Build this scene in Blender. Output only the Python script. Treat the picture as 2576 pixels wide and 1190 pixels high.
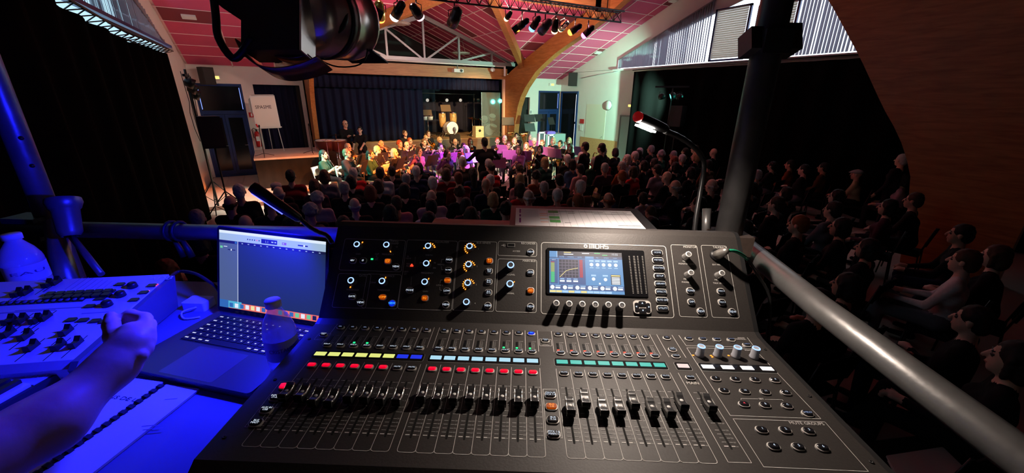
import bpy, bmesh, math, random
import numpy as np
from mathutils import Vector, Matrix
from math import sin, cos, pi, radians, atan2, sqrt, hypot

for o in list(bpy.data.objects): bpy.data.objects.remove(o)
SC = bpy.context.scene
COL = SC.collection
random.seed(7)

# ------------------------------------------------------------------ camera
F, PIT, ROLL, YAW, HC = 985.0, radians(19.6), radians(0.75), radians(30.8), 2.75
V = lambda *a: np.array(a, float)
fw = V(sin(YAW)*cos(PIT), cos(YAW)*cos(PIT), -sin(PIT))
_rt = V(cos(YAW), -sin(YAW), 0); _up = np.cross(_rt, fw)
r2 = _rt*cos(ROLL)+_up*sin(ROLL); u2 = -_rt*sin(ROLL)+_up*cos(ROLL)
CAM = V(0, 0, HC)
cam = bpy.data.objects.new('camera', bpy.data.cameras.new('camera')); COL.objects.link(cam)
cam.data.sensor_fit = 'HORIZONTAL'; cam.data.sensor_width = 36.0; cam.data.lens = 36.0*F/2576
cam.data.clip_start = 0.02; cam.data.clip_end = 200
cam.matrix_world = Matrix(((r2[0], u2[0], -fw[0], 0), (r2[1], u2[1], -fw[1], 0), (r2[2], u2[2], -fw[2], HC), (0, 0, 0, 1)))
SC.camera = cam

def ray(x, y): return fw*F+r2*(x-1288)+u2*(595-y)
def at_z(x, y, z): d = ray(x, y); return CAM+d*((z-HC)/d[2])
def at_y(x, y, Y): d = ray(x, y); return CAM+d*(Y/d[1])
def at_x(x, y, X): d = ray(x, y); return CAM+d*(X/d[0])
def dep(x, y, D): d = ray(x, y); return CAM+d*(D/(d@fw))

# ------------------------------------------------------------------ world, exposure
w = bpy.data.worlds.new('world'); SC.world = w; w.use_nodes = True
w.node_tree.nodes['Background'].inputs[0].default_value = (0.55, 0.62, 0.8, 1)
w.node_tree.nodes['Background'].inputs[1].default_value = 0.003
SC.view_settings.view_transform = 'Standard'; SC.view_settings.look = 'None'
SC.view_settings.exposure = 0.0; SC.view_settings.gamma = 1.0
SC.view_settings.use_curve_mapping = False

def light(name, kind, loc, energy, color=(1, 1, 1), target=None, size=0.05, angle=40, blend=0.5, parent=None, size_y=None):
    d = bpy.data.lights.new(name, kind); d.energy = energy; d.color = color
    if kind == 'AREA':
        d.size = size
        if size_y: d.shape = 'RECTANGLE'; d.size_y = size_y
    else: d.shadow_soft_size = size
    if kind == 'SPOT': d.spot_size = radians(angle); d.spot_blend = blend
    o = bpy.data.objects.new(name, d); COL.objects.link(o)
    loc = Vector(loc)
    M = Matrix.Translation(loc)
    if target is not None:
        M = M @ (Vector(target)-loc).to_track_quat('-Z', 'Y').to_matrix().to_4x4()
    o.matrix_basis = M
    if parent is not None:
        o.parent = parent; o.matrix_parent_inverse = WM(parent).inverted()
    return o

# daylight coming in through the window bands, just inside the blinds
DAY_R = light('daylight_right_window', 'AREA', (12.45, 8.2, 4.75), 14, (0.86, 0.93, 1.0), (5.0, 9.5, 1.5), 5.5, size_y=1.3)
DAY_L = light('daylight_left_window', 'AREA', (-1.85, 11.0, 4.5), 9, (0.55, 0.8, 1.0), (5.0, 11.0, 2.0), 5.0, size_y=0.9)
# ------------------------------------------------------------------ materials
MATS = {}
def mat(name, rgb=(0.5, 0.5, 0.5), rough=0.6, metal=0.0, noise=0.0, nscale=20.0, bump=0.0, emit=None, estr=1.0, spec=0.5, trans=0.0, ior=1.45, coat=0.0, alpha=1.0):
    if name in MATS: return MATS[name]
    m = bpy.data.materials.new(name); m.use_nodes = True; MATS[name] = m
    nt = m.node_tree; b = nt.nodes['Principled BSDF']
    c = (*rgb, 1)
    b.inputs['Base Color'].default_value = c
    b.inputs['Roughness'].default_value = rough; b.inputs['Metallic'].default_value = metal
    b.inputs['Specular IOR Level'].default_value = spec
    b.inputs['IOR'].default_value = ior
    if trans: b.inputs['Transmission Weight'].default_value = trans
    if coat: b.inputs['Coat Weight'].default_value = coat; b.inputs['Coat Roughness'].default_value = 0.1
    if alpha < 1: b.inputs['Alpha'].default_value = alpha
    if emit is not None:
        b.inputs['Emission Color'].default_value = (*emit, 1); b.inputs['Emission Strength'].default_value = estr
    if noise or bump:
        tc = nt.nodes.new('ShaderNodeTexCoord'); n = nt.nodes.new('ShaderNodeTexNoise')
        n.inputs['Scale'].default_value = nscale; n.inputs['Detail'].default_value = 4
        nt.links.new(tc.outputs['Object'], n.inputs['Vector'])
        if noise:
            mx = nt.nodes.new('ShaderNodeMix'); mx.data_type = 'RGBA'
            mx.inputs['A'].default_value = tuple(x*(1-noise) for x in rgb)+(1,)
            mx.inputs['B'].default_value = tuple(min(1, x*(1+noise)) for x in rgb)+(1,)
            nt.links.new(n.outputs['Fac'], mx.inputs['Factor']); nt.links.new(mx.outputs['Result'], b.inputs['Base Color'])
        if bump:
            bp = nt.nodes.new('ShaderNodeBump'); bp.inputs['Strength'].default_value = bump; bp.inputs['Distance'].default_value = 0.01
            nt.links.new(n.outputs['Fac'], bp.inputs['Height']); nt.links.new(bp.outputs['Normal'], b.inputs['Normal'])
    return m
def emit(name, rgb, s=1.0):
    return mat(name, (0.02, 0.02, 0.02), 0.5, emit=rgb, estr=s)
def wood(name, c1, c2, rough=0.5, scale=3.0, stretch=(1, 8, 8)):
    if name in MATS: return MATS[name]
    m = bpy.data.materials.new(name); m.use_nodes = True; MATS[name] = m
    nt = m.node_tree; b = nt.nodes['Principled BSDF']; b.inputs['Roughness'].default_value = rough
    tc = nt.nodes.new('ShaderNodeTexCoord'); mp = nt.nodes.new('ShaderNodeMapping'); mp.inputs['Scale'].default_value = stretch
    n = nt.nodes.new('ShaderNodeTexNoise'); n.inputs['Scale'].default_value = scale; n.inputs['Detail'].default_value = 6; n.inputs['Distortion'].default_value = 0.6
    r = nt.nodes.new('ShaderNodeValToRGB'); r.color_ramp.elements[0].color = (*c1, 1); r.color_ramp.elements[1].color = (*c2, 1)
    r.color_ramp.elements[0].position = 0.3; r.color_ramp.elements[1].position = 0.7
    nt.links.new(tc.outputs['Object'], mp.inputs['Vector']); nt.links.new(mp.outputs['Vector'], n.inputs['Vector'])
    nt.links.new(n.outputs['Fac'], r.inputs['Fac']); nt.links.new(r.outputs['Color'], b.inputs['Base Color'])
    return m

# ------------------------------------------------------------------ mesh builder
def basis_z(d):
    d = np.array(d, float); d = d/np.linalg.norm(d)
    a = V(0, 0, 1) if abs(d[2]) < 0.95 else V(1, 0, 0)
    x = np.cross(a, d); x /= np.linalg.norm(x)
    return x, np.cross(d, x), d
class MB:
    def __init__(s): s.v = []; s.f = []; s.m = []; s.sm = []
    def add(s, vs, fs, m=0, smooth=False):
        o = len(s.v); s.v += [tuple(map(float, p)) for p in vs]
        for f in fs: s.f.append(tuple(o+i for i in f)); s.m.append(m); s.sm.append(smooth)
        return s
    def box(s, c, size, X=(1, 0, 0), Y=(0, 1, 0), Z=(0, 0, 1), m=0):
        c, X, Y, Z = map(lambda a: np.array(a, float), (c, X, Y, Z)); h = np.array(size)/2
        vs = [c+X*h[0]*a+Y*h[1]*b+Z*h[2]*d for d in (-1, 1) for b in (-1, 1) for a in (-1, 1)]
        return s.add(vs, [(0, 2, 3, 1), (4, 5, 7, 6), (0, 1, 5, 4), (2, 6, 7, 3), (0, 4, 6, 2), (1, 3, 7, 5)], m)
    def bar(s, a, b, w, h, up=(0, 0, 1), m=0):
        a, b = np.array(a, float), np.array(b, float); d = b-a; L = np.linalg.norm(d); d /= L
        u = np.array(up, float); x = np.cross(d, u)
        if np.linalg.norm(x) < 1e-4: x = np.cross(d, V(0, 1, 0))
        x /= np.linalg.norm(x); z = np.cross(x, d)
        return s.box((a+b)/2, (w, L, h), x, d, z, m)
    def cyl(s, a, b, r0, r1=None, n=12, m=0, cap=True, smooth=True):
        return s.tube([a, b], [r0, r0 if r1 is None else r1], n, m, cap, smooth)
    def tube(s, pts, r, n=10, m=0, cap=True, smooth=True):
        pts = [np.array(p, float) for p in pts]; k = len(pts)
        rs = [r]*k if np.isscalar(r) else list(r)
        t = [pts[min(i+1, k-1)]-pts[max(i-1, 0)] for i in range(k)]
        x, y, _ = basis_z(t[0]); vs = []
        for i in range(k):
            d = t[i]/np.linalg.norm(t[i]); x = x-d*(x@d); x /= np.linalg.norm(x); y = np.cross(d, x)
            vs += [pts[i]+(x*cos(2*pi*j/n)+y*sin(2*pi*j/n))*rs[i] for j in range(n)]
        fs = [(i*n+j, i*n+(j+1) % n, (i+1)*n+(j+1) % n, (i+1)*n+j) for i in range(k-1) for j in range(n)]
        s.add(vs, fs, m, smooth)
        if cap:
            o = len(s.v)-len(vs)
            s.f.append(tuple(o+j for j in reversed(range(n)))); s.m.append(m); s.sm.append(False)
            s.f.append(tuple(o+(k-1)*n+j for j in range(n))); s.m.append(m); s.sm.append(False)
        return s
    def lathe(s, prof, c=(0, 0, 0), axis=(0, 0, 1), n=16, m=0, smooth=True, cap=True):
        x, y, d = basis_z(axis); c = np.array(c, float); vs = []
        for r, h in prof: vs += [c+d*h+(x*cos(2*pi*j/n)+y*sin(2*pi*j/n))*r for j in range(n)]
        k = len(prof)
        fs = [(i*n+j, i*n+(j+1) % n, (i+1)*n+(j+1) % n, (i+1)*n+j) for i in range(k-1) for j in range(n)]
        if cap: 
            fs.append(tuple(reversed(range(n)))); fs.append(tuple((k-1)*n+j for j in range(n)))
        return s.add(vs, fs, m, smooth)
    def ell(s, c, r, n=12, k=8, m=0):
        c = np.array(c, float); vs = []
        for i in range(1, k):
            t = pi*i/k
            vs += [c+V(r[0]*sin(t)*cos(2*pi*j/n), r[1]*sin(t)*sin(2*pi*j/n), -r[2]*cos(t)) for j in range(n)]
        vs += [c-V(0, 0, r[2]), c+V(0, 0, r[2])]; b = (k-1)*n
        fs = [(i*n+j, i*n+(j+1) % n, (i+1)*n+(j+1) % n, (i+1)*n+j) for i in range(k-2) for j in range(n)]
        fs += [(b, (j+1) % n, j) for j in range(n)]+[(b+1, (k-2)*n+j, (k-2)*n+(j+1) % n) for j in range(n)]
        return s.add(vs, fs, m, True)
    def prism(s, poly, O, X, Y, N, h0, h1, m=0, mside=None):
        """polygon (list of 2d points, ccw) in the frame O,X,Y, swept along N from h0 to h1"""
        O, X, Y, N = map(lambda a: np.array(a, float), (O, X, Y, N)); n = len(poly)
        vs = [O+X*p[0]+Y*p[1]+N*h0 for p in poly]+[O+X*p[0]+Y*p[1]+N*h1 for p in poly]
        s.add(vs, [tuple(reversed(range(n))), tuple(range(n, 2*n))], m)
        o = len(s.v)-2*n; ms = m if mside is None else mside
        for i in range(n): s.f.append((o+i, o+(i+1) % n, o+n+(i+1) % n, o+n+i)); s.m.append(ms); s.sm.append(False)
        return s
    def mesh(s, name, mats):
        me = bpy.data.meshes.new(name); me.from_pydata(s.v, [], s.f)
        me.polygons.foreach_set('material_index', s.m); me.polygons.foreach_set('use_smooth', s.sm)
        for q in (mats if isinstance(mats, (list, tuple)) else [mats]): me.materials.append(q)
        me.update(); return me
    def build(s, name, mats, parent=None, local=False):
        return put(name, s.mesh(name, mats), parent, local=local)
def put(name, me, parent=None, M=None, local=False):
    """link a mesh; world-space coordinates unless local is set (then in the parent's frame)"""
    o = bpy.data.objects.new(name, me); COL.objects.link(o)
    if M is not None: o.matrix_world = M
    if parent is not None:
        o.parent = parent
        if not local:
            o.matrix_parent_inverse = PINV(parent)
    return o
def PINV(p): return WM(p).inverted()
def WM(o):
    if o.parent is None: return o.matrix_basis.copy()
    return WM(o.parent) @ o.matrix_parent_inverse @ o.matrix_basis
def tag(o, label, cat=None, group=None, kind=None):
    if label: o['label'] = label
    if cat: o['category'] = cat
    if group: o['group'] = group
    if kind: o['kind'] = kind
    return o
def thing(name, label, cat, loc=(0, 0, 0), rz=0, group=None, kind=None):
    o = bpy.data.objects.new(name, None); COL.objects.link(o); o.empty_display_size = 0.1
    o.location = loc; o.rotation_euler = (0, 0, rz)
    return tag(o, label, cat, group, kind)
def copy_tree(o, parent=None):
    c = o.copy(); COL.objects.link(c)
    if parent is not None: c.parent = parent; c.matrix_parent_inverse = o.matrix_parent_inverse.copy()
    for ch in list(o.children): copy_tree(ch, c)
    return c
# text as flat mesh data: list of verts (2d) and faces, lower-left based
_TX = {}
def text_data(st):
    if st in _TX: return _TX[st]
    cu = bpy.data.curves.new('t', 'FONT'); cu.body = st; cu.size = 1.0; cu.resolution_u = 2
    ob = bpy.data.objects.new('t', cu)
    me = bpy.data.meshes.new_from_object(ob)
    vs = [(p.co.x, p.co.y) for p in me.vertices]; fs = [tuple(p.vertices) for p in me.polygons]
    bpy.data.objects.remove(ob); bpy.data.curves.remove(cu); bpy.data.meshes.remove(me)
    w = max([p[0] for p in vs], default=1); _TX[st] = (vs, fs, w); return _TX[st]
def add_text(mb, st, P, X, Y, size, m=0, align='c', wid=None):
    vs, fs, w = text_data(st); P, X, Y = map(lambda a: np.array(a, float), (P, X, Y))
    sx = size if wid is None else wid/w
    ox = {'c': -w*sx/2, 'l': 0, 'r': -w*sx}[align]
    mb.add([P+X*(p[0]*sx+ox)+Y*(p[1]*size-size*0.35) for p in vs], fs, m)
# ------------------------------------------------------------------ hall shell (x along the stage wall, y towards the stage)
XL, XR, YB, ZE, SL, YR = -2.05, 12.8, 16.85, 3.6, 0.375, 6.5
roof = lambda y: ZE+SL*(YB-y) if y >= YR else ZE+SL*(YB-YR)-SL*(YR-y)*1.0
XC, GZ, GW = 5.4, 5.9, 4.2               # gable over the stage: centre, ridge height, half width
GS = (GZ-4.2)/GW
YV = YB-(GZ-ZE)/SL                        # where the gable ridge meets the main roof
YV0 = YB-(4.2-ZE)/SL
M_wall = mat('white_wall_paint', (0.72, 0.70, 0.66), 0.8, noise=0.05, nscale=3)
M_grid = mat('ceiling_grid_white', (0.85, 0.62, 0.64), 0.6)
M_panel = mat('crimson_ceiling_panel', (0.60, 0.085, 0.185), 0.85, noise=0.10, nscale=60)
M_paneld = mat('dark_red_ceiling_panel', (0.22, 0.04, 0.055), 0.85, noise=0.1, nscale=60)
M_glulam = wood('orange_glulam', (0.30, 0.105, 0.025), (0.46, 0.185, 0.05), 0.45, 2.5, (8, 1.0, 8))
M_glulamx = wood('orange_glulam_x', (0.30, 0.11, 0.03), (0.46, 0.20, 0.06), 0.45, 2.5, (1, 8, 10))
M_floor = mat('floor_screed', (0.28, 0.25, 0.22), 0.6, noise=0.1, nscale=2)
M_tile = mat('beige_floor_tile', (0.60, 0.54, 0.46), 0.32, noise=0.06, nscale=6)
M_tileb = mat('brown_floor_tile', (0.16, 0.09, 0.06), 0.35, noise=0.1, nscale=6)
M_blue = mat('blue_door_paint', (0.008, 0.030, 0.13), 0.35)
M_glassd = mat('dark_blacked_glass', (0.008, 0.009, 0.012), 0.12)
M_black = mat('black_drape', (0.0035, 0.0033, 0.0035), 0.95, noise=0.3, nscale=15, spec=0.02)
M_navy = mat('navy_stage_curtain', (0.011, 0.013, 0.036), 0.85, noise=0.25, nscale=10, spec=0.1)
M_plastw = mat('white_plastic', (0.8, 0.8, 0.78), 0.4)
M_steelg = mat('grey_painted_steel', (0.24, 0.24, 0.25), 0.35, metal=0.3)
M_blk = mat('black_metal', (0.012, 0.012, 0.013), 0.4, metal=0.2)
M_blkp = mat('black_plastic', (0.014, 0.014, 0.015), 0.55)
M_sky = emit('daylight_pane', (0.80, 0.90, 1.0), 3.0)

fl = tag(MB().box((5.4, 6.0, -0.1), (17, 34, 0.18)).build('floor', M_floor), 'pale tiled floor of the hall', 'floor', kind='structure')
T = 0.45
tile_me = {}
for i in range(13):
    for j in range(22):
        x, y = -2.02+T*(i+0.5), 16.75-T*(j+0.5)
        dark = (abs(y-12.05) < 0.24 and x < 0.2)
        k = 'd' if dark else 'l'
        if k not in tile_me: tile_me[k] = MB().box((0, 0, -0.005), (T-0.008, T-0.008, 0.018)).mesh('tile', M_tileb if dark else M_tile)
        o = put('tile', tile_me[k], fl, Matrix.Translation((x, y, 0)), local=True)
rest = MB()
for i in range(13, 33):
    for j in range(32):
        x, y = -2.02+T*(i+0.5), 16.75-T*(j+0.5)
        rest.box((x, y, -0.005), (T-0.008, T-0.008, 0.018))
for i in range(13):
    for j in range(22, 32):
        rest.box((-2.02+T*(i+0.5), 16.75-T*(j+0.5), -0.005), (T-0.008, T-0.008, 0.018))
tag(rest.build('tile_field', M_tile, fl), None, kind='stuff')

def wallpieces(mb, x0, x1, z0, z1, holes, fn):
    """rectangle minus rectangular holes, emitted as boxes through fn(x0,x1,z0,z1)"""
    xs = sorted({x0, x1, *[h[0] for h in holes], *[h[1] for h in holes]})
    for a, b in zip(xs[:-1], xs[1:]):
        cuts = sorted([(h[2], h[3]) for h in holes if h[0] <= a+1e-6 and h[1] >= b-1e-6]); z = z0
        for c, d in cuts:
            if c > z+1e-6: fn(a, b, z, c)
            z = d
        if z < z1-1e-6: fn(a, b, z, z1)
mb = MB()
f = lambda a, b, c, d: mb.box(((a+b)/2, YB+0.1, (c+d)/2), (b-a, 0.2, d-c))
wallpieces(mb, XL-0.3, 1.2, 0, 3.75, [(-1.97, -0.68, 0, 3.05), (-0.35, 1.07, 0, 3.05)], f)
wallpieces(mb, 9.6, XR+0.3, 0, 3.75, [(10.35, 10.95, 0.0, 2.75), (11.45, 12.74, 0, 3.06)], f)
tag(mb.build('wall_back', M_wall), 'white end wall on both sides of the stage', 'wall', kind='structure')

mb = MB()                                     # right wall: below the sill, strip above the window band, rear part
mb.box((XR+0.1, 4.5, 1.945), (0.2, 25.0, 3.89))
def yzpoly(poly, x0, x1, mbx, m=0):
    mbx.prism(poly, (0, 0, 0), (0, 1, 0), (0, 0, 1), (1, 0, 0), x0, x1, m)
wt = lambda y: min(roof(y)-0.78, 6.0)  # top edge of the window band
yzpoly([(13.05, 3.88), (16.1, 3.88), (13.05, roof(13.05)+0.02)], XR, XR+0.2, mb)
yzpoly([(YR, wt(YR)), (13.05, wt(13.05)), (13.05, roof(13.05)), (YR, roof(YR))], XR, XR+0.2, mb)
yzpoly([(4.0, wt(4.0)), (YR, wt(YR)), (YR, roof(YR)), (4.0, roof(4.0))], XR, XR+0.2, mb)
yzpoly([(-8, 3.89), (4.0, 3.89), (4.0, roof(4.0)), (-8, roof(4.0))], XR, XR+0.2, mb)
wr = tag(mb.build('wall_right', M_wall), 'long white wall with high daylight windows on the right', 'wall', kind='structure')
mb = MB()
mb.box((XL-0.1, 4.5, 1.70), (0.2, 25.0, 3.40)); mb.box((XL-0.1, -1.75, 3.645), (0.2, 12.5, 0.49)); mb.box((XL-0.1, 15.5, 3.645), (0.2, 3.1, 0.49))
yzpoly([(13.95, 3.88), (16.1, 3.88), (13.95, roof(13.95)+0.02)], XL-0.2, XL, mb)
yzpoly([(YR, wt(YR)), (13.95, wt(13.95)), (13.95, roof(13.95)), (YR, roof(YR))], XL-0.2, XL, mb)
yzpoly([(4.0, wt(4.0)), (YR, wt(YR)), (YR, roof(YR)), (4.0, roof(4.0))], XL-0.2, XL, mb)
yzpoly([(-8, 3.89), (4.0, 3.89), (4.0, roof(4.0)), (-8, roof(4.0))], XL-0.2, XL, mb)
tag(mb.build('wall_left', M_wall), 'long white wall behind the black drape on the left', 'wall', kind='structure')
mb = MB()                                     # orange-brown dado with timber look along the right wall
mb.box((XR-0.012, 12.4, 0.5), (0.02, 5.4, 0.98))
tag(mb.build('trim_1', wood('dado_wood', (0.50, 0.24, 0.10), (0.62, 0.33, 0.15), 0.5)), 'orange wood dado along the foot of the right wall', 'dado', kind='structure')
tag(MB().box((5.4, -8.1, 1.9), (15.2, 0.2, 3.8)).build('wall_rear', M_black), 'black draped rear wall of the hall behind the audience', 'wall', kind='structure')  # out of view, coloured black to keep bounce light down

# ceiling: light grid backing with crimson panels hung below it
def clip(poly, a, b, c):                       # keep a*x+b*y<=c
    out = []
    for i in range(len(poly)):
        p, q = poly[i], poly[(i+1) % len(poly)]; dp, dq = a*p[0]+b*p[1]-c, a*q[0]+b*q[1]-c
        if dp <= 0: out.append(p)
        if dp*dq < 0: t = dp/(dp-dq); out.append((p[0]+t*(q[0]-p[0]), p[1]+t*(q[1]-p[1])))
    return out
main_z = lambda x, y: roof(y)
gab_z = lambda x, y: GZ-GS*abs(x-XC)
# valley line in plan: from (XC+-GW, YV0) to (XC, YV); main roof is where |x-XC| >= GW*(y-YV)/(YV0-YV)
kv = GW/(YV0-YV)
mbk = MB()
def flatpoly(mbx, poly, zf, dz, thick=0.04, m=0):
    n = len(poly)
    if n < 3: return
    vs = [(x, y, zf(x, y)+dz) for x, y in poly]+[(x, y, zf(x, y)+dz+thick) for x, y in poly]
    mbx.add(vs, [tuple(reversed(range(n))), tuple(range(n, 2*n))]+[(i, (i+1) % n, n+(i+1) % n, n+i) for i in range(n)], m)
full = lambda x0, x1, y0, y1: [(x0, y0), (x1, y0), (x1, y1), (x0, y1)]
flatpoly(mbk, full(XL-0.2, XR+0.2, YR, YV), main_z, 0.02)
flatpoly(mbk, clip(full(XL-0.2, XC, YV, YB+0.2), 1, kv, XC+kv*YV) if False else [p for p in clip(full(XL-0.2, XC, YV, YB+0.2), 1, kv, XC+kv*YV)], main_z, 0.02)
flatpoly(mbk, clip(full(XC, XR+0.2, YV, YB+0.2), -1, kv, -XC+kv*YV), main_z, 0.02)
flatpoly(mbk, full(XL-0.2, XR+0.2, 4.0, YR), main_z, 0.02, m=1)  # unseen rear ceiling, coloured dark to cut bounce light
flatpoly(mbk, full(XL-0.2, XR+0.2, -8.2, 4.0), lambda x, y: roof(4.0), 0.02, m=1)
flatpoly(mbk, clip(full(XC-GW, XC, YV, 21.0), -1, -kv, -(XC+kv*YV)), gab_z, 0.02)
flatpoly(mbk, clip(full(XC, XC+GW, YV, 21.0), 1, -kv, XC-kv*YV), gab_z, 0.02)
ceil = tag(mbk.build('ceiling', [M_grid, M_paneld]), 'sloping ceiling of crimson panels in a pale grid', 'ceiling', kind='structure')
PW, PH, G = 1.2, 0.6, 0.028
darkpx = [at_y(1338, 107, 13.5), at_y(1456, 116, 13.0)]
def near_dark(x, y): return ((int((x+20)/PW)*7+int((y+20)/PH)*5) % 23) == 3
npan = 0
def panel(poly, zf, dark):
    global npan
    if len(poly) < 3: return
    cx, cy = sum(p[0] for p in poly)/len(poly), sum(p[1] for p in poly)/len(poly)
    if max(p[0] for p in poly)-min(p[0] for p in poly) < 0.08: return
    mp = MB(); flatpoly(mp, [(p[0]-cx, p[1]-cy) for p in poly], lambda x, y: zf(x+cx, y+cy)-zf(cx, cy), -0.012, 0.02)
    put('panel', mp.mesh('panel', M_paneld if dark else M_panel), ceil, Matrix.Translation((cx, cy, zf(cx, cy))), local=True); npan += 1
LAMPS = []
y = YB-0.05
row = 0
while y > YR+0.1:
    y1, y0 = y-G/2, max(y-PH+G/2, YR+0.02)
    for i in range(13):
        x0 = XL+0.05+i*PW+G/2; x1 = min(x0+PW-G, XR-0.02)
        if x1-x0 < 0.1: continue
        d = (row % 5 == 2 and i % 4 == 1) or (row % 6 == 4 and i % 3 == 0)
        pl = full(x0, x1, y0, y1)
        if y1 > YV and x1 > XC-GW and x0 < XC+GW:
            a = clip(clip(pl, 1, 0, XC), 1, kv, XC+kv*YV-0.03); b = clip(clip(pl, -1, 0, -XC), -1, kv, -XC+kv*YV-0.03)
            for q in (a, b): panel(q, main_z, d)
        else:
            panel(pl, main_z, d)
            if d: LAMPS.append(((x0+x1)/2, (y0+y1)/2))
    y -= PH; row += 1
y = 20.9
while y > YV:
    y1, y0 = y-G/2, y-PH+G/2
    for s in (-1, 1):
        for i in range(4):
            xa, xb = XC+s*(0.03+i*PW*0.9), XC+s*(0.03+(i+1)*PW*0.9-G)
            xa, xb = min(xa, xb), max(xa, xb)
            xa = max(xa, XC-GW+0.03); xb = min(xb, XC+GW-0.03)
            if xb-xa < 0.1: continue
            q = clip(full(xa, xb, y0, y1), -1, -kv, -(XC+kv*YV)-0.03) if s < 0 else clip(full(xa, xb, y0, y1), 1, -kv, XC-kv*YV-0.03)
            panel(q, gab_z, (int(y*3)+i) % 9 == 4)
    y -= PH
# pale T-bars of the grid, hung just below the panel faces
GB = []
def gbar(x0, y0, x1, y1, zf):
    if hypot(x1-x0, y1-y0) < 0.15: return
    a_, b_ = V(x0, y0, zf(x0, y0)-0.016), V(x1, y1, zf(x1, y1)-0.016)
    MB().bar(a_, b_, 0.034, 0.012).build('grid_bar', M_grid, ceil)
y = YB-0.05
while y > YR+0.1:
    if y > YV:
        e = min(GW, kv*(y-YV))+0.05; gbar(XL, y, XC-e, y, main_z); gbar(XC+e, y, XR, y, main_z)
    else: gbar(XL, y, XR, y, main_z)
    y -= PH
for i in range(1, 13):
    x = XL+0.05+i*PW
    if x > XR: break
    gbar(x, YR+0.05, x, YB if abs(x-XC) >= GW else YV+abs(x-XC)/kv-0.05, main_z)
y = 20.9
while y > YV:
    e = min(GW, kv*(y-YV))-0.05
    for s_ in (-1, 1): gbar(XC+s_*0.03, y, XC+s_*e, y, gab_z)
    y -= PH
for s_ in (-1, 1):
    for i in range(1, 4): x = XC+s_*(0.03+i*PW*0.9); gbar(x, YV+abs(x-XC)/kv+0.05, x, 20.9, gab_z)
NW = ['first', 'second', 'third', 'fourth', 'fifth', 'sixth', 'seventh', 'eighth', 'ninth', 'tenth', 'eleventh', 'twelfth', 'thirteenth', 'fourteenth', 'fifteenth', 'sixteenth', 'seventeenth', 'eighteenth', 'nineteenth', 'twentieth', 'twenty-first', 'twenty-second', 'twenty-third', 'twenty-fourth', 'twenty-fifth', 'twenty-sixth', 'twenty-seventh', 'twenty-eighth', 'twenty-ninth', 'thirtieth']
dl_me = None
for k, (x, y) in enumerate(LAMPS[:12]):
    mp = MB(); mp.box((0, 0, 0), (0.30, 0.16, 0.05), (1, 0, 0), (0, 0.936, -0.351), (0, 0.351, 0.936))
    o = mp.build('emergency_fitting', M_plastw); o.location = (x, y, roof(y)-0.035)
    rws = sorted({q[1] for q in LAMPS[:12]}, reverse=True); same = sorted(q[0] for q in LAMPS[:12] if q[1] == y)
    tag(o, 'small white fitting on dark ceiling panel, %s from left in %s row from stage' % (NW[same.index(x)], NW[rws.index(y)]), 'ceiling fitting', 'white fittings on the dark ceiling panels')
# pale suspended tray lamps under the stage gable
def tray(px, py, Y, word):
    P = at_y(px, py, Y); t = thing('tray_lamp', 'pale tray-shaped ceiling lamp on wires '+word, 'lamp', P)
    mp = MB(); mp.lathe([(0.30, 0), (0.42, 0.05), (0.30, 0.08), (0.1, 0.10)], n=8, smooth=False); mp.build('lamp_dish', mat('lamp_dish', (0.6, 0.62, 0.55), 0.5), t, True)
    for s in (-1, 1): MB().cyl((s*0.2, 0, 0.08), (s*0.05, 0, gab_z(P[0], Y)-P[2]), 0.004, n=6).build('hanger_wire', M_plastw, t, True)
tray(1004, 62, 15.2, 'near the peak of the steel truss'); tray(1160, 136, 17.2, 'low behind the steel truss')

# ---------------------------------------------------------------- timber arches
def arch(name, x0, x1, label, rear=True):
    ext = [(16.97, 0.0), (16.97, 3.45), (16.3, 3.78), (14.7, 4.36), (12.9, 4.95), (11.0, 5.52), (9.2, 6.3), (6.5, 7.15)]
    inn = [(15.9, 0.0), (15.85, 1.2), (15.65, 2.1), (15.42, 2.65), (14.96, 3.14), (14.24, 3.70), (13.5, 4.06), (12.83, 4.34), (11.7, 4.69), (10.77, 4.99), (9.6, 5.5), (8.0, 6.1), (6.5, 6.35)]
    rex = [(0.9, 0.0), (0.9, 3.0), (1.3, 3.9), (2.2, 4.9), (3.6, 5.9), (5.2, 6.8), (6.5, 7.15)]
    rin = [(2.05, 0.0), (2.2, 1.0), (2.33, 1.62), (2.64, 2.2), (2.98, 2.66), (3.5, 3.47), (4.27, 4.55), (5.2, 5.6), (6.5, 6.35)]
    lam = [ext, inn]
    t = thing(name, label, 'arch', ((x0+x1)/2, 9.2, 0), kind='structure')
    for side, fn in (('front', lambda P: P), ('rear', lambda P: rex if P is ext else rin))[:2 if rear else 1]:
        poly = fn(ext)+list(reversed(fn(inn)))
        if side == 'rear': poly = list(reversed(poly))
        mp = MB(); n = len(poly)
        def resample(P, k=26):
            d = [0]
            for a, b in zip(P[:-1], P[1:]): d.append(d[-1]+hypot(b[0]-a[0], b[1]-a[1]))
            return [tuple(np.interp(d[-1]*i/k, d, [p[c] for p in P]) for c in (0, 1)) for i in range(k+1)]
        E, I = resample(fn(ext)), resample(fn(inn))
        vs = []
        for (ye, ze), (yi, zi) in zip(E, I): vs += [(x0, ye, ze), (x1, ye, ze), (x1, yi, zi), (x0, yi, zi)]
        fs = [(4*i+j, 4*i+(j+1) % 4, 4*i+4+(j+1) % 4, 4*i+4+j) for i in range(len(E)-1) for j in range(4)]
        fs += [(3, 2, 1, 0), tuple(4*(len(E)-1)+j for j in range(4))]
        if side == 'rear': fs = [tuple(reversed(q)) for q in fs]
        mp.add(vs, fs); mp.build('arch_leg', M_glulam, t)
    return t
arch('glulam_arch', 9.47, 9.72, 'orange laminated timber arch on the right of the stage')
arch('glulam_arch', 1.25, 1.39, 'orange laminated timber arch on the left of the stage', rear=False)
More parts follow.
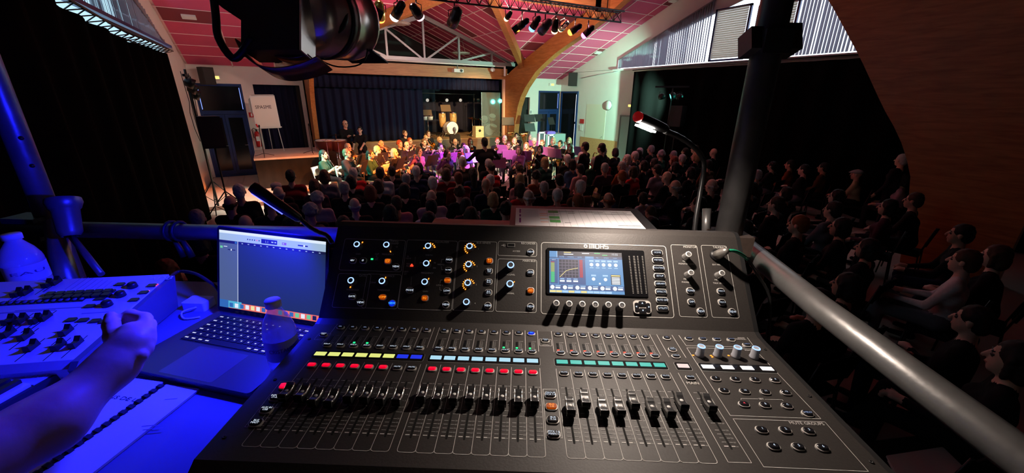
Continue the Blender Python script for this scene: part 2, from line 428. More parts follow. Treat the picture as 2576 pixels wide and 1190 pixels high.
mb = MB()                                      # valley rafters and the cross beam at the head
def vbeam(p, q, w, h, label, name='valley_rafter'):
    tag(MB().bar(p, q, w, h).build(name, M_glulamx), label, 'beam')
vbeam((XC+GW-0.05, YV0+0.1, 4.02), (XC+0.05, YV, 5.68), 0.20, 0.30, 'orange timber valley beam running up from the right arch')
vbeam((XC-GW+0.05, YV0+0.1, 4.02), (XC-0.05, YV, 5.68), 0.20, 0.34, 'orange timber valley beam running up behind the big spotlight')
vbeam((1.24, 10.3, 5.45), (9.47, 10.3, 5.45), 0.16, 0.5, 'deep reddish timber cross beam above the lighting truss', 'cross_beam')
vbeam((9.0, 10.28, 5.05), (9.0, 10.28, 5.75), 0.22, 0.12, 'short timber post below the cross beam', 'hanger_post')

# ---------------------------------------------------------------- proscenium and stage
tag(MB().box((5.4, 16.74, 3.72), (8.3, 0.22, 0.44)).build('trim_2', M_glulamx), 'long orange timber beam over the stage opening', 'beam', kind='structure')

tag(MB().box((9.41, 16.72, 1.75), (0.09, 0.14, 3.5)).build('trim_4', mat('pale_pink_wood', (0.72, 0.5, 0.4), 0.5)), 'narrow pale post right of the stage', 'post', kind='structure')
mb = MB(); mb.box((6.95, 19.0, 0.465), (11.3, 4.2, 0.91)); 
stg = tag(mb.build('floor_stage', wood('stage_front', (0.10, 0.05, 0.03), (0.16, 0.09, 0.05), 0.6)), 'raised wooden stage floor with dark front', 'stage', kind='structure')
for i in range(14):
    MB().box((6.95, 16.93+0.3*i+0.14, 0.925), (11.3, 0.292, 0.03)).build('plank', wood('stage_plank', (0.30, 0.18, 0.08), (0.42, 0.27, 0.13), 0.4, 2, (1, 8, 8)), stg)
mb = MB(); mb.box((6.95, 21.1, 2.2), (12.2, 0.1, 4.4)); mb.box((1.0, 19.0, 2.2), (0.1, 4.2, 4.4)); mb.box((12.75, 19.05, 2.2), (0.1, 4.0, 4.4)); mb.box((11.2, 19.1, 4.3), (3.2, 4.0, 0.1))
yz = MB(); mb.prism([(0.6, 4.2), (10.2, 4.2), (XC, GZ+0.1)], (0, 0, 0), (1, 0, 0), (0, 0, 1), (0, 1, 0), 21.0, 21.1)
tag(mb.build('wall_stage', mat('dark_stage_wall', (0.02, 0.018, 0.018), 0.9)), 'black inner walls of the stage box', 'wall', kind='structure')

def curtain(name, a, b, z0, z1, amp, wave, m, label, cat='curtain', ztop=None, seg=10, z1b=None, jit=0.3, kz=6):
    """hanging cloth from plan point a to b with pleats"""
    a, b = np.array(a, float), np.array(b, float); L = np.linalg.norm(b-a); d = (b-a)/L; n = V(-d[1], d[0])
    N = max(8, int(L/wave*seg)); vs = []; rr = random.Random(len(name)+int(L*100))
    ph = 0; phs = []
    for i in range(N+1):
        phs.append(ph); ph += 2*pi/seg*(1+jit*rr.uniform(-1, 1))
    for k in range(kz):
        t = k/(kz-1)
        for i in range(N+1):
            s = i/N; zt = (z1 if z1b is None else z1+(z1b-z1)*s) if ztop is None else ztop((a+(b-a)*s)[1])
            p = a+(b-a)*s+n*(amp*sin(phs[i])*(0.55+0.45*(1-t))+0.3*amp*sin(phs[i]*0.37+3*t))
            vs.append((p[0], p[1], z0+(zt-z0)*t))
    fs = [(k*(N+1)+i, k*(N+1)+i+1, (k+1)*(N+1)+i+1, (k+1)*(N+1)+i) for k in range(kz-1) for i in range(N)]
    mp = MB(); mp.add(vs, fs, 0, True)
    o = mp.build(name, m)
    md = o.modifiers.new('thick', 'SOLIDIFY'); md.thickness = 0.008
    return tag(o, label, cat)
curtain('stage_curtain', (1.45, 17.3), (5.75, 17.3), 0.96, 3.45, 0.07, 0.30, M_navy, 'navy pleated stage curtain drawn across the left half of the stage')
curtain('valance', (1.4, 17.05), (9.36, 17.05), 3.02, 3.52, 0.05, 0.22, M_navy, 'navy pleated valance along the top of the stage', kz=3)
curtain('backdrop_curtain', (5.5, 20.3), (12.5, 20.3), 0.96, 3.7, 0.08, 0.5, mat('dark_backdrop', (0.016, 0.016, 0.035), 0.9, noise=0.3, nscale=4), 'dark backdrop curtain at the back of the stage behind the drums')
curtain('side_curtain', (-0.36, YB+0.12), (1.08, YB+0.12), 0.02, 3.04, 0.05, 0.2, M_navy, 'navy curtain in the side opening behind the flip chart')
LZ = [3.8, 3.6, 3.55, 3.51, 3.44, 3.49]
c = curtain('black_drape', (-1.62, 11.15), (-1.55, -2.0), 0.02, 3.48, 0.06, 0.75, M_black, 'tall black drape masking the left wall', ztop=lambda y: np.interp(y, [-2, 5.2, 5.8, 6.57, 7.87, 10.8], LZ), seg=8)
curtain('black_drape', (12.25, 11.6), (12.25, 1.0), 0.02, 3.72, 0.09, 0.8, M_black, 'long black drape masking the right wall behind the audience', seg=8)
# light truss carrying the left drape
t = thing('drape_truss', 'thin dark lattice truss along the top of the left drape', 'truss', (-1.58, 8, 3.9))
ptop = lambda s: V(-1.59, 11.15-13.1*s, float(np.interp(11.15-13.1*s, [-2, 5.2, 5.8, 6.57, 7.87, 10.8], LZ)))
for off in ((0.09, 0.0), (-0.06, 0.10), (-0.06, -0.06)):
    MB().tube([ptop(s)+V(off[0], 0, off[1]+0.06) for s in (0, 0.3, 0.6, 1)], 0.012, 6).build('chord', M_blk, t)
z = MB()
for k in range(44):
    a, b = ptop(k/44), ptop((k+1)/44)
    z.tube([a+V(0.09, 0, 0.06), (a+b)/2+V(-0.06, 0, 0.16), b+V(0.09, 0, 0.06)], 0.007, 5); z.tube([a+V(0.09, 0, 0.06), (a+b)/2+V(-0.06, 0, 0.0), b+V(0.09, 0, 0.06)], 0.007, 5)
z.build('lacing', M_blk, t)
tag(MB().tube([(12.28, 11.7, 3.78), (12.28, 9, 3.82), (12.28, 1, 3.80)], 0.018, 6).build('drape_rope', M_blk), 'thin dark rope holding the right drape', 'rope')

# ---------------------------------------------------------------- doors
def door_leafed(name, x0, x1, ztop, ztr, leaves, label, y=YB):
    t = thing(name, label, 'door', ((x0+x1)/2, y, 0), kind='structure')
    fr = MB()
    def rail(a, b, c, d, dep=0.07): fr.box(((a+b)/2, y+0.03, (c+d)/2), (b-a, dep, d-c))
    rail(x0, x0+0.07, 0, ztop); rail(x1-0.07, x1, 0, ztop); rail(x0+0.07, x1-0.07, ztop-0.08, ztop); rail(x0+0.07, x1-0.07, ztr-0.02, ztr+0.10); rail(x0+0.07, x1-0.07, 0, 0.06)
    fr.build('frame', M_blue, t)
    MB().box(((x0+x1)/2, y+0.05, (ztr+0.10+ztop-0.08)/2), (x1-x0-0.14, 0.02, ztop-ztr-0.18)).build('transom_pane', M_glassd, t)
    xs = np.linspace(x0+0.07, x1-0.07, leaves+1)
    for a, b in zip(xs[:-1], xs[1:]):
        lf = MB()
        for (p, q, r, s) in ((a+0.005, a+0.085, 0.07, ztr-0.03), (b-0.085, b-0.005, 0.07, ztr-0.03), (a+0.085, b-0.085, 0.07, 0.2), (a+0.085, b-0.085, ztr-0.13, ztr-0.03)):
            lf.box(((p+q)/2, y+0.02, (r+s)/2), (q-p, 0.05, s-r))
        l = lf.build('door_leaf', M_blue, t)
        MB().box(((a+b)/2, y+0.03, (0.2+ztr-0.13)/2), (b-a-0.17, 0.015, ztr-0.33)).build('pane', M_glassd, l)
        MB().cyl(((a+b)/2+(b-a)*0.38, y-0.03, 1.05), ((a+b)/2+(b-a)*0.38-0.1, y-0.03, 1.05), 0.01, n=8).build('door_handle', M_steelg, l)
    # thin daylight slits along the blinds
    M_slit = emit('daylight_slit', (0.25, 0.38, 1.0), 1.3)
    for (x, a, b) in ((x0+0.085, ztr+0.14, ztop-0.12), (x1-0.085, ztr+0.14, ztop-0.12), (x0+0.165, 0.25, ztr-0.2), ((x0+x1)/2-0.09, 0.25, ztr-0.2), (x1-0.17, 0.25, ztr-0.2)):
        MB().box((x, y+0.032, (a+b)/2), (0.016, 0.012, b-a)).build('daylight_gap', M_slit, t)
    return t
door_leafed('door_1', -1.97, -0.68, 3.05, 2.10, 2, 'blue glazed double door with blacked panes beside the flip chart')
door_leafed('door_2', 11.45, 12.74, 3.06, 2.10, 2, 'blue glazed double door in the far right corner')
t = thing('door_3', 'dark blacked-out door set in the right wall corner', 'door', (XR, 16.1, 0), kind='structure')
mp = MB()
for (a, b, c, d) in ((15.45, 15.53, 0, 3.05), (16.68, 16.76, 0, 3.05), (15.53, 16.68, 2.97, 3.05)): mp.box((XR-0.02, (a+b)/2, (c+d)/2), (0.08, b-a, d-c))
mp.build('frame', M_blue, t); MB().box((XR-0.01, 16.1, 1.49), (0.03, 1.15, 2.96)).build('pane', M_glassd, t)
for (a, b) in ((0.4, 1.55), (1.65, 2.9)): MB().box((XR-0.03, 15.56, (a+b)/2), (0.012, 0.05, b-a)).build('daylight_gap', emit('white_daylight', (0.9, 0.95, 1), 1.6), t)
t = thing('door_4', 'plain grey door in the right wall beside the black drape', 'door', (XR, 12.0, 0), kind='structure')
mp = MB()
for (a, b, c, d) in ((12.52, 12.58, 0, 2.1), (11.5, 11.56, 0, 2.1), (11.56, 12.52, 2.04, 2.1)): mp.box((XR-0.03, (a+b)/2, (c+d)/2), (0.08, b-a, d-c))
mp.build('frame', M_steelg, t); MB().box((XR-0.03, 12.04, 1.02), (0.05, 0.95, 2.03)).build('door_leaf', mat('grey_green_door', (0.30, 0.38, 0.38), 0.5), t)
MB().cyl((XR-0.08, 11.66, 1.02), (XR-0.08, 11.78, 1.02), 0.012, n=8).build('door_handle', M_steelg, t)
t = thing('wall_cupboard', 'flush cream cupboard door in the right wall', 'cupboard', (XR, 14.0, 0.0))
MB().box((XR-0.006, 14.15, 1.25), (0.012, 1.3, 2.48)).build('panel_door', mat('cream_panel', (0.72, 0.68, 0.56), 0.6), t)
MB().cyl((XR-0.06, 13.6, 1.1), (XR-0.04, 13.6, 1.1), 0.02, n=10).build('knob', M_steelg, t)
tag(MB().box((10.65, YB+0.14, 1.4), (0.6, 0.06, 2.7)).build('door_5', M_glassd), 'narrow dark doorway right of the timber arch', 'door', kind='structure')

# ---------------------------------------------------------------- windows with blinds
def cloth_mat(name, rgb, thru):
    m = bpy.data.materials.new(name); m.use_nodes = True; nt = m.node_tree; nt.nodes.clear()
    o = nt.nodes.new('ShaderNodeOutputMaterial'); d = nt.nodes.new('ShaderNodeBsdfDiffuse'); tr = nt.nodes.new('ShaderNodeBsdfTranslucent'); mx = nt.nodes.new('ShaderNodeMixShader')
    d.inputs[0].default_value = (*rgb, 1); tr.inputs[0].default_value = (*rgb, 1); mx.inputs[0].default_value = thru
    nt.links.new(d.outputs[0], mx.inputs[1]); nt.links.new(tr.outputs[0], mx.inputs[2]); nt.links.new(mx.outputs[0], o.inputs[0]); return m
M_slat = cloth_mat('grey_vertical_slat', (0.42, 0.42, 0.48), 0.5)
M_slath = cloth_mat('cream_blind_slat', (0.62, 0.58, 0.52), 0.5)
def vblind(xp, ya, yb, step, face, label, name, pane=True, wd=0.092, ang=-22, ang2=36):
    t = thing(name, label, 'blind', (xp, (ya+yb)/2, 3.9))
    n = int(abs(ya-yb)/step)
    for i in range(n):
        y = ya-(i+0.5)*step; zt = min(wt(y), 6.0)-0.05
        if zt < 4.0: zt = 4.0
        a = radians(ang+(ang2-ang)*i/n+random.uniform(-10, 10)*(1 if i % 5 else 2.4)); X = V(sin(a)*face, cos(a), 0)
        MB().box((xp, y, (3.93+zt)/2), (wd, 0.004, zt-3.93), X, V(-X[1], X[0], 0)).build('slat', M_slat, t)
    MB().bar((xp, ya, min(wt(ya), 6.0)-0.03), (xp, yb, min(wt(yb), 6.0)-0.03), 0.05, 0.04).build('head_rail', M_steelg, t)
    return t
def pane(name, xp, poly, label, sgn):
    t = thing(name, label, 'window', (xp, poly[0][0], poly[0][1]), kind='structure')
    mp = MB(); yzpoly(poly, min(xp, xp+sgn*0.02), max(xp, xp+sgn*0.02), mp); mp.build('pane', M_sky if sgn > 0 else emit('pale_blue_pane', (0.45, 0.70, 0.85), 1.3), t); return t
vblind(XR-0.05, 12.95, 8.98, 0.088, 1, 'triangular grey vertical blind on the long right window', 'vertical_blind')
vblind(XR-0.05, 6.35, 4.2, 0.088, 1, 'grey vertical blind near the dark timber arch', 'vertical_blind', ang=16, ang2=40)
pane('window_1', XR+0.12, [(8.95, 3.92), (13.0, 3.92), (13.0, wt(13.0)), (8.95, wt(8.95))], 'sloping daylight window behind the right vertical blind', 1)
pane('window_2', XR+0.12, [(6.4, 3.92), (8.95, 3.92), (8.95, wt(8.95)), (6.4, wt(6.4))], 'blue-framed window pair behind the right scaffold pole', 1)
pane('window_3', XR+0.12, [(4.0, 3.92), (6.4, 3.92), (6.4, wt(6.4)), (4.0, wt(4.0))], 'daylight window beside the dark timber arch', 1)
def hblind(ya, yb, zt, label):
    t = thing('window_blind', label, 'blind', (XR-0.03, (ya+yb)/2, 3.95))
    fr = MB()
    for (p, q, r, s) in ((ya-0.06, ya, 3.93, zt), (yb, yb+0.06, 3.93, zt), (yb, ya, zt-0.06, zt), (yb, ya, 3.93, 3.98)): fr.box((XR-0.01, (p+q)/2, (r+s)/2), (0.07, q-p, s-r))
    fr.build('frame', M_blue, t)
    n = int((zt-4.02)/0.062)
    for i in range(n): MB().box((XR-0.05, (ya+yb)/2, 4.01+0.062*(i+0.5)), (0.066, ya-yb-0.14, 0.003), V(cos(1.22), 0, sin(1.22)), V(0, 1, 0), V(-sin(1.22), 0, cos(1.22))).build('slat', M_slath, t)
hblind(8.9, 7.75, 5.45, 'cream horizontal blind in a blue frame left of the scaffold pole')
hblind(7.55, 6.42, 5.35, 'cream horizontal blind in a blue frame right of the scaffold pole')
tag(MB().box((XR-0.06, 8.6, 3.86), (0.16, 9.2, 0.07)).build('window_sill', mat('white_sill', (0.8, 0.82, 0.82), 0.5)), 'long white ledge under the right windows', 'sill')
vblind(XL+0.05, 13.9, 6.0, 0.1, -1, 'grey vertical blind high on the left wall', 'vertical_blind', wd=0.112)
p = pane('window_4', XL-0.12, [(4.5, 3.41), (13.95, 3.41), (13.95, wt(13.9)), (YR, wt(YR)), (4.5, wt(4.5))], 'daylight window behind the left vertical blind', -1)
tag(MB().box((XL+0.08, 9.5, 3.86), (0.14, 9.2, 0.06)).build('window_sill', mat('blue_sill', (0.05, 0.12, 0.35), 0.4)), 'blue ledge under the left window', 'sill')

tag(MB().tube([(XR-0.02, 15.3, 3.62), (XR-0.02, 14.2, 3.72), (XR-0.02, 13.0, 3.80)], 0.012, 6).build('wall_conduit', mat('conduit_grey', (0.45, 0.46, 0.45), 0.5)), 'thin grey conduit along the right wall under the blind', 'conduit')
# ------------------------------------------------------------------ steel truss over the stage front
yT = 16.35
def tp(px, py): return at_y(px, py, yT)
pk, be = tp(1068, 33), tp(1309, 160)
zb_ = 4.10; xe = XC+4.15; pk = V(5.62, yT, 5.62)
t = thing('roof_truss', 'grey steel roof truss spanning above the stage beam', 'truss', (XC, yT, zb_))
MB().box((XC+0.2, yT, zb_), (8.3, 0.14, 0.13)).build('bottom_chord', M_steelg, t)
for s, x1 in ((1, 9.7), (-1, 1.35)):
    MB().bar(pk, (x1, yT, zb_+0.08), 0.12, 0.14).build('top_chord', M_steelg, t)
def topz(x): e = 9.7 if x > pk[0] else 1.35; return pk[2]+(zb_+0.08-pk[2])*(x-pk[0])/(e-pk[0])
for px in (975, 1068, 1155, 1237, 880): 
    x = tp(px, 150)[0]; MB().box((x, yT, (zb_+topz(x))/2), (0.075, 0.075, topz(x)-zb_)).build('post', M_steelg, t)
for (pa, pb) in ((975, 1060), (1155, 1076), (1237, 1162), (880, 970)):
    xa, xb = tp(pa, 150)[0], tp(pb, 150)[0]
    MB().bar((xa, yT, topz(xa)-0.05), (xb, yT, zb_+0.05), 0.07, 0.07).build('diagonal', M_steelg, t)
MB().tube([(3.0, yT-0.12, zb_-0.1), (9.2, yT-0.12, zb_-0.1)], 0.03, 8).build('light_rail', M_plastw, t)
MB().box((9.2, yT-0.1, zb_-0.28), (0.06, 0.06, 0.4)).build('end_post', M_plastw, t)

def at_beam(px, py): return at_y(px, py, 16.5)
P = at_beam(1151, 178); t = thing('projector', 'small white projector hanging under the steel truss', 'projector', P)
MB().box((0, 0, 0), (0.42, 0.3, 0.13)).build('body', M_plastw, t, True); MB().cyl((0.1, -0.15, 0), (0.1, -0.2, 0), 0.05, n=12).build('lens', M_blk, t, True); MB().cyl((0, 0, 0.06), (0, 0, 0.35), 0.02, n=8).build('mount', M_steelg, t, True)
P = at_beam(1239, 175); t = thing('round_lamp', 'round white lamp hanging at the right end of the steel truss', 'lamp', P)
MB().lathe([(0.0, -0.1), (0.1, -0.06), (0.11, 0.02), (0.04, 0.09)], n=12).build('shade', M_plastw, t, True); MB().cyl((0, 0, 0.08), (0, 0, 0.3), 0.012, n=6).build('stem', M_steelg, t, True)

# ------------------------------------------------------------------ lighting truss with lanterns
A, B = at_z(1136.6, 4.5, 4.66), at_z(1562, 56, 4.66)
dT = (B-A)/np.linalg.norm(B-A); A = A-dT*5.2; nT = V(-dT[1], dT[0], 0)
t = thing('lighting_truss', 'long black lattice lighting truss hung over the audience', 'truss', (A+B)/2)
h = 0.24; off = [(-0.0, 0.0), (0.10, h), (-0.10, h)]
for a, b in off: MB().tube([A+nT*a+V(0, 0, b), B+nT*a+V(0, 0, b)], 0.022, 8).build('chord', mat('dark_alu', (0.10, 0.10, 0.11), 0.35, metal=0.8), t)
n = int(np.linalg.norm(B-A)/0.25)
lc = MB()
for i in range(n):
    p, q = A+(B-A)*(i/n), A+(B-A)*((i+1)/n); m_ = (p+q)/2
    for a in (0.10, -0.10): lc.tube([p, m_+nT*a+V(0, 0, h), q], 0.010, 5)
    lc.tube([p+nT*0.1+V(0, 0, h), m_+nT*-0.1+V(0, 0, h)], 0.008, 5)
lc.build('lacing', mat('dark_alu', (0.10, 0.10, 0.11), 0.35, metal=0.8), t)
for s in (0.25, 0.95):
    p = A+(B-A)*s; MB().cyl(p+V(0, 0, h), (p[0], p[1], roof(p[1])), 0.012, n=6).build('hanging_chain', M_blk, t)

def lantern(px, py, Y, aim, color, power, label, r=0.085, L=0.26, glow=6.0, ang=27, body='black', flaps=False, hang=4.66, soft=0.08):
    P = at_y(px, py, Y); d = np.array(aim, float)-P; d /= np.linalg.norm(d)
    t = thing('stage_lantern', label, 'stage light', P, group='lanterns on the lighting truss')
    mb_ = {'black': mat('lantern_black', (0.02, 0.02, 0.022), 0.35, metal=0.3), 'grey': mat('lantern_grey', (0.10, 0.10, 0.11), 0.4, metal=0.4), 'chrome': mat('lantern_chrome', (0.75, 0.75, 0.78), 0.15, metal=1.0), 'yellow': mat('lantern_yellow', (0.65, 0.5, 0.12), 0.3, metal=0.6)}[body]
    a, b = P-d*L*0.55, P+d*L*0.45
    mp = MB(); mp.lathe([(0.02, -0.06), (r*0.7, -0.03), (r*0.85, 0.0), (r*0.85, L*0.35), (r, L*0.4), (r, L), (r*0.93, L), (r*0.9, L-0.03)], a, d, 16, cap=False); mp.build('housing', mb_, t)
    MB().lathe([(r*0.95, -0.01), (r*0.98, 0.02), (r*0.85, 0.06), (r*0.45, 0.085), (0.0, 0.09)], b-d*0.01, d, 16, cap=False).build('lens', emit('lens_%02d_%02d_%02d' % tuple(int(c*20) for c in color)+('d' if glow < 1 else ''), color, glow), t)
    x, y, _ = basis_z(d); top = V(P[0], P[1], hang); sd = np.cross(d, V(0, 0, 1)); sd /= np.linalg.norm(sd)
    yk = MB(); q = r+0.02
    yk.tube([P+sd*q, P+sd*q+V(0, 0, 0.12), P+V(0, 0, 0.17), P-sd*q+V(0, 0, 0.12), P-sd*q], 0.009, 6); yk.build('yoke', M_blk, t)
    MB().cyl(P+V(0, 0, 0.16), (P[0], P[1], max(hang, P[2]+0.22)), 0.016, n=8).build('clamp', M_blk, t)
    if flaps:
        for s in (-1, 1):
            MB().box(b+d*0.06+sd*s*(r+0.03), (0.004, 0.14, 0.14), sd*s*0.9+d*0.3, d, np.cross(sd, d)).build('barn_door', M_blk, t)
    if power:
        light('lantern_beam', 'SPOT', b+d*0.09, power*KB, color, aim, soft, ang, 0.6, parent=t)
        light('lens_scatter', 'SPOT', b+d*0.14-V(0, 0, 0.03), power*KS, color, b+V(0, -0.1, -1), 0.05, 105, 0.9, parent=t)  # extra spot added to brighten the heads below the truss
        light('lantern_vent_spill', 'SPOT', P+V(0, 0, 0.09), power*KV, tuple(0.45*c+0.55*q for c, q in zip(color, (1.0, 0.86, 0.78))), P+V(0, 5, 3.2), 0.06, 160, 0.6, parent=t)  # extra wide spot added to brighten the ceiling and end walls
    return t
KB, KV, KS = 11.5, 0.65, 0.10                        # strength of beam, added ceiling fill and added audience fill
OR, MG, TE, WH, BL, AM = (1.0, 0.20, 0.03), (1.0, 0.12, 0.85), (0.05, 0.85, 0.65), (1.0, 0.93, 0.82), (0.10, 0.30, 1.0), (1.0, 0.62, 0.25)
YT = 8.9
lantern(916, 14, YT, (3.2, 13.2, 1.0), OR, 150, 'lit orange lantern half hidden behind the big near spotlight', hang=4.6)
lantern(955, 30, YT, (3.0, 12.6, 1.0), OR, 480, 'yellow lit lantern second from the left on the truss', body='yellow', L=0.32, r=0.1)
lantern(1001, 28, YT, (0.1, 12.0, 0.0), WH, 260, 'bright white lantern third from the left on the truss', L=0.3, r=0.095, glow=10, ang=36)
lantern(1048, 30, YT, (7.2, 12.2, 1.0), (1, 0.45, 0.6), 420, 'black round-backed lantern fourth from the left with pinkish lens', r=0.1)
lantern(1144, 44, YT, (3.5, 13.0, 1.0), (0.02, 0.02, 0.02), 0, 'large unlit black lantern hanging alone mid truss', r=0.13, L=0.36, glow=0.1)
lantern(1279, 40, YT, (4.6, 14.4, 1.1), AM, 300, 'small dark multi-lamp fixture beside the timber valley beam', r=0.06, L=0.16)
lantern(1313, 62, YT, (1.7, 11.7, 0.9), OR, 480, 'orange-lit lantern beside the blue one on the truss', glow=9, flaps=True)
lantern(1346, 60, YT, (4.6, 11.6, 0.9), BL, 110, 'blue-lit lantern on the truss', glow=5)
lantern(1371, 68, YT, (4.4, 12.0, 1.0), (0.02, 0.02, 0.02), 0, 'unlit dark grey lantern between the blue and white ones', r=0.11, L=0.3, glow=0.1, body='grey')
lantern(1397, 66, YT, (8.0, 11.9, 0.9), AM, 260, 'white-lit lantern left of the chrome one', glow=10)
lantern(1418, 65, YT, (8.2, 17.8, 1.6), AM, 420, 'chrome white-lit lantern on the truss', body='chrome', glow=12, L=0.3)
lantern(1446, 74, YT, (2.6, 12.2, 0.9), OR, 520, 'warm-lit black lantern second from the right end of the truss', glow=8)
lantern(1479, 80, YT, (5.0, 11.9, 0.9), MG, 430, 'magenta-lit lantern at the right end of the truss', glow=7)

# ------------------------------------------------------------------ tripods, pars and speakers on stands
def tripod(t, base, top, r=0.018, spread=0.45, h=0.5, m=None):
    m = m or M_blk; base, top = np.array(base, float), np.array(top, float)
    MB().tube([base+V(0, 0, 0.12), top], r, 8).build('pole', m, t)
    for k in range(3):
        a = 2*pi*k/3+0.5; e = base+V(cos(a)*spread, sin(a)*spread, 0.01)
        lg = MB().tube([base+V(0, 0, h), base+V(cos(a)*spread*0.5, sin(a)*spread*0.5, h*0.52), e], 0.012, 6).build('leg', m, t)
        MB().tube([base+V(0, 0, 0.2), base+V(cos(a)*spread*0.5, sin(a)*spread*0.5, h*0.5)], 0.008, 5).build('brace', m, t)
def par(name, P, aim, color, power, label, r=0.10, glow=8, ang=40, group=None, floor=None):
    P = np.array(P, float); d = np.array(aim, float)-P; d /= np.linalg.norm(d)
    t = thing(name, label, 'stage light', P, group=group)
    MB().lathe([(0.03, -0.14), (r*0.85, -0.11), (r, -0.02), (r, 0.05), (r*0.93, 0.05), (r*0.9, 0.02)], P, d, 16, cap=False).build('housing', M_blk, t)
    MB().lathe([(0.0, 0), (r*0.92, 0.0)], P+d*0.025, d, 16, cap=False).build('lens', emit('par_%02d_%02d_%02d_%d' % (*[int(c*20) for c in color], int(glow*10)), color, glow), t)
    sd = np.cross(d, V(0, 0, 1)); sd /= np.linalg.norm(sd)
    MB().tube([P+sd*(r+0.01), P+sd*(r+0.01)+V(0, 0, 0.14), P-sd*(r+0.01)+V(0, 0, 0.14), P-sd*(r+0.01)], 0.008, 6).build('yoke', M_blk, t)
    if floor is not None:
        MB().cyl(P+V(0, 0.16, 0.05), (P[0], P[1]+0.16, floor), 0.015, n=8).build('stand_post', M_blk, t); MB().bar(P+V(0, 0, 0.14), P+V(0, 0.17, 0.05), 0.02, 0.02).build('bracket', M_blk, t); MB().lathe([(0.18, 0), (0.18, 0.02), (0.02, 0.04)], (P[0], P[1]+0.16, floor), (0, 0, 1), 16).build('stand_foot', M_blk, t)
    if power: light('par_beam', 'SPOT', P+d*0.07, power*4.0, color, aim, 0.06, ang, 0.7, parent=t)
def speaker(P, ax, size, label, grille=True):
    t = thing('loudspeaker', label, 'speaker', P); X, Y = V(cos(ax), sin(ax), 0), V(-sin(ax), cos(ax), 0)
    w_, d_, h_ = size
    mp = MB(); mp.prism([(-w_/2, -d_/2), (w_/2, -d_/2), (w_/2*0.72, d_/2), (-w_/2*0.72, d_/2)], (0, 0, 0), X, Y, (0, 0, 1), 0, h_); mp.build('cabinet', M_blkp, t, True)
    MB().box(Y*(-d_/2-0.006)+V(0, 0, h_/2), (w_*0.92, 0.012, h_*0.92), X, Y).build('grille', mat('speaker_grille', (0.02, 0.02, 0.02), 0.7, noise=0.5, nscale=200), t, True)
    return t
TEp = at_x(1690, 243, 11.4)
t = thing('light_stand', 'black tripod stand carrying teal lamps before the right drape', 'stand', (TEp[0], TEp[1], 0))
tripod(t, (TEp[0], TEp[1], 0), (TEp[0], TEp[1], TEp[2]+0.32)); MB().bar(TEp+V(-0.25, 0.5, 0.30), TEp+V(0.2, -0.45, 0.30), 0.05, 0.05).build('crossbar', M_blk, t)
par('led_par', at_x(1664, 243, 11.4), (12.0, 16.2, 2.0), (0.45, 1.0, 0.72), 420, 'dim teal lamp at the left end of the right light stand', glow=1, group='teal lamps on the right stand', ang=120)
par('led_par', TEp, (8.3, 11.5, 1.2), TE, 200, 'bright teal lamp in the middle of the right light stand', glow=14, r=0.12, group='teal lamps on the right stand', ang=50)
par('led_par', at_x(1708, 244, 11.4), (12.2, 16.0, 2.0), TE, 0, 'teal lamp turned away at the right end of the right stand', glow=5, group='teal lamps on the right stand', ang=120)
S = at_x(1700, 318, 11.7); speaker(S, 0.3, (0.42, 0.4, 0.66), 'black loudspeaker on a stand before the right drape')
t = thing('speaker_stand', 'black stand under the loudspeaker before the right drape', 'stand', (S[0], S[1], 0)); tripod(t, (S[0], S[1], 0), (S[0], S[1], S[2]))
# left side
LB = at_z(552, 530, 0); t = thing('light_stand', 'tall dark stand with a cluster of lamps before the left drape', 'stand', (LB[0], LB[1], 0))
d_ = hypot(LB[0], LB[1]); LT = at_y(478, 205, LB[1]); tripod(t, (LB[0], LB[1], 0), (LB[0], LB[1], LT[2]+0.25), r=0.024, spread=0.55, h=0.75, m=mat('green_black_metal', (0.015, 0.02, 0.018), 0.4, metal=0.4))
MB().bar((LB[0], LB[1]-0.32, LT[2]+0.12), (LB[0], LB[1]+0.36, LT[2]+0.12), 0.05, 0.05).build('crossbar', M_blk, t)
for k, (dx, px_) in enumerate(((-0.16, 0), (0.02, 0), (0.2, 0))):
    z = LT[2]-0.05-0.12*k
    par('stage_par', (LB[0]+0.09, LB[1]+dx*1.3, z), [(3.0, 12.3, 0.9), (1.8, 12.2, 1.0), (4.0, 12.8, 1.0)][k], [TE, TE, AM][k], [300, 420, 40][k], ['uppermost lamp of the cluster on the left stand', 'middle lamp of the cluster on the left stand', 'lowest lamp of the cluster on the left stand'][k], r=0.11, glow=2, group='lamps on the left stand', ang=26)
cb = MB(); rr = random.Random(3)
for k in range(4):
    x0 = LB[0]-0.06+0.03*k; pts = [V(x0+rr.uniform(-.03, .03), LB[1]-0.05, LT[2]+0.2-0.3*j+rr.uniform(-.04, .04)) for j in range(6)]
    cb.tube(pts, 0.007, 5)
tag(cb.build('hanging_cables', M_blk), 'tangle of black cables hanging from the left lamp cluster', 'cable')
SB = at_z(588, 556, 0); S = at_y(540, 371, SB[1]); 
speaker((SB[0], SB[1], S[2]), 0.15, (0.40, 0.38, 0.64), 'black loudspeaker on a stand beside the blue double door').location = (S[0], SB[1], S[2])
t = thing('speaker_stand', 'black tripod stand under the left loudspeaker', 'stand', (S[0], SB[1], 0)); tripod(t, (S[0], SB[1], 0), (S[0], SB[1], S[2]), spread=0.6, h=0.7)
t = speaker((-1.55, 16.45, 3.0), 0.7, (0.36, 0.3, 0.52), 'wall loudspeaker above the blue door in the left corner'); MB().bar((-1.55, 16.5, 3.3), (-1.62, YB, 3.3), 0.05, 0.05).build('wall_bracket', M_blk, t)
P = at_y(1456, 217, 15.6); speaker((12.55, P[1], P[2]), -0.9, (0.42, 0.3, 0.58), 'wall loudspeaker high on the right wall')

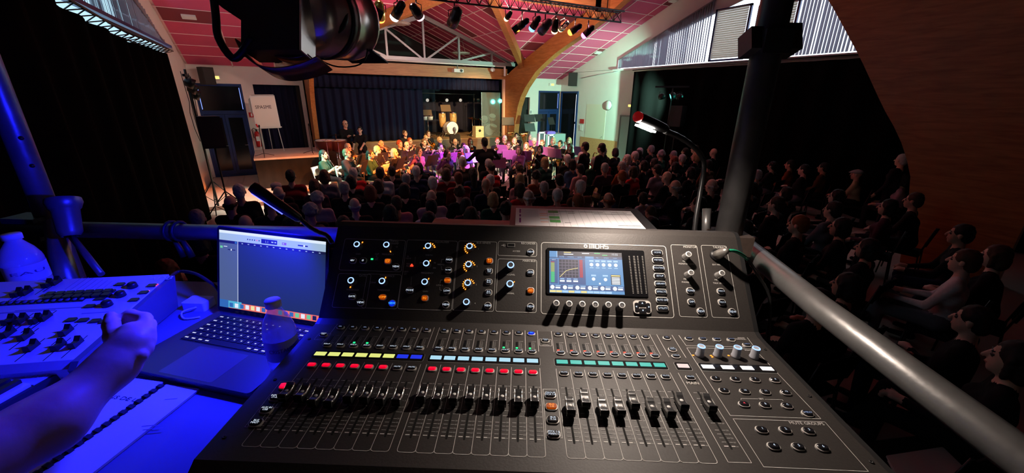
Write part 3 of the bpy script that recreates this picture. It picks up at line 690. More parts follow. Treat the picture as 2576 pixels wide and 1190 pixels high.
# ------------------------------------------------------------------ signs and wall items
M_exit = emit('exit_lamp', (1.0, 0.72, 0.15), 2.0)
def exit_sign(P, axis, label):
    t = thing('exit_light', label, 'exit light', P); X = V(1, 0, 0) if axis == 'y' else V(0, 1, 0)
    MB().box((0, 0, 0), (0.30 if axis == 'y' else 0.06, 0.06 if axis == 'y' else 0.30, 0.13)).build('housing', M_plastw, t, True)
    n_ = V(0, -0.034, 0) if axis == 'y' else V(-0.034, 0, 0)
    MB().box(n_+X*0.03, (0.16 if axis == 'y' else 0.006, 0.006 if axis == 'y' else 0.16, 0.08)).build('lamp_face', M_exit, t, True)
exit_sign(at_y(541, 195, YB-0.05), 'y', 'lit yellow exit light above the left blue door')
exit_sign(at_y(1388, 213, YB-0.05), 'y', 'lit yellow exit light above the far right blue door')
exit_sign(at_x(1587, 266, XR-0.05), 'x', 'lit yellow exit light on the right wall above the grey door')
P = at_x(1531, 265, XR-0.03); t = thing('wall_lamp', 'round white bulkhead lamp on the right wall', 'lamp', P)
MB().lathe([(0.19, 0), (0.19, 0.03), (0.15, 0.07), (0.0, 0.09)], (0, 0, 0), (-1, 0, 0), 20).build('shade', M_plastw, t, True); MB().lathe([(0.2, 0), (0.2, 0.02)], (0, 0, 0), (-1, 0, 0), 20).build('base', M_steelg, t, True)
M_red = mat('fire_red', (0.55, 0.02, 0.02), 0.35)
t = thing('wall_notice', 'red fire notice beside the dark corner door', 'notice', at_x(1464, 305, XR-0.02)); MB().box((0, 0, 0), (0.02, 0.28, 0.2)).build('plate', M_red, t, True); MB().box((-0.012, 0, -0.3), (0.012, 0.2, 0.25)).build('paper', M_plastw, t, True)
t = thing('wall_notice', 'small white notice beside the right blue door', 'notice', at_y(1335, 282, YB-0.03)); MB().box((0, 0, 0), (0.16, 0.02, 0.22)).build('plate', M_plastw, t, True); MB().box((0, -0.012, 0), (0.09, 0.006, 0.14)).build('print', mat('print_grey', (0.3, 0.3, 0.32)), t, True)
def extinguisher(P, label):
    t = thing('fire_extinguisher', label, 'extinguisher', P)
    MB().lathe([(0.075, 0), (0.085, 0.02), (0.085, 0.42), (0.06, 0.5), (0.03, 0.53)], n=16).build('cylinder', M_red, t, True)
    MB().lathe([(0.03, 0.53), (0.03, 0.58), (0.02, 0.6)], n=10).build('valve', M_blk, t, True)
    MB().tube([(0, 0, 0.59), (-0.08, 0, 0.64), (-0.13, 0, 0.58), (-0.11, 0, 0.3)], 0.012, 6).build('hose', M_blk, t, True)
    MB().box((0, -0.086, 0.28), (0.1, 0.004, 0.16)).build('label_plate', M_plastw, t, True)
extinguisher((-0.5, YB-0.09, 0.98), 'red fire extinguisher on the wall beside the flip chart')
t = thing('wall_notice', 'small red extinguisher sign left of the flip chart', 'notice', at_y(633, 289, YB-0.02)); MB().box((0, 0, 0), (0.16, 0.015, 0.16)).build('plate', M_red, t, True); MB().box((0, -0.01, 0), (0.05, 0.006, 0.1)).build('symbol', M_plastw, t, True)

# ------------------------------------------------------------------ low platform with flip chart and microphone stands
pf = thing('platform_box', 'low platform with white top and dark skirt beside the stage', 'platform', (0.32, 15.1, 0))
M_skirt = mat('grey_skirt', (0.018, 0.019, 0.018), 0.9, noise=0.2, nscale=6, spec=0.03)
MB().box((0.32, 15.15, 0.90), (1.9, 2.3, 0.06)).build('top_board', mat('cream_board', (0.66, 0.60, 0.52), 0.5, noise=0.05), pf)
def skirt(a, b, mbx):
    a, b = np.array(a, float), np.array(b, float); n = 26; vs = []
    for k in range(2):
        for i in range(n+1):
            p = a+(b-a)*i/n; q = 0.012*sin(i*1.7)*(1-k); vs.append((p[0]+q, p[1]+q, 0.87*k+0.012))
    mbx.add(vs, [(i, i+1, n+2+i, n+1+i) for i in range(n)], 0, True)
sk = MB(); skirt((-0.61, 14.02), (1.25, 14.02), sk); skirt((1.25, 14.02), (1.25, 16.3), sk); skirt((-0.61, 16.3), (-0.61, 14.02), sk); sk.build('skirt', M_skirt, pf)
for (x, y) in ((-0.5, 14.15), (1.14, 14.15), (-0.5, 16.15), (1.14, 16.15)): MB().box((x, y, 0.44), (0.05, 0.05, 0.86)).build('leg', M_blk, pf)
# flip chart
fc = thing('flip_chart', 'white flip chart on a tripod easel reading SPASME', 'flip chart', (-0.15, 15.7, 0.93))
def fp(px, py): return at_y(px, py, 15.7)
tl, trr, bl, br = fp(627, 245), fp(681, 240), fp(657, 322), fp(704, 319)
X = (trr-tl); Wd = np.linalg.norm(X); X /= Wd; Yv = (tl-bl); Hd = np.linalg.norm(Yv); Yv /= Hd
X = V(0.985, 0.0, 0.02); X /= np.linalg.norm(X); Yv = V(-0.20, 0.16, 1.0); Yv -= X*(Yv@X); Yv /= np.linalg.norm(Yv); Nn = np.cross(X, Yv)
c0 = (tl+trr+bl+br)/4; Wd, Hd = 0.66, 0.98
M_paper = mat('flip_paper', (0.80, 0.76, 0.68), 0.7)
MB().box(c0, (Wd+0.04, Hd+0.06, 0.02), X, Yv, Nn).build('board', M_plastw, fc)
pp = MB(); pp.box(c0+Nn*-0.0, (Wd, Hd, 0.006), X, Yv, Nn)
paper = MB().box(c0-Nn*-0.015, (Wd-0.02, Hd-0.04, 0.006), X, Yv, Nn).build('paper_pad', M_paper, fc)
sgn = -1 if (Nn@(CAM-c0)) < 0 else 1
tx = MB(); add_text(tx, 'SPASME', c0+Nn*sgn*0.021+Yv*0.16-X*0.03, X, Yv, 0.15, 0, 'c', 0.46); tx.build('lettering', mat('marker_ink', (0.05, 0.04, 0.05), 0.8), paper)
n = 10; vs = []
for i in range(n+1):
    a = pi*i/n
    for s in (-0.46, 0.5): vs.append(c0+Yv*(Hd/2+0.02)+X*s*Wd+Nn*sgn*(0.05*cos(a))+Yv*(0.05*sin(a))-(Yv*0.14*(i/n)**3))
fl2 = MB().add(vs, [(2*i, 2*i+1, 2*i+3, 2*i+2) for i in range(n)], 0, True)
vs = [c0+Yv*(Hd/2+0.02)-X*(0.46*Wd)-Nn*sgn*0.05+d for d in (V(0, 0, 0), X*-0.10+Yv*-0.1, X*-0.12+Yv*-0.5, X*0.1+Yv*-0.62, X*0.12)]
fl2.add(vs, [(0, 1, 2, 3, 4)]); fl2.build('turned_sheet', mat('turned_paper', (0.45, 0.48, 0.45), 0.7), fc)
MB().bar(c0-Yv*Hd/2-X*Wd/2+Nn*sgn*0.03, c0-Yv*Hd/2+X*(Wd/2+0.05)+Nn*sgn*0.03, 0.06, 0.03).build('pen_tray', M_plastw, fc)
MB().box(c0-Yv*(Hd/2-0.06)-X*(Wd/2-0.02)+Nn*sgn*0.03, (0.05, 0.14, 0.03), X*0.9+Yv*0.3, Yv*0.9-X*0.3, Nn).build('red_eraser', M_red, fc)
for s in (-0.8, 0.8): MB().cyl(c0-Yv*Hd/2+X*s*Wd/2, (c0[0]+s*0.42, c0[1]-0.12, 0.93), 0.011, n=6).build('leg', M_plastw, fc)
MB().cyl(c0, (c0[0], c0[1]+0.6, 0.93), 0.011, n=6).build('leg', M_plastw, fc)
def mic_stand(P, h, label, tilt=0.1):
    t = thing('microphone_stand', label, 'microphone stand', P)
    MB().cyl((0, 0, 0.02), (0, 0, h), 0.010, n=8).build('pole', M_blk, t, True)
    for k in range(3):
        a = 2*pi*k/3+pi/6; MB().cyl((0, 0, 0.1), (cos(a)*0.3, sin(a)*0.3, 0.008), 0.008, n=6).build('leg', M_blk, t, True)
    MB().lathe([(0.012, 0), (0.014, 0.12), (0.024, 0.14), (0.024, 0.18), (0.01, 0.2)], (0, 0, h), (tilt, -0.2, 1), 10).build('microphone', M_blk, t, True)
mic_stand((-0.35, 14.35, 0.93), 0.75, 'microphone stand at the left front of the low platform')
mic_stand((1.0, 14.5, 0.93), 0.75, 'microphone stand at the right front of the low platform')

# ------------------------------------------------------------------ percussion and gear on the stage
def sp(px, py, Y): return at_y(px, py, Y)
ZS = 0.945
M_chr = mat('chrome', (0.8, 0.8, 0.82), 0.12, metal=1.0)
M_brass = mat('brass', (0.85, 0.55, 0.18), 0.22, metal=1.0)
M_conga = wood('conga_wood', (0.35, 0.17, 0.05), (0.70, 0.45, 0.16), 0.3, 3, (10, 10, 1))
def conga(px, Y, label):
    P = sp(px, 330, Y); t = thing('conga', label, 'drum', (P[0], Y, ZS)); 
    MB().cyl((0, 0, 0.0), (0, 0, 0.5), 0.02, n=8).build('stand_post', M_chr, t, True)
    for k in range(3): a = 2*pi*k/3; MB().cyl((0, 0, 0.2), (cos(a)*0.25, sin(a)*0.25, 0.0), 0.012, n=6).build('leg', M_chr, t, True)
    MB().lathe([(0.10, 0.42), (0.13, 0.5), (0.165, 0.75), (0.17, 0.9), (0.155, 1.08)], n=20).build('shell', M_conga, t, True)
    MB().lathe([(0.165, 1.05), (0.168, 1.1), (0.16, 1.105), (0.16, 1.05)], n=20, cap=False).build('rim', M_chr, t, True)
    MB().lathe([(0.155, 1.08), (0.0, 1.082)], n=20, cap=False).build('drum_head', mat('drum_skin', (0.75, 0.68, 0.55), 0.5), t, True)
    for k in range(6): a = 2*pi*k/6; MB().cyl((cos(a)*0.175, sin(a)*0.175, 0.86), (cos(a)*0.17, sin(a)*0.17, 1.06), 0.008, n=6).build('lug', M_chr, t, True)
conga(1114, 18.2, 'tall wooden conga drum on the left of the pair'); conga(1141, 18.2, 'tall wooden conga drum on the right of the pair')
M_dr = mat('white_drum_shell', (0.75, 0.74, 0.68), 0.3)
def drum(P, axis, r, h, label, legs=None, m=None):
    t = thing('drum', label, 'drum', P); ax = np.array(axis, float)/np.linalg.norm(axis)
    MB().lathe([(r, 0), (r, h)], (0, 0, 0), ax, 22, cap=False).build('shell', m or M_dr, t, True)
    MB().lathe([(0, h), (r*0.97, h)], (0, 0, 0), ax, 22, cap=False).build('drum_head', mat('white_head', (0.82, 0.8, 0.74), 0.5), t, True)
    MB().lathe([(0, 0), (r*0.97, 0)], (0, 0, 0), ax, 22, cap=False).build('resonant_head', mat('white_head', (0.82, 0.8, 0.74), 0.5), t, True)
    for k in (0, h): MB().lathe([(r*0.97, k-0.012), (r*1.04, k-0.012), (r*1.04, k+0.012), (r*0.97, k+0.012)], (0, 0, 0), ax, 22, cap=False).build('hoop', M_chr, t, True)
    if legs:
        x, y, _ = basis_z(ax)
        for q in legs: MB().cyl(ax*h*0.5+np.array(q[0]), np.array(q[1]), 0.012, n=6).build('leg', M_chr, t, True)
    return t
YD = 18.0
P = sp(1130, 322, YD); drum((P[0], YD, P[2]), (0.1, -1, 0.05), 0.30, 0.34, 'white bass drum lying behind the seated man on stage', legs=[((0.2, 0, -0.2), (0.35, -0.1, ZS-P[2])), ((-0.2, 0, -0.2), (-0.35, -0.1, ZS-P[2]))])
P = sp(1218, 303, YD); drum((P[0], YD, P[2]), (-0.2, -0.6, 0.8), 0.17, 0.16, 'white tom drum on the left of the drum kit', legs=[((0, 0, 0), (0.15, 0.05, ZS-P[2]))])
P = sp(1238, 298, YD); drum((P[0], YD, P[2]), (-0.2, -0.6, 0.8), 0.17, 0.16, 'white tom drum on the right of the drum kit', legs=[((0, 0, 0), (-0.1, 0.1, ZS-P[2]))])
P = sp(1225, 325, YD); drum((P[0], YD, P[2]), (-0.1, -1, 0.0), 0.27, 0.34, 'pale bass drum below the two toms', legs=[((0.2, 0, -0.15), (0.3, -0.1, ZS-P[2])), ((-0.2, 0, -0.15), (-0.3, -0.1, ZS-P[2]))])
P = sp(1240, 322, 17.6); drum((P[0], 17.6, P[2]), (0.1, -0.5, 0.9), 0.18, 0.14, 'dark snare drum at the right of the drum kit', legs=[((0, 0, 0), (0, 0.0, ZS-P[2]))], m=M_blkp)
def bongos(px, py, Y):
    P = sp(px, py, Y); t = thing('bongo_pair', 'pair of chrome-rimmed bongos on a stand', 'drum', (P[0], Y, ZS)); z0 = P[2]-ZS
    MB().cyl((0, 0, 0), (0, 0, z0), 0.015, n=8).build('stand_post', M_chr, t, True)
    for k in range(3): a = 2*pi*k/3; MB().cyl((0, 0, 0.25), (cos(a)*0.3, sin(a)*0.3, 0.0), 0.01, n=6).build('leg', M_chr, t, True)
    for s, r in ((-0.13, 0.11), (0.13, 0.125)): 
        b = MB().lathe([(r*0.8, -0.08), (r, 0.1)], (s, 0, z0), n=18).build('bongo_shell', M_dr, t, True); MB().lathe([(r*0.98, 0.07), (r*1.08, 0.07), (r*1.08, 0.11), (r*0.98, 0.11)], (s, 0, z0), n=18, cap=False).build('rim', M_chr, b)
        b.children[0].matrix_parent_inverse = Matrix()
bongos(1076, 297, 18.0)
def cymbal(px, py, Y, r, label):
    P = sp(px, py, Y); t = thing('cymbal', label, 'cymbal', (P[0], Y, ZS)); z0 = P[2]-ZS
    MB().lathe([(r, -0.02), (0.06, 0.01), (0.04, 0.03), (0.0, 0.035)], (0, 0, z0), (0.08, -0.2, 1), 24, cap=False).build('disc', M_brass, t, True)
    MB().cyl((0, 0, 0), (0, 0, z0+0.06), 0.011, n=8).build('stand_post', M_chr, t, True)
    for k in range(3): a = 2*pi*k/3; MB().cyl((0, 0, 0.3), (cos(a)*0.28, sin(a)*0.28, 0.0), 0.01, n=6).build('leg', M_chr, t, True)
cymbal(1188, 297, 17.6, 0.24, 'brass cymbal on a chrome stand left of the drum kit'); cymbal(1206, 300, 18.3, 0.2, 'thin cymbal on a stand behind the brass one')
P = sp(1203, 345, 17.3); t = thing('wooden_crate', 'pale wooden box drum at the stage edge', 'box', (P[0], 17.3, ZS))
MB().box((0, 0, 0.25), (0.42, 0.36, 0.5)).build('body', wood('pale_ply', (0.55, 0.42, 0.20), (0.68, 0.55, 0.30), 0.5), t, True); MB().lathe([(0.06, 0), (0.06, 0.01)], (0, -0.182, 0.3), (0, -1, 0), 14).build('sound_hole', M_blk, t, True)
def music_stand(P, ax, h, label, col=None, w_=0.5, tilt=0.35, sheet=None, group='music stands'):
    t = thing('music_stand', label, 'music stand', P, ax, group=group)
    MB().cyl((0, 0, 0.05), (0, 0, h-0.05), 0.012, n=8).build('pole', M_blk, t, True)
    for k in range(3): a = 2*pi*k/3+0.5; MB().cyl((0, 0, 0.25), (cos(a)*0.28, sin(a)*0.28, 0.006), 0.009, n=6).build('leg', M_blk, t, True)
    Yv = V(0, sin(tilt), cos(tilt)); N = V(0, -cos(tilt), sin(tilt))
    MB().box(V(0, 0, h)+Yv*0.10, (w_, 0.33, 0.008), V(1, 0, 0), Yv, N).build('desk', col or M_blkp, t, True)
    MB().box(V(0, 0, h)-Yv*0.07+N*0.03, (w_, 0.008, 0.06), V(1, 0, 0), Yv, N).build('lip', col or M_blkp, t, True)
    return t
for k, (px, py, Y) in enumerate(((1278, 305, 14.6), (1333, 297, 15.2), (1334, 320, 14.0), (1357, 296, 15.4), (1388, 304, 15.0), (1311, 292, 16.0))):
    P = sp(px, py, Y); music_stand((P[0], Y, 0.0), 0.2*k-0.4, P[2]-0.1, 'tall black music stand, %s from the left beside the timber arch' % NW[[0, 2, 3, 4, 5, 1][k]])
for k, (px, py, Y) in enumerate(((1074, 285, 18.3), (1122, 272, 18.6))):
    P = sp(px, py, Y); music_stand((P[0], Y, ZS), 0.0, P[2]-ZS-0.1, ['brown music stand desk above the bongos', 'brown music stand desk above the congas'][k], mat('brown_desk', (0.16, 0.085, 0.04), 0.6))
# small lamps on a rail at the back of the stage
t = thing('stage_rail', 'thin pale rail across the back of the stage with lamps', 'rail', sp(1130, 236, 19.2))
MB().cyl(sp(1052, 234, 19.2), sp(1195, 238, 19.2), 0.018, n=6).build('pipe', M_steelg, t)
for px in (1055, 1192): P = sp(px, 236, 19.2); MB().cyl((P[0], 19.2, ZS), P, 0.02, n=6).build('upright', M_steelg, t)
for k, px in enumerate((1075, 1124, 1158, 1203)):
    P = sp(px, 252, 19.1); par('small_lamp', P, (P[0]-1.0, 12, 2.2), (0.9, 0.85, 0.75), 0, 'small lamp on the back rail of the stage, %s from the left' % NW[k], r=0.085, glow=0.55 if k < 3 else 0, group='small lamps at the back of the stage')
for k, (px, py) in enumerate(((1094, 262), (1192, 258), (1247, 285))):
    P = sp(px, py, 18.4); mic_stand((P[0], 18.4, ZS), P[2]-ZS, ['tall microphone stand between the bongos and congas', 'tall pale microphone stand left of the clear drum screen', 'microphone stand right of the drum kit'][k])
# clear drum screen
M_acr = mat('clear_acrylic', (0.75, 0.95, 0.95), 0.08, trans=0.9, ior=1.3)
t = thing('drum_screen', 'clear acrylic screen panel before the drum kit', 'screen', sp(1236, 345, 17.25))
a, b = sp(1211, 232, 17.25), sp(1259, 232, 17.25)
MB().box(((a[0]+b[0])/2, 17.25, (ZS+a[2])/2), (b[0]-a[0], 0.01, a[2]-ZS)).build('pane', M_acr, t); MB().bar((a[0], 17.25, ZS), (a[0], 17.25, a[2]), 0.02, 0.02).build('edge', M_steelg, t)
par('led_par', sp(1240, 256, 18.9), (6.5, 12, 2.0), TE, 60, 'teal lamp seen through the middle of the clear drum screen', r=0.12, glow=12, group='teal lamps at the back of the stage', floor=ZS)
par('led_par', sp(1258, 254, 18.9), (7.5, 12, 2.2), TE, 60, 'teal lamp at the right edge of the clear drum screen', r=0.11, glow=14, group='teal lamps at the back of the stage', floor=ZS)
# teal flight case with two framed sheets and a purple cloth
P = at_z(1387, 355, 0.75); P = at_y(1387, 345, 13.6)
t = thing('flight_case', 'large teal-lit flight case beside the right blue door', 'case', (P[0], 13.6, 0))
zc = at_y(1387, 336, 13.6)[2]
MB().box((0, 0, zc/2), (1.05, 0.6, zc)).build('body', mat('case_grey', (0.22, 0.27, 0.27), 0.4), t, True)
for s in (-1, 1): MB().box((s*0.52, -0.3, zc/2), (0.04, 0.03, zc)).build('corner_edge', M_chr, t, True)
for k, (px, py) in enumerate(((1363, 347), (1386, 353))):
    Q = at_y(px, py, 12.9); f_ = thing('framed_sheet', ['white framed sheet on the left leaning at the flight case', 'white framed sheet on the right leaning at the flight case'][k], 'frame', (Q[0], 12.9, Q[2]-0.3))
    for (x, z, w_, h_) in ((0, 0.03, 0.28, 0.06), (0, 0.5, 0.28, 0.06), (-0.12, 0.26, 0.05, 0.5), (0.12, 0.26, 0.05, 0.5)): MB().box((x, 0, z), (w_, 0.03, h_)).build('frame_bar', M_plastw, f_, True)
    MB().box((0, 0.01, 0.26), (0.2, 0.01, 0.42)).build('sheet', mat('dark_print', (0.05, 0.06, 0.07)), f_, True); MB().box((0, 0.0, -0.15), (0.03, 0.03, 0.3)).build('post', M_blk, f_, True)
Q = at_y(1382, 331, 13.6); t = thing('purple_cloth', 'folded purple cloth on top of the flight case', 'cloth', (Q[0], 13.6, zc))
MB().box((0, 0, 0.035), (0.42, 0.3, 0.07)).build('fold', mat('purple_cloth', (0.22, 0.10, 0.50), 0.8), t, True); MB().box((0.02, 0, 0.085), (0.36, 0.26, 0.03)).build('fold', mat('purple_cloth', (0.22, 0.10, 0.50), 0.8), t, True)
# ------------------------------------------------------------------ implicit surfaces for bodies
def sd_caps(p, a, b, ra, rb):
    a, b = np.array(a, float), np.array(b, float); ab = b-a; L = max(ab@ab, 1e-9)
    q = [p[i]-a[i] for i in range(3)]
    t = np.clip((q[0]*ab[0]+q[1]*ab[1]+q[2]*ab[2])/L, 0, 1)
    return np.sqrt((q[0]-t*ab[0])**2+(q[1]-t*ab[1])**2+(q[2]-t*ab[2])**2)-(ra+(rb-ra)*t)
def sd_ell(p, c, r):
    q = [(p[i]-c[i])/r[i] for i in range(3)]
    k0 = np.sqrt(q[0]**2+q[1]**2+q[2]**2); k1 = np.sqrt((q[0]/r[0])**2+(q[1]/r[1])**2+(q[2]/r[2])**2)
    return k0*(k0-1)/np.maximum(k1, 1e-9)
def sdf(prims, X, Y, Z):
    """prims: ('c',a,b,ra,rb,mat[,k]) or ('e',c,r,mat[,k]) ; ('-e',c,r) cuts.  Returns distance and material"""
    p = (X, Y, Z); D = None; M = None; best = None
    for q in prims:
        if q[0] == 'c': d = sd_caps(p, *q[1:5]); m = q[5]; k = q[6] if len(q) > 6 else 0.025
        elif q[0] == '-e':
            D = np.maximum(D, -sd_ell(p, q[1], q[2])); continue
        else: d = sd_ell(p, q[1], q[2]); m = q[3]; k = q[4] if len(q) > 4 else 0.025
        if D is None: D = d; best = d.copy(); M = np.full(d.shape, m, np.int8); continue
        h = np.clip(0.5+0.5*(D-d)/k, 0, 1); D = D*(1-h)+d*h-k*h*(1-h)
        w_ = d < best; best = np.where(w_, d, best); M = np.where(w_, m, M)
    return D, M
def surfnet(xs, ys, zs, Fv):
    S = Fv < 0; n = Fv.shape; cs = (n[0]-1, n[1]-1, n[2]-1)
    acc = np.zeros(cs+(3,)); cnt = np.zeros(cs, int); G_ = [xs, ys, zs]
    for ax in range(3):
        sl0 = [slice(None)]*3; sl1 = [slice(None)]*3; sl0[ax] = slice(0, -1); sl1[ax] = slice(1, None)
        a, b = Fv[tuple(sl0)], Fv[tuple(sl1)]; E = S[tuple(sl0)] != S[tuple(sl1)]
        with np.errstate(all='ignore'): t = np.where(E, a/(a-b), 0)
        sh = [1, 1, 1]; sh[ax] = -1
        C = G_[ax][:-1].reshape(sh)+t*np.diff(G_[ax]).reshape(sh)
        o = [i for i in range(3) if i != ax]
        for d0 in (0, 1):
            for d1 in (0, 1):
                s = [slice(None)]*3; s[o[0]] = slice(d0, d0+cs[o[0]]); s[o[1]] = slice(d1, d1+cs[o[1]])
                e = E[tuple(s)]; cnt += e; acc[..., ax] += np.where(e, C[tuple(s)], 0)
                for oo, dd in ((o[0], d0), (o[1], d1)):
                    h = [1, 1, 1]; h[oo] = -1; acc[..., oo] += e*G_[oo][dd:dd+cs[oo]].reshape(h)
    on = cnt > 0; idx = np.full(cs, -1); idx[on] = np.arange(on.sum()); vs = acc[on]/cnt[on][:, None]
    fs = []
    for ax in range(3):
        sl0 = [slice(None)]*3; sl1 = [slice(None)]*3; sl0[ax] = slice(0, -1); sl1[ax] = slice(1, None)
        E = S[tuple(sl0)] != S[tuple(sl1)]; u, w_ = (ax+1) % 3, (ax+2) % 3
        I = np.argwhere(E); I = I[(I[:, u] > 0) & (I[:, u] < n[u]-1) & (I[:, w_] > 0) & (I[:, w_] < n[w_]-1)]
        if not len(I): continue
        def at(du, dw):
            J = I.copy(); J[:, u] += du; J[:, w_] += dw; return idx[J[:, 0], J[:, 1], J[:, 2]]
        q = np.stack([at(-1, -1), at(0, -1), at(0, 0), at(-1, 0)], 1)
        flip = ~S[I[:, 0], I[:, 1], I[:, 2]]; q[flip] = q[flip][:, ::-1]
        fs.append(q)
    return vs, np.concatenate(fs)
def implicit(prims, xs, ys, zs, name, rough=0.0):
    X, Y, Z = np.meshgrid(xs, ys, zs, indexing='ij'); D, _ = sdf(prims, X, Y, Z)
    if rough: D = D+rough*(np.sin(105*X+2*np.sin(60*Z))*np.sin(95*Y+1.3)+0.8*np.sin(120*Z+2.5*np.sin(80*X))*np.sin(90*Y+70*X))
    vs, fs = surfnet(xs, ys, zs, D); c = vs[fs].mean(1); _, M = sdf(prims, c[:, 0], c[:, 1], c[:, 2])
    me = bpy.data.meshes.new(name); me.from_pydata(vs.tolist(), [], fs.tolist())
    me.polygons.foreach_set('material_index', M.astype(int)); me.polygons.foreach_set('use_smooth', [True]*len(fs)); me.update()
    return me
def axis_pts(lo, hi, step, fine=None, fs=None):
    pts = [lo]
    while pts[-1] < hi:
        x = pts[-1]; s = fs if (fine and fine[0] <= x < fine[1]) else step; pts.append(x+s)
    return np.array(pts)

# material slots of a body: 0 skin, 1 top, 2 trousers, 3 shoes, 4 eye/brow, 5 mouth
def head_prims(c, tilt=0.0):
    c = np.array(c, float); f = lambda x, y, z: c+V(x, y*cos(tilt)-z*sin(tilt), y*sin(tilt)+z*cos(tilt))
    P = [('e', f(0, -0.012, 0.025), (0.074, 0.094, 0.098), 0), ('e', f(0, 0.03, -0.045), (0.056, 0.062, 0.075), 0),
         ('c', f(0, 0.045, -0.095), f(0, 0.06, -0.10), 0.024, 0.02, 0), ('c', f(0, 0.092, 0.012), f(0, 0.112, -0.028), 0.009, 0.014, 0, 0.012)]
    for s in (-1, 1):
        P += [('e', f(s*0.078, -0.005, -0.012), (0.013, 0.022, 0.033), 0, 0.008), ('e', f(s*0.031, 0.083, 0.004), (0.015, 0.011, 0.008), 4, 0.004), ('e', f(s*0.032, 0.086, 0.026), (0.019, 0.008, 0.005), 4, 0.004)]
    P += [('e', f(0, 0.090, -0.062), (0.023, 0.010, 0.007), 5, 0.004)]
    return P
def hand_prims(w_, d, curl=0.5, side=1, up=(0, 0, 1)):
    """palm and five fingers from wrist w_ in direction d"""
    w_, d = np.array(w_, float), np.array(d, float); d /= np.linalg.norm(d)
    u = np.array(up, float); s = np.cross(d, u); s /= np.linalg.norm(s); u = np.cross(s, d); s = s*side
    P = [('c', w_, w_+d*0.075, 0.026, 0.034, 0)]
    for k, L in enumerate((0.062, 0.072, 0.068, 0.054)):
        b = w_+d*0.085+s*(0.030-0.020*k); m_ = b+d*L*0.55-u*L*0.3*curl; e = m_+d*L*0.35*(1-curl)-u*L*0.55*curl
        P += [('c', b, m_, 0.011, 0.010, 0, 0.006), ('c', m_, e, 0.010, 0.009, 0, 0.006)]
    b = w_+d*0.03+s*0.03; P += [('c', b, b+d*0.035+s*0.022, 0.013, 0.012, 0, 0.01), ('c', b+d*0.035+s*0.022, b+d*0.065+s*0.018-u*0.01, 0.011, 0.010, 0, 0.006)]
    return P
def body(name, pose='sit', female=False, lean=0.0, hands=((0.16, 0.30, 0.62), (-0.16, 0.30, 0.62)), headtilt=0.0, headyaw=0.0, sleeves=True, elbow_out=0.06, wide=1.0, step=0.0205, cross=False, handdir=None):
    """figure facing +y standing/sitting at the origin; returns mesh and head centre"""
    P = []
    sw = (0.165 if female else 0.19)*wide; 
    if pose == 'sit': hz = 0.53; hip = V(0, 0, hz)
    else: hz = 0.93 if not female else 0.88; hip = V(0, 0, hz)
    tl = 0.46 if not female else 0.43
    ch = hip+V(0, sin(lean)*tl*0.72, cos(lean)*tl*0.72); nk = hip+V(0, sin(lean)*tl*1.08, cos(lean)*tl*1.08)
    wr = 0.115*wide
    P += [('e', hip+V(0, 0, 0.0), (0.165*wide, 0.125, 0.12), 2, 0.05), ('c', hip+V(0, 0, 0.06), hip+(ch-hip)*0.55, wr*1.05, wr*1.0, 1, 0.06)]
    P += [('c', ch+V(-sw*0.52, 0, -0.02), ch+V(sw*0.52, 0, -0.02), 0.112*wide, 0.112*wide, 1, 0.07), ('c', nk+V(-sw*0.85, 0, -0.035), nk+V(sw*0.85, 0, -0.035), 0.058, 0.058, 1, 0.06)]
    if female: P += [('e', ch+V(s*0.07, 0.09, 0.0), (0.06, 0.055, 0.06), 1, 0.04) for s in (-1, 1)]
    hc = nk+V(0, 0.025+0.05*sin(lean), 0.185)
    P += [('c', nk+V(0, -0.005, -0.02), hc+V(0, -0.02, -0.06), 0.056, 0.050, 0, 0.03)]
    P += head_prims(hc, -headtilt)
    for i, s in enumerate((1, -1)):
        sh = nk+V(s*sw, 0, -0.055); hd = np.array(hands[i], float)
        up_, lo = 0.29, 0.26; v = hd-sh; d = np.linalg.norm(v); d2 = min(d, (up_+lo)*0.995)
        a = (up_**2-lo**2+d2**2)/(2*d2); hh = sqrt(max(up_**2-a**2, 0)); vn = v/d
        ax = V(s*elbow_out*6, -0.35, -0.9); ax = ax-vn*(ax@vn); ax /= np.linalg.norm(ax)
        hd = sh+vn*d2; el = sh+vn*a+ax*hh
        P += [('c', sh, el, 0.056 if not female else 0.048, 0.044, 1, 0.04), ('c', el, hd, 0.042, 0.027, 1 if sleeves else 0, 0.02)]
        dr = (hd-el) if handdir is None else np.array(handdir[i], float)
        P += hand_prims(hd, dr, 0.6, s)
    if pose == 'sit':
        for s in (1, -1):
            hp = hip+V(s*0.085, 0.02, 0.0)
            if cross and s == 1: kn = V(0.02, 0.45, 0.64); an = V(-0.16, 0.55, 0.40); toe = an+V(-0.06, 0.14, -0.02)
            else: kn = V(s*0.12, 0.46, 0.52); an = V(s*0.12, 0.44, 0.09); toe = an+V(s*0.02, 0.16, -0.05)
            P += [('c', hp, kn, 0.088, 0.062, 2, 0.04), ('c', kn, an, 0.058, 0.042, 2, 0.03), ('c', an+V(0, -0.03, -0.045), toe, 0.040, 0.032, 3, 0.02)]
    else:
        for s in (1, -1):
            hp = hip+V(s*0.085, 0, -0.02); kn = V(s*0.10, 0.02, hz*0.52); an = V(s*0.11, -0.02, 0.09)
            P += [('c', hp, kn, 0.088, 0.060, 2, 0.04), ('c', kn, an, 0.056, 0.042, 2, 0.03), ('c', an+V(0, -0.02, -0.045), an+V(s*0.02, 0.17, -0.05), 0.040, 0.033, 3, 0.02)]
    lo = np.min([np.min(np.array(q[1:3] if q[0] == 'c' else [np.array(q[1])-np.array(q[2]), np.array(q[1])+np.array(q[2])]), axis=0) for q in P], axis=0)-0.13
    hi = np.max([np.max(np.array(q[1:3] if q[0] == 'c' else [np.array(q[1])-np.array(q[2]), np.array(q[1])+np.array(q[2])]), axis=0) for q in P], axis=0)+0.13
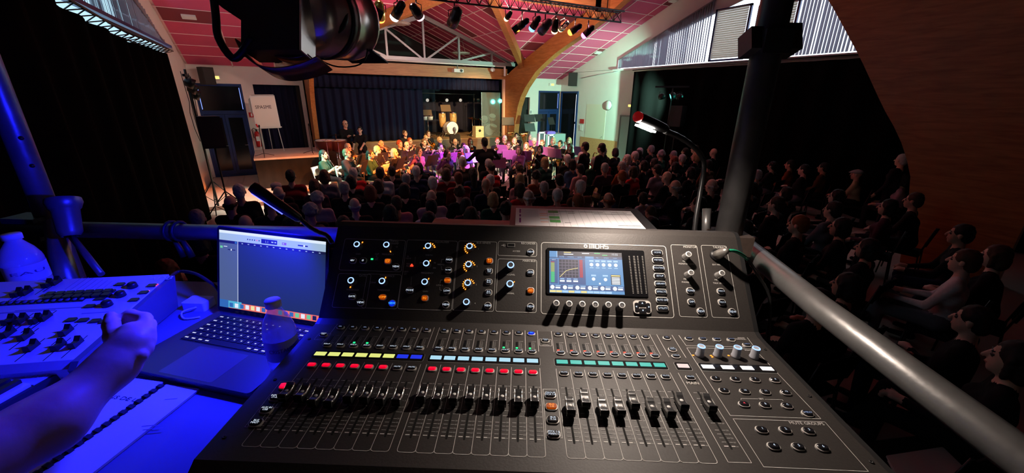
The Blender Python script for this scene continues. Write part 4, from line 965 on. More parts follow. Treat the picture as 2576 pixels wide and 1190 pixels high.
    xs = axis_pts(lo[0], hi[0], step, (hc[0]-0.1, hc[0]+0.1), step*0.55); ys = axis_pts(lo[1], hi[1], step, (hc[1]-0.13, hc[1]+0.15), step*0.55); zs = axis_pts(max(lo[2], -0.02), hi[2], step, (hc[2]-0.16, hc[2]+0.15), step*0.55)
    return implicit(P, xs, ys, zs, name), hc, -headtilt
def hair_mesh(style, tilt=0.0):
    f = lambda x, y, z: V(x, y*cos(tilt)-z*sin(tilt), y*sin(tilt)+z*cos(tilt))
    cap = [('e', f(0, -0.022, 0.036), (0.084, 0.100, 0.100), 0, 0.02)]
    if style == 'short': P = cap+[('e', f(0, -0.06, -0.03), (0.072, 0.062, 0.075), 0, 0.03)]
    elif style == 'ring': P = [('c', f(0.074, 0.0, 0.0), f(0.05, -0.085, -0.01), 0.022, 0.026, 0), ('c', f(-0.074, 0.0, 0.0), f(-0.05, -0.085, -0.01), 0.022, 0.026, 0), ('c', f(0.05, -0.085, -0.01), f(-0.05, -0.085, -0.01), 0.026, 0.026, 0), ('c', f(0.04, -0.08, -0.06), f(-0.04, -0.08, -0.06), 0.02, 0.02, 0)]
    elif style == 'curly':
        rr = random.Random(5); P = [('e', f(0, -0.03, 0.035), (0.094, 0.108, 0.108), 0, 0.02)]
        for k in range(26):
            a, b = rr.uniform(0, 2*pi), rr.uniform(-0.5, 1.4); P.append(('e', f(0.085*cos(a)*cos(b), -0.035+0.09*sin(a)*cos(b) if sin(a) < 0.3 else -0.03, 0.03+0.095*sin(b)), (0.028, 0.028, 0.028), 0, 0.012))
    elif style == 'bob': P = cap+[('e', f(0, -0.055, -0.05), (0.092, 0.075, 0.10), 0, 0.03), ('c', f(0.08, 0.0, 0.02), f(0.078, 0.005, -0.10), 0.022, 0.02, 0), ('c', f(-0.08, 0.0, 0.02), f(-0.078, 0.005, -0.10), 0.022, 0.02, 0)]
    elif style == 'long': P = cap+[('c', f(0, -0.07, -0.02), f(0, -0.11, -0.27), 0.085, 0.055, 0, 0.03), ('c', f(0.078, -0.01, 0.02), f(0.075, 0.01, -0.2), 0.024, 0.022, 0), ('c', f(-0.078, -0.01, 0.02), f(-0.075, 0.01, -0.2), 0.024, 0.022, 0)]
    elif style == 'tail': P = cap+[('c', f(0, -0.115, 0.03), f(0, -0.15, -0.16), 0.032, 0.016, 0, 0.02)]
    elif style == 'bun': P = cap+[('e', f(0, -0.12, 0.06), (0.042, 0.042, 0.042), 0, 0.01)]
    elif style == 'cap': P = [('e', f(0, -0.015, 0.06), (0.095, 0.112, 0.058), 0, 0.02), ('c', f(-0.04, 0.09, 0.045), f(0.04, 0.09, 0.045), 0.02, 0.02, 0, 0.03), ('c', f(0, 0.1, 0.045), f(0, 0.14, 0.035), 0.02, 0.014, 0, 0.03)]
    # cut away the face
    if style not in ('cap', 'ring'): P.append(('-e', f(0, 0.105, -0.05), (0.082, 0.078, 0.115)))
    r = np.arange(-0.20, 0.21, 0.0125)
    return implicit(P, np.arange(-0.15, 0.151, 0.0125), r, np.arange(-0.36, 0.18, 0.0125), 'hair', 0.0 if style == 'cap' else 0.0045)
_HM = {}
def hair_for(style, tilt):
    k = (style, round(tilt, 2))
    if k not in _HM: _HM[k] = hair_mesh(style, tilt)
    return _HM[k]
SKIN = [mat('skin_%d' % i, c, 0.55, noise=0.08, nscale=30) for i, c in enumerate(((0.60, 0.36, 0.26), (0.52, 0.29, 0.20), (0.66, 0.42, 0.32), (0.45, 0.25, 0.17)))]
HAIRC = {'white': (0.55, 0.53, 0.52), 'grey': (0.30, 0.29, 0.29), 'lgrey': (0.42, 0.40, 0.38), 'dark': (0.014, 0.010, 0.009), 'brown': (0.055, 0.028, 0.015), 'lbrown': (0.13, 0.07, 0.035), 'auburn': (0.14, 0.03, 0.012), 'blond': (0.40, 0.27, 0.13), 'ginger': (0.28, 0.075, 0.02)}
CLO = {'black': (0.010, 0.010, 0.012), 'dark': (0.020, 0.018, 0.020), 'navy': (0.012, 0.018, 0.05), 'red': (0.42, 0.02, 0.025), 'darkred': (0.16, 0.015, 0.02), 'grey': (0.13, 0.13, 0.15), 'lgrey': (0.38, 0.38, 0.42), 'blue': (0.07, 0.13, 0.25), 'green': (0.02, 0.07, 0.05), 'brown': (0.10, 0.05, 0.03), 'orange': (0.42, 0.15, 0.03), 'rust': (0.25, 0.07, 0.03), 'mauve': (0.34, 0.26, 0.32), 'pink': (0.42, 0.20, 0.22), 'purple': (0.20, 0.07, 0.22), 'white': (0.6, 0.58, 0.58), 'yellow': (0.50, 0.32, 0.02), 'plum': (0.06, 0.025, 0.04), 'khaki': (0.35, 0.29, 0.18), 'lilac': (0.45, 0.42, 0.52)}
M_eye = mat('eye_dark', (0.03, 0.02, 0.02), 0.4); M_mouth = mat('lips', (0.38, 0.13, 0.11), 0.5)
hm = lambda k: mat('hair_'+k, HAIRC[k], 0.7, noise=0.35, nscale=60)
cm = lambda k: mat('cloth_'+k, CLO[k], 0.9, noise=0.2, nscale=40, spec=0.15)
_BM = {}
def get_body(key, **kw):
    if key not in _BM: _BM[key] = body('body', **kw)
    return _BM[key]
def person(key, kw, loc, rz, skin, top, bottom, style, hcol, label, group, scale=1.0):
    me, hc, tilt = get_body(key, **kw)
    t = thing('person', label, 'person', loc, rz, group); t.scale = (scale, scale, scale)
    o = bpy.data.objects.new('body', me); COL.objects.link(o); o.parent = t
    if len(me.materials) == 0:
        for m_ in (SKIN[0], cm('dark'), cm('black'), cm('black'), M_eye, M_mouth): me.materials.append(m_)
    for i, m_ in enumerate((SKIN[skin], cm(top), cm(bottom), cm('black'), M_eye, M_mouth)): o.material_slots[i].link = 'OBJECT'; o.material_slots[i].material = m_
    if style != 'bald':
        h = hair_for(style, tilt); ho = bpy.data.objects.new('cap' if style == 'cap' else 'hair', h); COL.objects.link(ho); ho.parent = t; ho.location = hc
        if len(h.materials) == 0: h.materials.append(hm('dark'))
        ho.material_slots[0].link = 'OBJECT'; ho.material_slots[0].material = hm(hcol)
    return t

# ------------------------------------------------------------------ chairs
def chair_proto(name, m_fr, m_seat, label, cat='chair'):
    t = thing(name, label, cat)
    MB().box((0, 0, 0.43), (0.42, 0.42, 0.045)).build('seat', m_seat, t, True)
    vs = []; n = 6
    bk = MB()
    for k in range(3):
        for i in range(n+1):
            x = -0.2+0.4*i/n; vs.append((x, -0.21-0.05*k/2+0.02*cos(pi*x/0.4)-0.02, 0.60+0.12*k))
    for k in range(3):
        for i in range(n+1):
            x = -0.2+0.4*i/n; vs.append((x, -0.235-0.05*k/2+0.02*cos(pi*x/0.4)-0.02, 0.60+0.12*k))
    w_ = n+1; o_ = 3*w_
    fs = [(k*w_+i, k*w_+i+1, (k+1)*w_+i+1, (k+1)*w_+i) for k in range(2) for i in range(n)]; fs += [tuple(o_+q for q in reversed(f_)) for f_ in fs]
    fs += [(2*w_+i, 2*w_+i+1, o_+2*w_+i+1, o_+2*w_+i) for i in range(n)]+[(i+1, i, o_+i, o_+i+1) for i in range(n)]
    bk.add(vs, fs, 0, True); bk.build('backrest', m_seat, t, True)
    for s in (-1, 1):
        MB().tube([(s*0.2, 0.19, 0.42), (s*0.21, 0.21, 0.0)], 0.011, 6).build('leg', m_fr, t, True)
        MB().tube([(s*0.2, -0.27, 0.84), (s*0.2, -0.2, 0.45), (s*0.21, -0.25, 0.0)], 0.011, 6).build('leg', m_fr, t, True)
    return t
ch_a = chair_proto('stacking_chair', M_blk, mat('black_seat_fabric', (0.008, 0.008, 0.009), 0.9, spec=0.1), 'x')
ch_m = chair_proto('cream_chair', mat('cream_tube', (0.75, 0.72, 0.62), 0.4), mat('cream_seat', (0.62, 0.58, 0.46), 0.6), 'x')
_first = {}
def place_chair(proto, loc, rz, label, group):
    if id(proto) not in _first: _first[id(proto)] = 1; c = proto
    else: c = copy_tree(proto)
    c.location = loc; c.rotation_euler = (0, 0, rz); tag(c, label, 'chair', group)
    for ch in c.children: ch.matrix_parent_inverse = Matrix()
    return c

# ------------------------------------------------------------------ the audience: head pixels, hair, clothes
AUD = """667 484 short white dark|640 513 ring dark black|703 552 bald - grey|732 499 ring grey dark|742 471 cap lgrey dark|777 458 short dark darkred|775 526 bald - dark|801 536 bob dark black|809 497 curly lgrey mauve|830 468 long brown plum|851 526 curly grey dark|851 453 bob brown grey|878 463 bob dark black|905 449 short lgrey red|884 484 short grey black|898 538 long brown dark|937 511 ring lgrey dark|950 465 bob brown dark|970 445 short brown lgrey|962 486 bob auburn dark|1012 450 short grey navy|1016 437 short dark dark|1026 478 bob dark black|1007 503 short brown pink|1005 534 bob dark plum|1061 440 short white navy|1082 464 short white dark|1075 425 bob dark black|1122 425 curly brown lgrey|1136 442 bob brown darkred|1148 457 short auburn darkred|1145 485 curly brown black|1093 489 bald - mauve|1079 511 short dark lilac|1179 445 long dark navy|1167 420 short grey dark|1202 458 short white dark|1212 420 short grey dark|1234 425 bun dark red|1256 456 bob blond pink|1208 481 bald - navy|1241 486 bob blond green|1263 484 bob brown red|1216 521 curly dark purple|1285 429 tail brown black|1309 445 curly dark rust|1322 468 short grey black|1286 498 ring white brown|1351 495 short white darkred|1384 456 short dark dark|1415 485 short white brown|1448 513 short ginger dark|1309 516 bob brown brown|1403 412 bob blond green|1430 413 bob dark blue|1460 421 short dark pink|1268 530 bob brown brown|1144 513 bob dark plum|1084 549 bob dark black|1161 533 bob brown plum|1439 402 short white dark|1477 397 short white brown|1500 397 bob brown dark|1538 387 short grey dark|1559 387 bob dark black|1586 391 bob dark black|1544 404 short brown darkred|1573 406 bob lgrey mauve|1503 410 short grey green|1518 422 short grey plum|1554 418 short grey rust|1565 443 short ginger black|1608 398 short lgrey dark|1623 383 short white plum|1639 381 short grey dark|1656 389 curly grey green|1623 412 bob dark black|1600 428 bob brown red|1642 426 short dark mauve|1691 387 short grey dark|1724 383 short dark black|1749 377 short brown dark|1711 401 short lgrey black|1749 397 bob blond dark|1800 386 bald - black|1680 418 bob dark black|1657 408 bob dark dark|1682 406 bob auburn brown|1709 424 bob dark black|1687 449 bald - black|1720 474 ring grey black|1631 472 bob dark lilac|1646 505 tail brown orange|1517 501 ring ginger lilac|1775 474 ring lgrey black|1788 418 short dark brown|1885 410 short white dark|1876 478 short dark dark|1921 413 short dark dark|1913 440 short grey dark|2110 426 short dark rust|2134 424 short dark brown|2186 407 cap grey khaki|2203 420 bob dark mauve|2237 426 bob dark yellow|2102 495 bob dark dark|2314 516 short brown dark|2232 522 bob dark plum|2041 577 short ginger dark|1959 661 short brown black|2079 535 short dark grey|2106 577 bob dark dark|2220 619 bob dark dark|2310 640 short brown white|1913 568 bob dark black|217 540 short grey dark|316 535 bob auburn dark|511 550 short grey dark|250 622 ring grey brown|5 545 short dark dark|585 580 bob dark black|1360 540 bob brown dark|1400 545 short dark dark|1560 530 bob dark black|1610 560 short dark dark|930 545 bob dark dark|860 560 short dark dark|1770 520 short dark black|1840 520 bob dark black|1990 480 bob dark dark|2020 430 short dark dark|1960 520 short brown dark|2440 600 short dark black|2160 720 bob dark black|2530 650 bob brown black|2380 800 short dark black|2480 860 bob dark black|2060 760 short dark black"""
POSES = {'m1': dict(), 'm2': dict(lean=0.12, hands=((0.10, 0.42, 0.66), (-0.10, 0.42, 0.66))), 'm3': dict(lean=-0.05, hands=((-0.08, 0.22, 0.78), (0.08, 0.24, 0.75)), wide=1.08), 'm4': dict(lean=-0.03, cross=True, hands=((0.14, 0.36, 0.70), (-0.10, 0.36, 0.68))),
         'f1': dict(female=True), 'f2': dict(female=True, lean=0.1, hands=((0.06, 0.36, 0.66), (-0.06, 0.36, 0.66))), 'f3': dict(female=True, lean=-0.04, cross=True, hands=((0.10, 0.34, 0.68), (-0.10, 0.34, 0.66)))}
pts = []
for i, e_ in enumerate(AUD.split('|')):
    a = e_.split(); P = at_z(float(a[0]), float(a[1]), 1.20)
    if P[0] > 11.5: P = at_x(float(a[0]), float(a[1]), 11.5)          # the drape is the limit
    if P[0] < -1.1: P = at_x(float(a[0]), float(a[1]), -1.1)
    pts.append([P[0], P[1], a, i])
pos = np.array([[p[0], p[1]] for p in pts])
for it in range(80):                                   # keep shoulder room between neighbours
    for i in range(len(pos)):
        d = pos-pos[i]; d[:, 1] *= 0.8; r = np.hypot(d[:, 0], d[:, 1]); 
        for j in np.where((r < 0.6) & (r > 1e-6))[0]:
            u = pos[i]-pos[j]; u /= max(np.hypot(*u), 1e-6); s_ = (0.6-r[j])*0.25
            pos[i] += u*s_; pos[j] -= u*s_
pos[:, 0] = np.clip(pos[:, 0], -1.2, 11.6)
HNAME = {'white': 'white hair', 'grey': 'grey hair', 'lgrey': 'light grey hair', 'dark': 'dark hair', 'brown': 'brown hair', 'lbrown': 'light brown hair', 'auburn': 'auburn hair', 'blond': 'blond hair', 'ginger': 'ginger hair', '-': 'bald head'}
CNAME = {'lgrey': 'pale grey', 'darkred': 'dark red', 'dark': 'dark', 'pink': 'dusky pink', 'lilac': 'pale lilac'}
rows = np.round(pos[:, 1]/0.95).astype(int); rl = sorted(set(rows)); rr = random.Random(11)
order = {}
for r_ in rl:
    for k, i in enumerate(sorted(np.where(rows == r_)[0], key=lambda i: pos[i, 0])): order[i] = k
for i, (x0, y0, a, _) in enumerate(pts):
    fem = a[2] in ('bob', 'long', 'curly', 'tail', 'bun'); key = rr.choice(['f1', 'f2', 'f3'] if fem else ['m1', 'm2', 'm3', 'm4'])
    x, y = pos[i]; rz = rr.uniform(-0.2, 0.2)+0.06*(x-5)*0.6
    sc_ = rr.uniform(0.96, 1.04); 
    if a[4] in ('lilac', 'orange') and float(a[0]) > 1600: sc_ = 0.85
    hcol = a[3] if a[3] != '-' else 'grey'
    rw = NW[rl.index(rows[i])]; od = NW[order[i]]
    lab = '%s listener in %s clothes, %s from left in %s row from back' % (HNAME[a[3]].replace(' hair', '-haired').replace('bald head', 'bald'), CNAME.get(a[4], a[4]), od, rw)
    top = a[4]; bot = rr.choice(['black', 'navy', 'dark', 'grey'])
    if i == 69: bot = 'khaki'; key = 'm4'
    person('aud_'+key, POSES[key], (x, y, 0), rz, rr.randrange(3), top, bot, a[2], hcol, lab, 'seated audience', sc_)
    place_chair(ch_a, (x, y, 0), rz, 'black stacking chair under the %s listener in the %s row from back' % (od, rw), 'audience chairs')
# ------------------------------------------------------------------ the band
P = at_x(2274, 392, 11.5)
person('stand_f', dict(pose='stand', female=True, hands=((0.2, 0.15, 0.8), (-0.2, 0.15, 0.8))), (11.5, P[1], 0), -0.3, 0, 'dark', 'black', 'short', 'lgrey', 'grey-haired person standing at the right drape behind the yellow-clad listener', 'standing audience', P[2]/1.62)
M_bk = mat('clarinet_black', (0.02, 0.015, 0.015), 0.25); M_slv = mat('silver', (0.8, 0.8, 0.82), 0.18, metal=1.0)
KEYS = {}
def inst_clarinet(t):
    a, b = V(0, 0.135, 1.13), V(0.0, 0.47, 0.60); d = b-a
    MB().tube([a, a+d*0.06], [0.006, 0.011], 10).build('mouthpiece', M_blk, t, True)
    MB().tube([a+d*0.06, a+d*0.85, a+d*0.93, b], [0.013, 0.014, 0.017, 0.034], 12).build('tube_body', M_bk, t, True)
    k = MB()
    for s in np.linspace(0.15, 0.8, 9): k.cyl(a+d*s, a+d*(s+0.02), 0.018, n=10)
    k.bar(a+d*0.2+V(0.016, 0, 0), a+d*0.78+V(0.016, 0, 0), 0.006, 0.006); k.build('keywork', M_slv, t, True)
def inst_flute(t):
    MB().tube([(-0.06, 0.15, 1.145), (0.56, 0.19, 1.10)], 0.011, 10).build('tube_body', M_slv, t, True)
    k = MB()
    for s in np.linspace(0.2, 0.95, 9): k.cyl((0.56*s, 0.15+0.04*s, 1.15-0.045*s), (0.56*s, 0.15+0.04*s, 1.17-0.045*s), 0.010, n=8)
    k.build('keywork', M_slv, t, True)
def bell(mb_, p, d, r0, r1, L, n=18): mb_.lathe([(r0, 0), (r0*1.1, L*0.4), (r0*1.6, L*0.7), (r1*0.6, L*0.9), (r1, L), (r1*0.97, L), (r0*1.4, L*0.72), (r0*0.8, L*0.3)], p, d, n, cap=False)
def inst_trumpet(t):
    m = MB(); a, d = V(0, 0.14, 1.14), V(0, 0.97, -0.22); d /= np.linalg.norm(d); u = V(0, 0.22, 0.97)
    m.tube([a, a+d*0.02, a+d*0.32], [0.012, 0.006, 0.006], 8); m.tube([a+d*0.32, a+d*0.37-u*0.04, a+d*0.32-u*0.08, a+d*0.10-u*0.08, a+d*0.06-u*0.04, a+d*0.10, a+d*0.25+V(0.03, 0, 0)], 0.007, 8); m.build('tubing', M_brass, t, True)
    b = MB(); bell(b, a+d*0.24+V(0.03, 0, 0), d, 0.008, 0.062, 0.28); b.build('bell', M_brass, t, True)
    v = MB()
    for k in range(3): v.cyl(a+d*(0.18+0.032*k)+u*0.04, a+d*(0.18+0.032*k)-u*0.12, 0.011, n=8)
    v.build('valves', M_slv, t, True)
def inst_sax(t):
    m = MB(); m.tube([(0, 0.135, 1.14), (0.0, 0.20, 1.15), (0.02, 0.24, 1.08), (0.06, 0.26, 0.9), (0.11, 0.28, 0.62), (0.13, 0.33, 0.53), (0.14, 0.41, 0.55), (0.145, 0.44, 0.62)], [0.008, 0.011, 0.014, 0.020, 0.030, 0.036, 0.040, 0.044], 12); m.build('tube_body', M_brass, t, True)
    b = MB(); bell(b, (0.145, 0.44, 0.62), (0.03, 0.25, 1), 0.044, 0.085, 0.2); b.build('bell', M_brass, t, True)
    k = MB()
    for s in range(7): k.cyl((0.055+0.008*s, 0.285+0.003*s, 0.92-0.045*s), (0.055+0.008*s, 0.305+0.003*s, 0.92-0.045*s), 0.014, n=8)
    k.build('keywork', M_slv, t, True); MB().tube([(0, 0.125, 1.135), (0, 0.16, 1.145)], [0.006, 0.011], 8).build('mouthpiece', M_blk, t, True)
def inst_horn(t):
    m = MB(); c = V(0.06, 0.33, 0.86)
    for R_ in (0.15, 0.12, 0.10): m.tube([c+V(R_*cos(a), 0.015*sin(3*a), R_*sin(a)) for a in np.linspace(0, 2*pi, 25)], 0.010, 8, cap=False)
    m.tube([(0, 0.14, 1.13), (0.0, 0.24, 1.06), c+V(0, 0, 0.14)], 0.006, 8); m.build('tubing', M_brass, t, True)
    b = MB(); bell(b, c+V(0.10, -0.02, -0.06), (0.85, -0.25, -0.35), 0.02, 0.15, 0.26); b.build('bell', M_brass, t, True)
    v = MB()
    for k in range(3): v.cyl(c+V(-0.08+0.03*k, 0.03, 0.02), c+V(-0.08+0.03*k, -0.03, 0.02), 0.015, n=8)
    v.build('valves', M_slv, t, True)
def inst_trombone(t):
    m = MB(); a, d = V(0, 0.14, 1.14), V(0.0, 0.95, -0.3); d /= np.linalg.norm(d); s = V(0.09, 0, 0)
    m.tube([a, a+d*0.7], 0.007, 8); m.tube([a+d*0.7, a+d*0.74+s*0.5, a+d*0.7+s, a+s], 0.007, 8); m.tube([a+s, a+s-d*0.2, a+s*-0.2-d*0.28, a-s-d*0.2, a-s+d*0.05], 0.009, 8); m.build('slide', M_brass, t, True)
    b = MB(); bell(b, a-s+d*0.02, d, 0.010, 0.10, 0.42); b.build('bell', M_brass, t, True)
def inst_tuba(t):
    m = MB(); m.tube([(0, 0.14, 1.13), (0.0, 0.2, 1.05), (-0.1, 0.28, 0.9), (-0.1, 0.28, 0.62), (0.0, 0.3, 0.55), (0.14, 0.3, 0.6), (0.15, 0.28, 0.9)], [0.01, 0.012, 0.02, 0.03, 0.045, 0.06, 0.07], 12); m.tube([(-0.02, 0.26, 0.62+0.0), (-0.02, 0.26, 0.95), (0.06, 0.26, 1.0), (0.06, 0.26, 0.65)], 0.016, 8); m.build('tubing', M_brass, t, True)
    b = MB(); bell(b, (0.15, 0.28, 0.88), (0.15, 0.05, 1), 0.07, 0.19, 0.5, 22); b.build('bell', M_brass, t, True)
    v = MB()
    for k in range(3): v.cyl((-0.06+0.035*k, 0.36, 0.7), (-0.06+0.035*k, 0.36, 0.9), 0.014, n=8)
    v.build('valves', M_slv, t, True)
INST = {'clarinet': (inst_clarinet, ((0.02, 0.29, 0.84), (-0.02, 0.37, 0.71))), 'flute': (inst_flute, ((0.36, 0.14, 1.07), (0.10, 0.13, 1.06))), 'trumpet': (inst_trumpet, ((0.03, 0.30, 1.02), (-0.03, 0.28, 1.02))),
        'saxophone': (inst_sax, ((0.10, 0.26, 0.74), (0.02, 0.26, 0.92))), 'french_horn': (inst_horn, ((0.16, 0.22, 0.80), (-0.05, 0.30, 0.88))), 'trombone': (inst_trombone, ((0.09, 0.48, 0.98), (-0.02, 0.24, 1.02))), 'tuba': (inst_tuba, ((-0.06, 0.34, 0.88), (0.10, 0.34, 0.72)))}
IP = {}
# px, py of the head, instrument, sex/hair, hair colour, top, row
BAND = """833 386 clarinet f tail dark green front|856 386 clarinet m short lbrown dark front|875 371 french_horn m short grey black middle|933 384 clarinet f tail dark green front|954 380 clarinet m short blond dark front|977 381 clarinet f bob grey black front|967 362 trombone m ring white black middle|999 361 trumpet f curly auburn black middle|1021 365 saxophone m ring dark black middle|1037 356 trumpet m short ginger black back|1053 378 flute f bob dark purple front|1060 358 trumpet m short lbrown black back|1071 348 trombone m short blond black back|1106 352 french_horn f curly blond black back|1107 370 flute m short dark purple front|1125 385 flute f long dark purple front|1145 358 clarinet m ring auburn black back|1166 367 flute f bob dark rust middle|1173 374 clarinet f bob white white front|1183 354 trumpet f long auburn black back|1253 355 trumpet m short ginger black back|1270 349 trombone m short lgrey black back|1281 366 clarinet m short brown black front|1293 355 saxophone m short blond black middle|1299 342 tuba m short dark black back|1306 375 clarinet f bob brown purple front|1324 365 saxophone f long lbrown black front|1334 345 tuba m short grey black back|1345 356 french_horn m short grey black middle|1359 373 saxophone f bob dark black front|1371 361 clarinet m short lbrown black middle|1395 352 french_horn f bob blond black back|1402 362 clarinet m short dark black front|1429 352 flute f long blond white back|1434 368 saxophone f long lbrown black front"""
bl = [q.split() for q in BAND.split('|')]
bp = []
for q in bl:
    P = at_z(float(q[0]), float(q[1]), 1.21); bp.append([P[0], P[1]])
bp = np.array(bp); bp[:, 1] = np.clip(bp[:, 1], 10.3, 15.9)
for it in range(80):
    for i in range(len(bp)):
        d = bp-bp[i]; r = np.hypot(d[:, 0], d[:, 1]*0.9)
        for j in np.where((r < 0.62) & (r > 1e-6))[0]:
            u = bp[i]-bp[j]; u /= np.hypot(*u); s_ = (0.62-r[j])*0.25; bp[i] += u*s_; bp[j] -= u*s_
cnt = {}
for i, q in enumerate(bl):
    x, y = bp[i]; dx, dy = 4.9-x, 9.2-y; rz = atan2(-dx, dy); ins = q[2]
    row = q[7]; cnt.setdefault(row, 0); od = NW[cnt[row]]; cnt[row] += 1
    fn, hands = INST[ins]; fem = q[3] == 'f'
    dz = -0.03 if fem else 0.0
    key = 'band_%s_%s' % (ins, q[3])
    person(key, dict(female=fem, hands=tuple((h[0], h[1], h[2]+dz) for h in hands), elbow_out=0.10, headtilt=-0.05, sleeves=(i % 3 != 0)), (x, y, 0), rz, i % 3, q[6], 'black', q[4], q[5], 'seated %s player in %s, %s from the left in the %s band row' % (ins.replace('_', ' '), q[6], od, row), 'seated band musicians')
    if ins not in IP: g = thing(ins, 'x', ins.replace('_', ' ')); fn(g); IP[ins] = g
    else: g = copy_tree(IP[ins])
    g.location = (x, y, dz); g.rotation_euler = (0, 0, rz)
    for c_ in g.children: c_.matrix_parent_inverse = Matrix()
    tag(g, '%s held by the %s player from the left in the %s band row' % (ins.replace('_', ' '), od, row), ins.replace('_', ' '), 'band instruments')
    place_chair(ch_m, (x, y, 0), rz, 'cream tube chair under the %s musician from the left in the %s band row' % (od, row), 'band chairs')
# standing figures
def standing(px, py, zt, kw, skin, top, style, hc_, label, face, sc_=None, Y=None, fem=False):
    P = at_z(px, py, zt) if Y is None else at_y(px, py, Y); x, y = P[0], P[1]
    d = np.array(face, float)-V(x, y); rz = atan2(-d[0], d[1])
    s_ = (P[2]+0.0)/(1.79 if not fem else 1.70)
    person('st_%s_%s' % (label[:14], px), dict(pose='stand', female=fem, **kw), (x, y, 0), rz, skin, top, 'black', style, hc_, label, 'standing band members', s_)
    return x, y, rz
standing(1219, 341, 1.80, dict(hands=((0.42, 0.30, 1.12), (-0.50, 0.22, 1.15)), wide=1.22, elbow_out=0.2), 1, 'black', 'short', 'dark', 'conductor in a black suit seen from behind with arms raised', (4.9, 14), fem=False)
standing(866, 298, 1.8, dict(hands=((0.12, 0.32, 1.22), (-0.12, 0.32, 1.22))), 0, 'black', 'ring', 'dark', 'tall man in black standing at the back by the stage curtain', (4.5, 9), Y=15.95)
standing(905, 314, 1.8, dict(hands=((0.25, 0.42, 1.0), (-0.05, 0.45, 1.0)), lean=0.15, sleeves=False), 2, 'black', 'short', 'dark', 'young man in black with bare forearms playing percussion', (1.5, 12), Y=15.6)
standing(1018, 325, 1.7, dict(hands=((0.15, 0.28, 0.95), (-0.15, 0.28, 0.95)), headtilt=-0.3), 0, 'black', 'curly', 'brown', 'curly-haired woman in black standing head bowed behind the brass', (4.8, 9), Y=14.9, fem=True)
standing(1077, 326, 1.7, dict(hands=((0.15, 0.28, 0.95), (-0.15, 0.28, 0.95))), 2, 'black', 'long', 'brown', 'long-haired woman in black standing below the bongos', (4.8, 9), Y=15.0, fem=True)
standing(1143, 317, 1.75, dict(hands=((0.15, 0.28, 0.95), (-0.15, 0.28, 0.95))), 2, 'brown', 'short', 'lgrey', 'man in dark shirt standing before the white bass drum', (4.8, 9), Y=15.4)
x, y, rz = standing(1474, 352, 1.75, dict(hands=((0.10, 0.30, 0.98), (-0.05, 0.30, 1.1))), 0, 'black', 'short', 'dark', 'man in black standing at the right edge of the band', (6.0, 9.5))
x, y, rz = standing(1516, 355, 1.75, dict(hands=((0.13, 0.28, 0.98), (0.02, 0.28, 1.15))), 0, 'black', 'short', 'dark', 'saxophone player standing alone at the far right of the band', (6.0, 10.5))
g = copy_tree(IP['saxophone']); g.location = (x, y, 0.30); g.rotation_euler = (0, 0, rz); tag(g, 'saxophone held by the lone standing player at the far right', 'saxophone', 'band instruments')
for c_ in g.children: c_.matrix_parent_inverse = Matrix()
# score stands
M_mauvelit = mat('mauve_desk', (0.30, 0.10, 0.32), 0.6); M_sheet = mat('sheet_paper', (0.82, 0.82, 0.80), 0.7)  # mauve stage light is put into the desk colour
SH = None
def sheet_on(st, rz, h, label, tilt=0.35, blue=False):
    t = thing('sheet_music', label, 'sheet music', st, rz, group='sheet music on the stands')
    Yv = V(0, sin(tilt), cos(tilt)); N = V(0, -cos(tilt), sin(tilt))
    for s in (-1, 1): MB().box(V(s*0.112, 0, h)+Yv*0.10+N*0.010, (0.215, 0.30, 0.006), V(1, 0, 0), Yv, N).build('page', mat('blue_page', (0.08, 0.12, 0.6), 0.6) if (blue and s < 0) else M_sheet, t, True)
    st_ = MB()
    for s in (-1, 1):
        for k in range(7): st_.box(V(s*0.112, 0, h)+Yv*(0.21-0.035*k)+N*0.0145, (0.17, 0.008, 0.001), V(1, 0, 0), Yv, N)
    st_.build('staves', mat('stave_ink', (0.15, 0.15, 0.16)), t, True)
STD = [(913, 420, 0, 1), (907, 404, 0, 1), (988, 415, 0, 1), (1005, 412, 0, 1), (1086, 404, 0, 1), (1188, 397, 0, 2), (1268, 376, 1, 0), (1284, 390, 1, 0), (1251, 410, 1, 0), (1379, 382, 1, 0), (1396, 386, 1, 0), (1461, 381, 1, 0), (1346, 364, 1, 0), (1040, 392, 0, 0), (1075, 392, 0, 0), (960, 398, 0, 1), (1130, 398, 1, 0), (1320, 392, 1, 0)]
for k, (px, py, mv, sh) in enumerate(STD):
    P = at_z(px, py, 0.98); d = V(P[0]-4.9, P[1]-9.2); rz = atan2(d[1], d[0])-pi/2+pi if k != 5 else pi
    rz = atan2(-(d[0]), d[1])+pi if k != 5 else 0.3
    rz = rz+pi if k != 5 else rz
    if k == 5: P = at_z(px, py, 1.0)
    nm = NW[sorted(range(len(STD)), key=lambda i: STD[i][0]).index(k)]
    music_stand((P[0], P[1], 0), rz+pi if k != 5 else rz, 0.9, '%s music stand, %s from the left inside the band' % ('mauve-lit' if mv else 'black', nm), M_mauvelit if mv else None, group='band music stands')
    if sh: sheet_on((P[0], P[1], 0), rz+pi if k != 5 else rz, 0.9, 'open white sheet music on the %s stand from the left' % nm if sh == 1 else 'blue and white score on the conductor stand', blue=sh == 2)
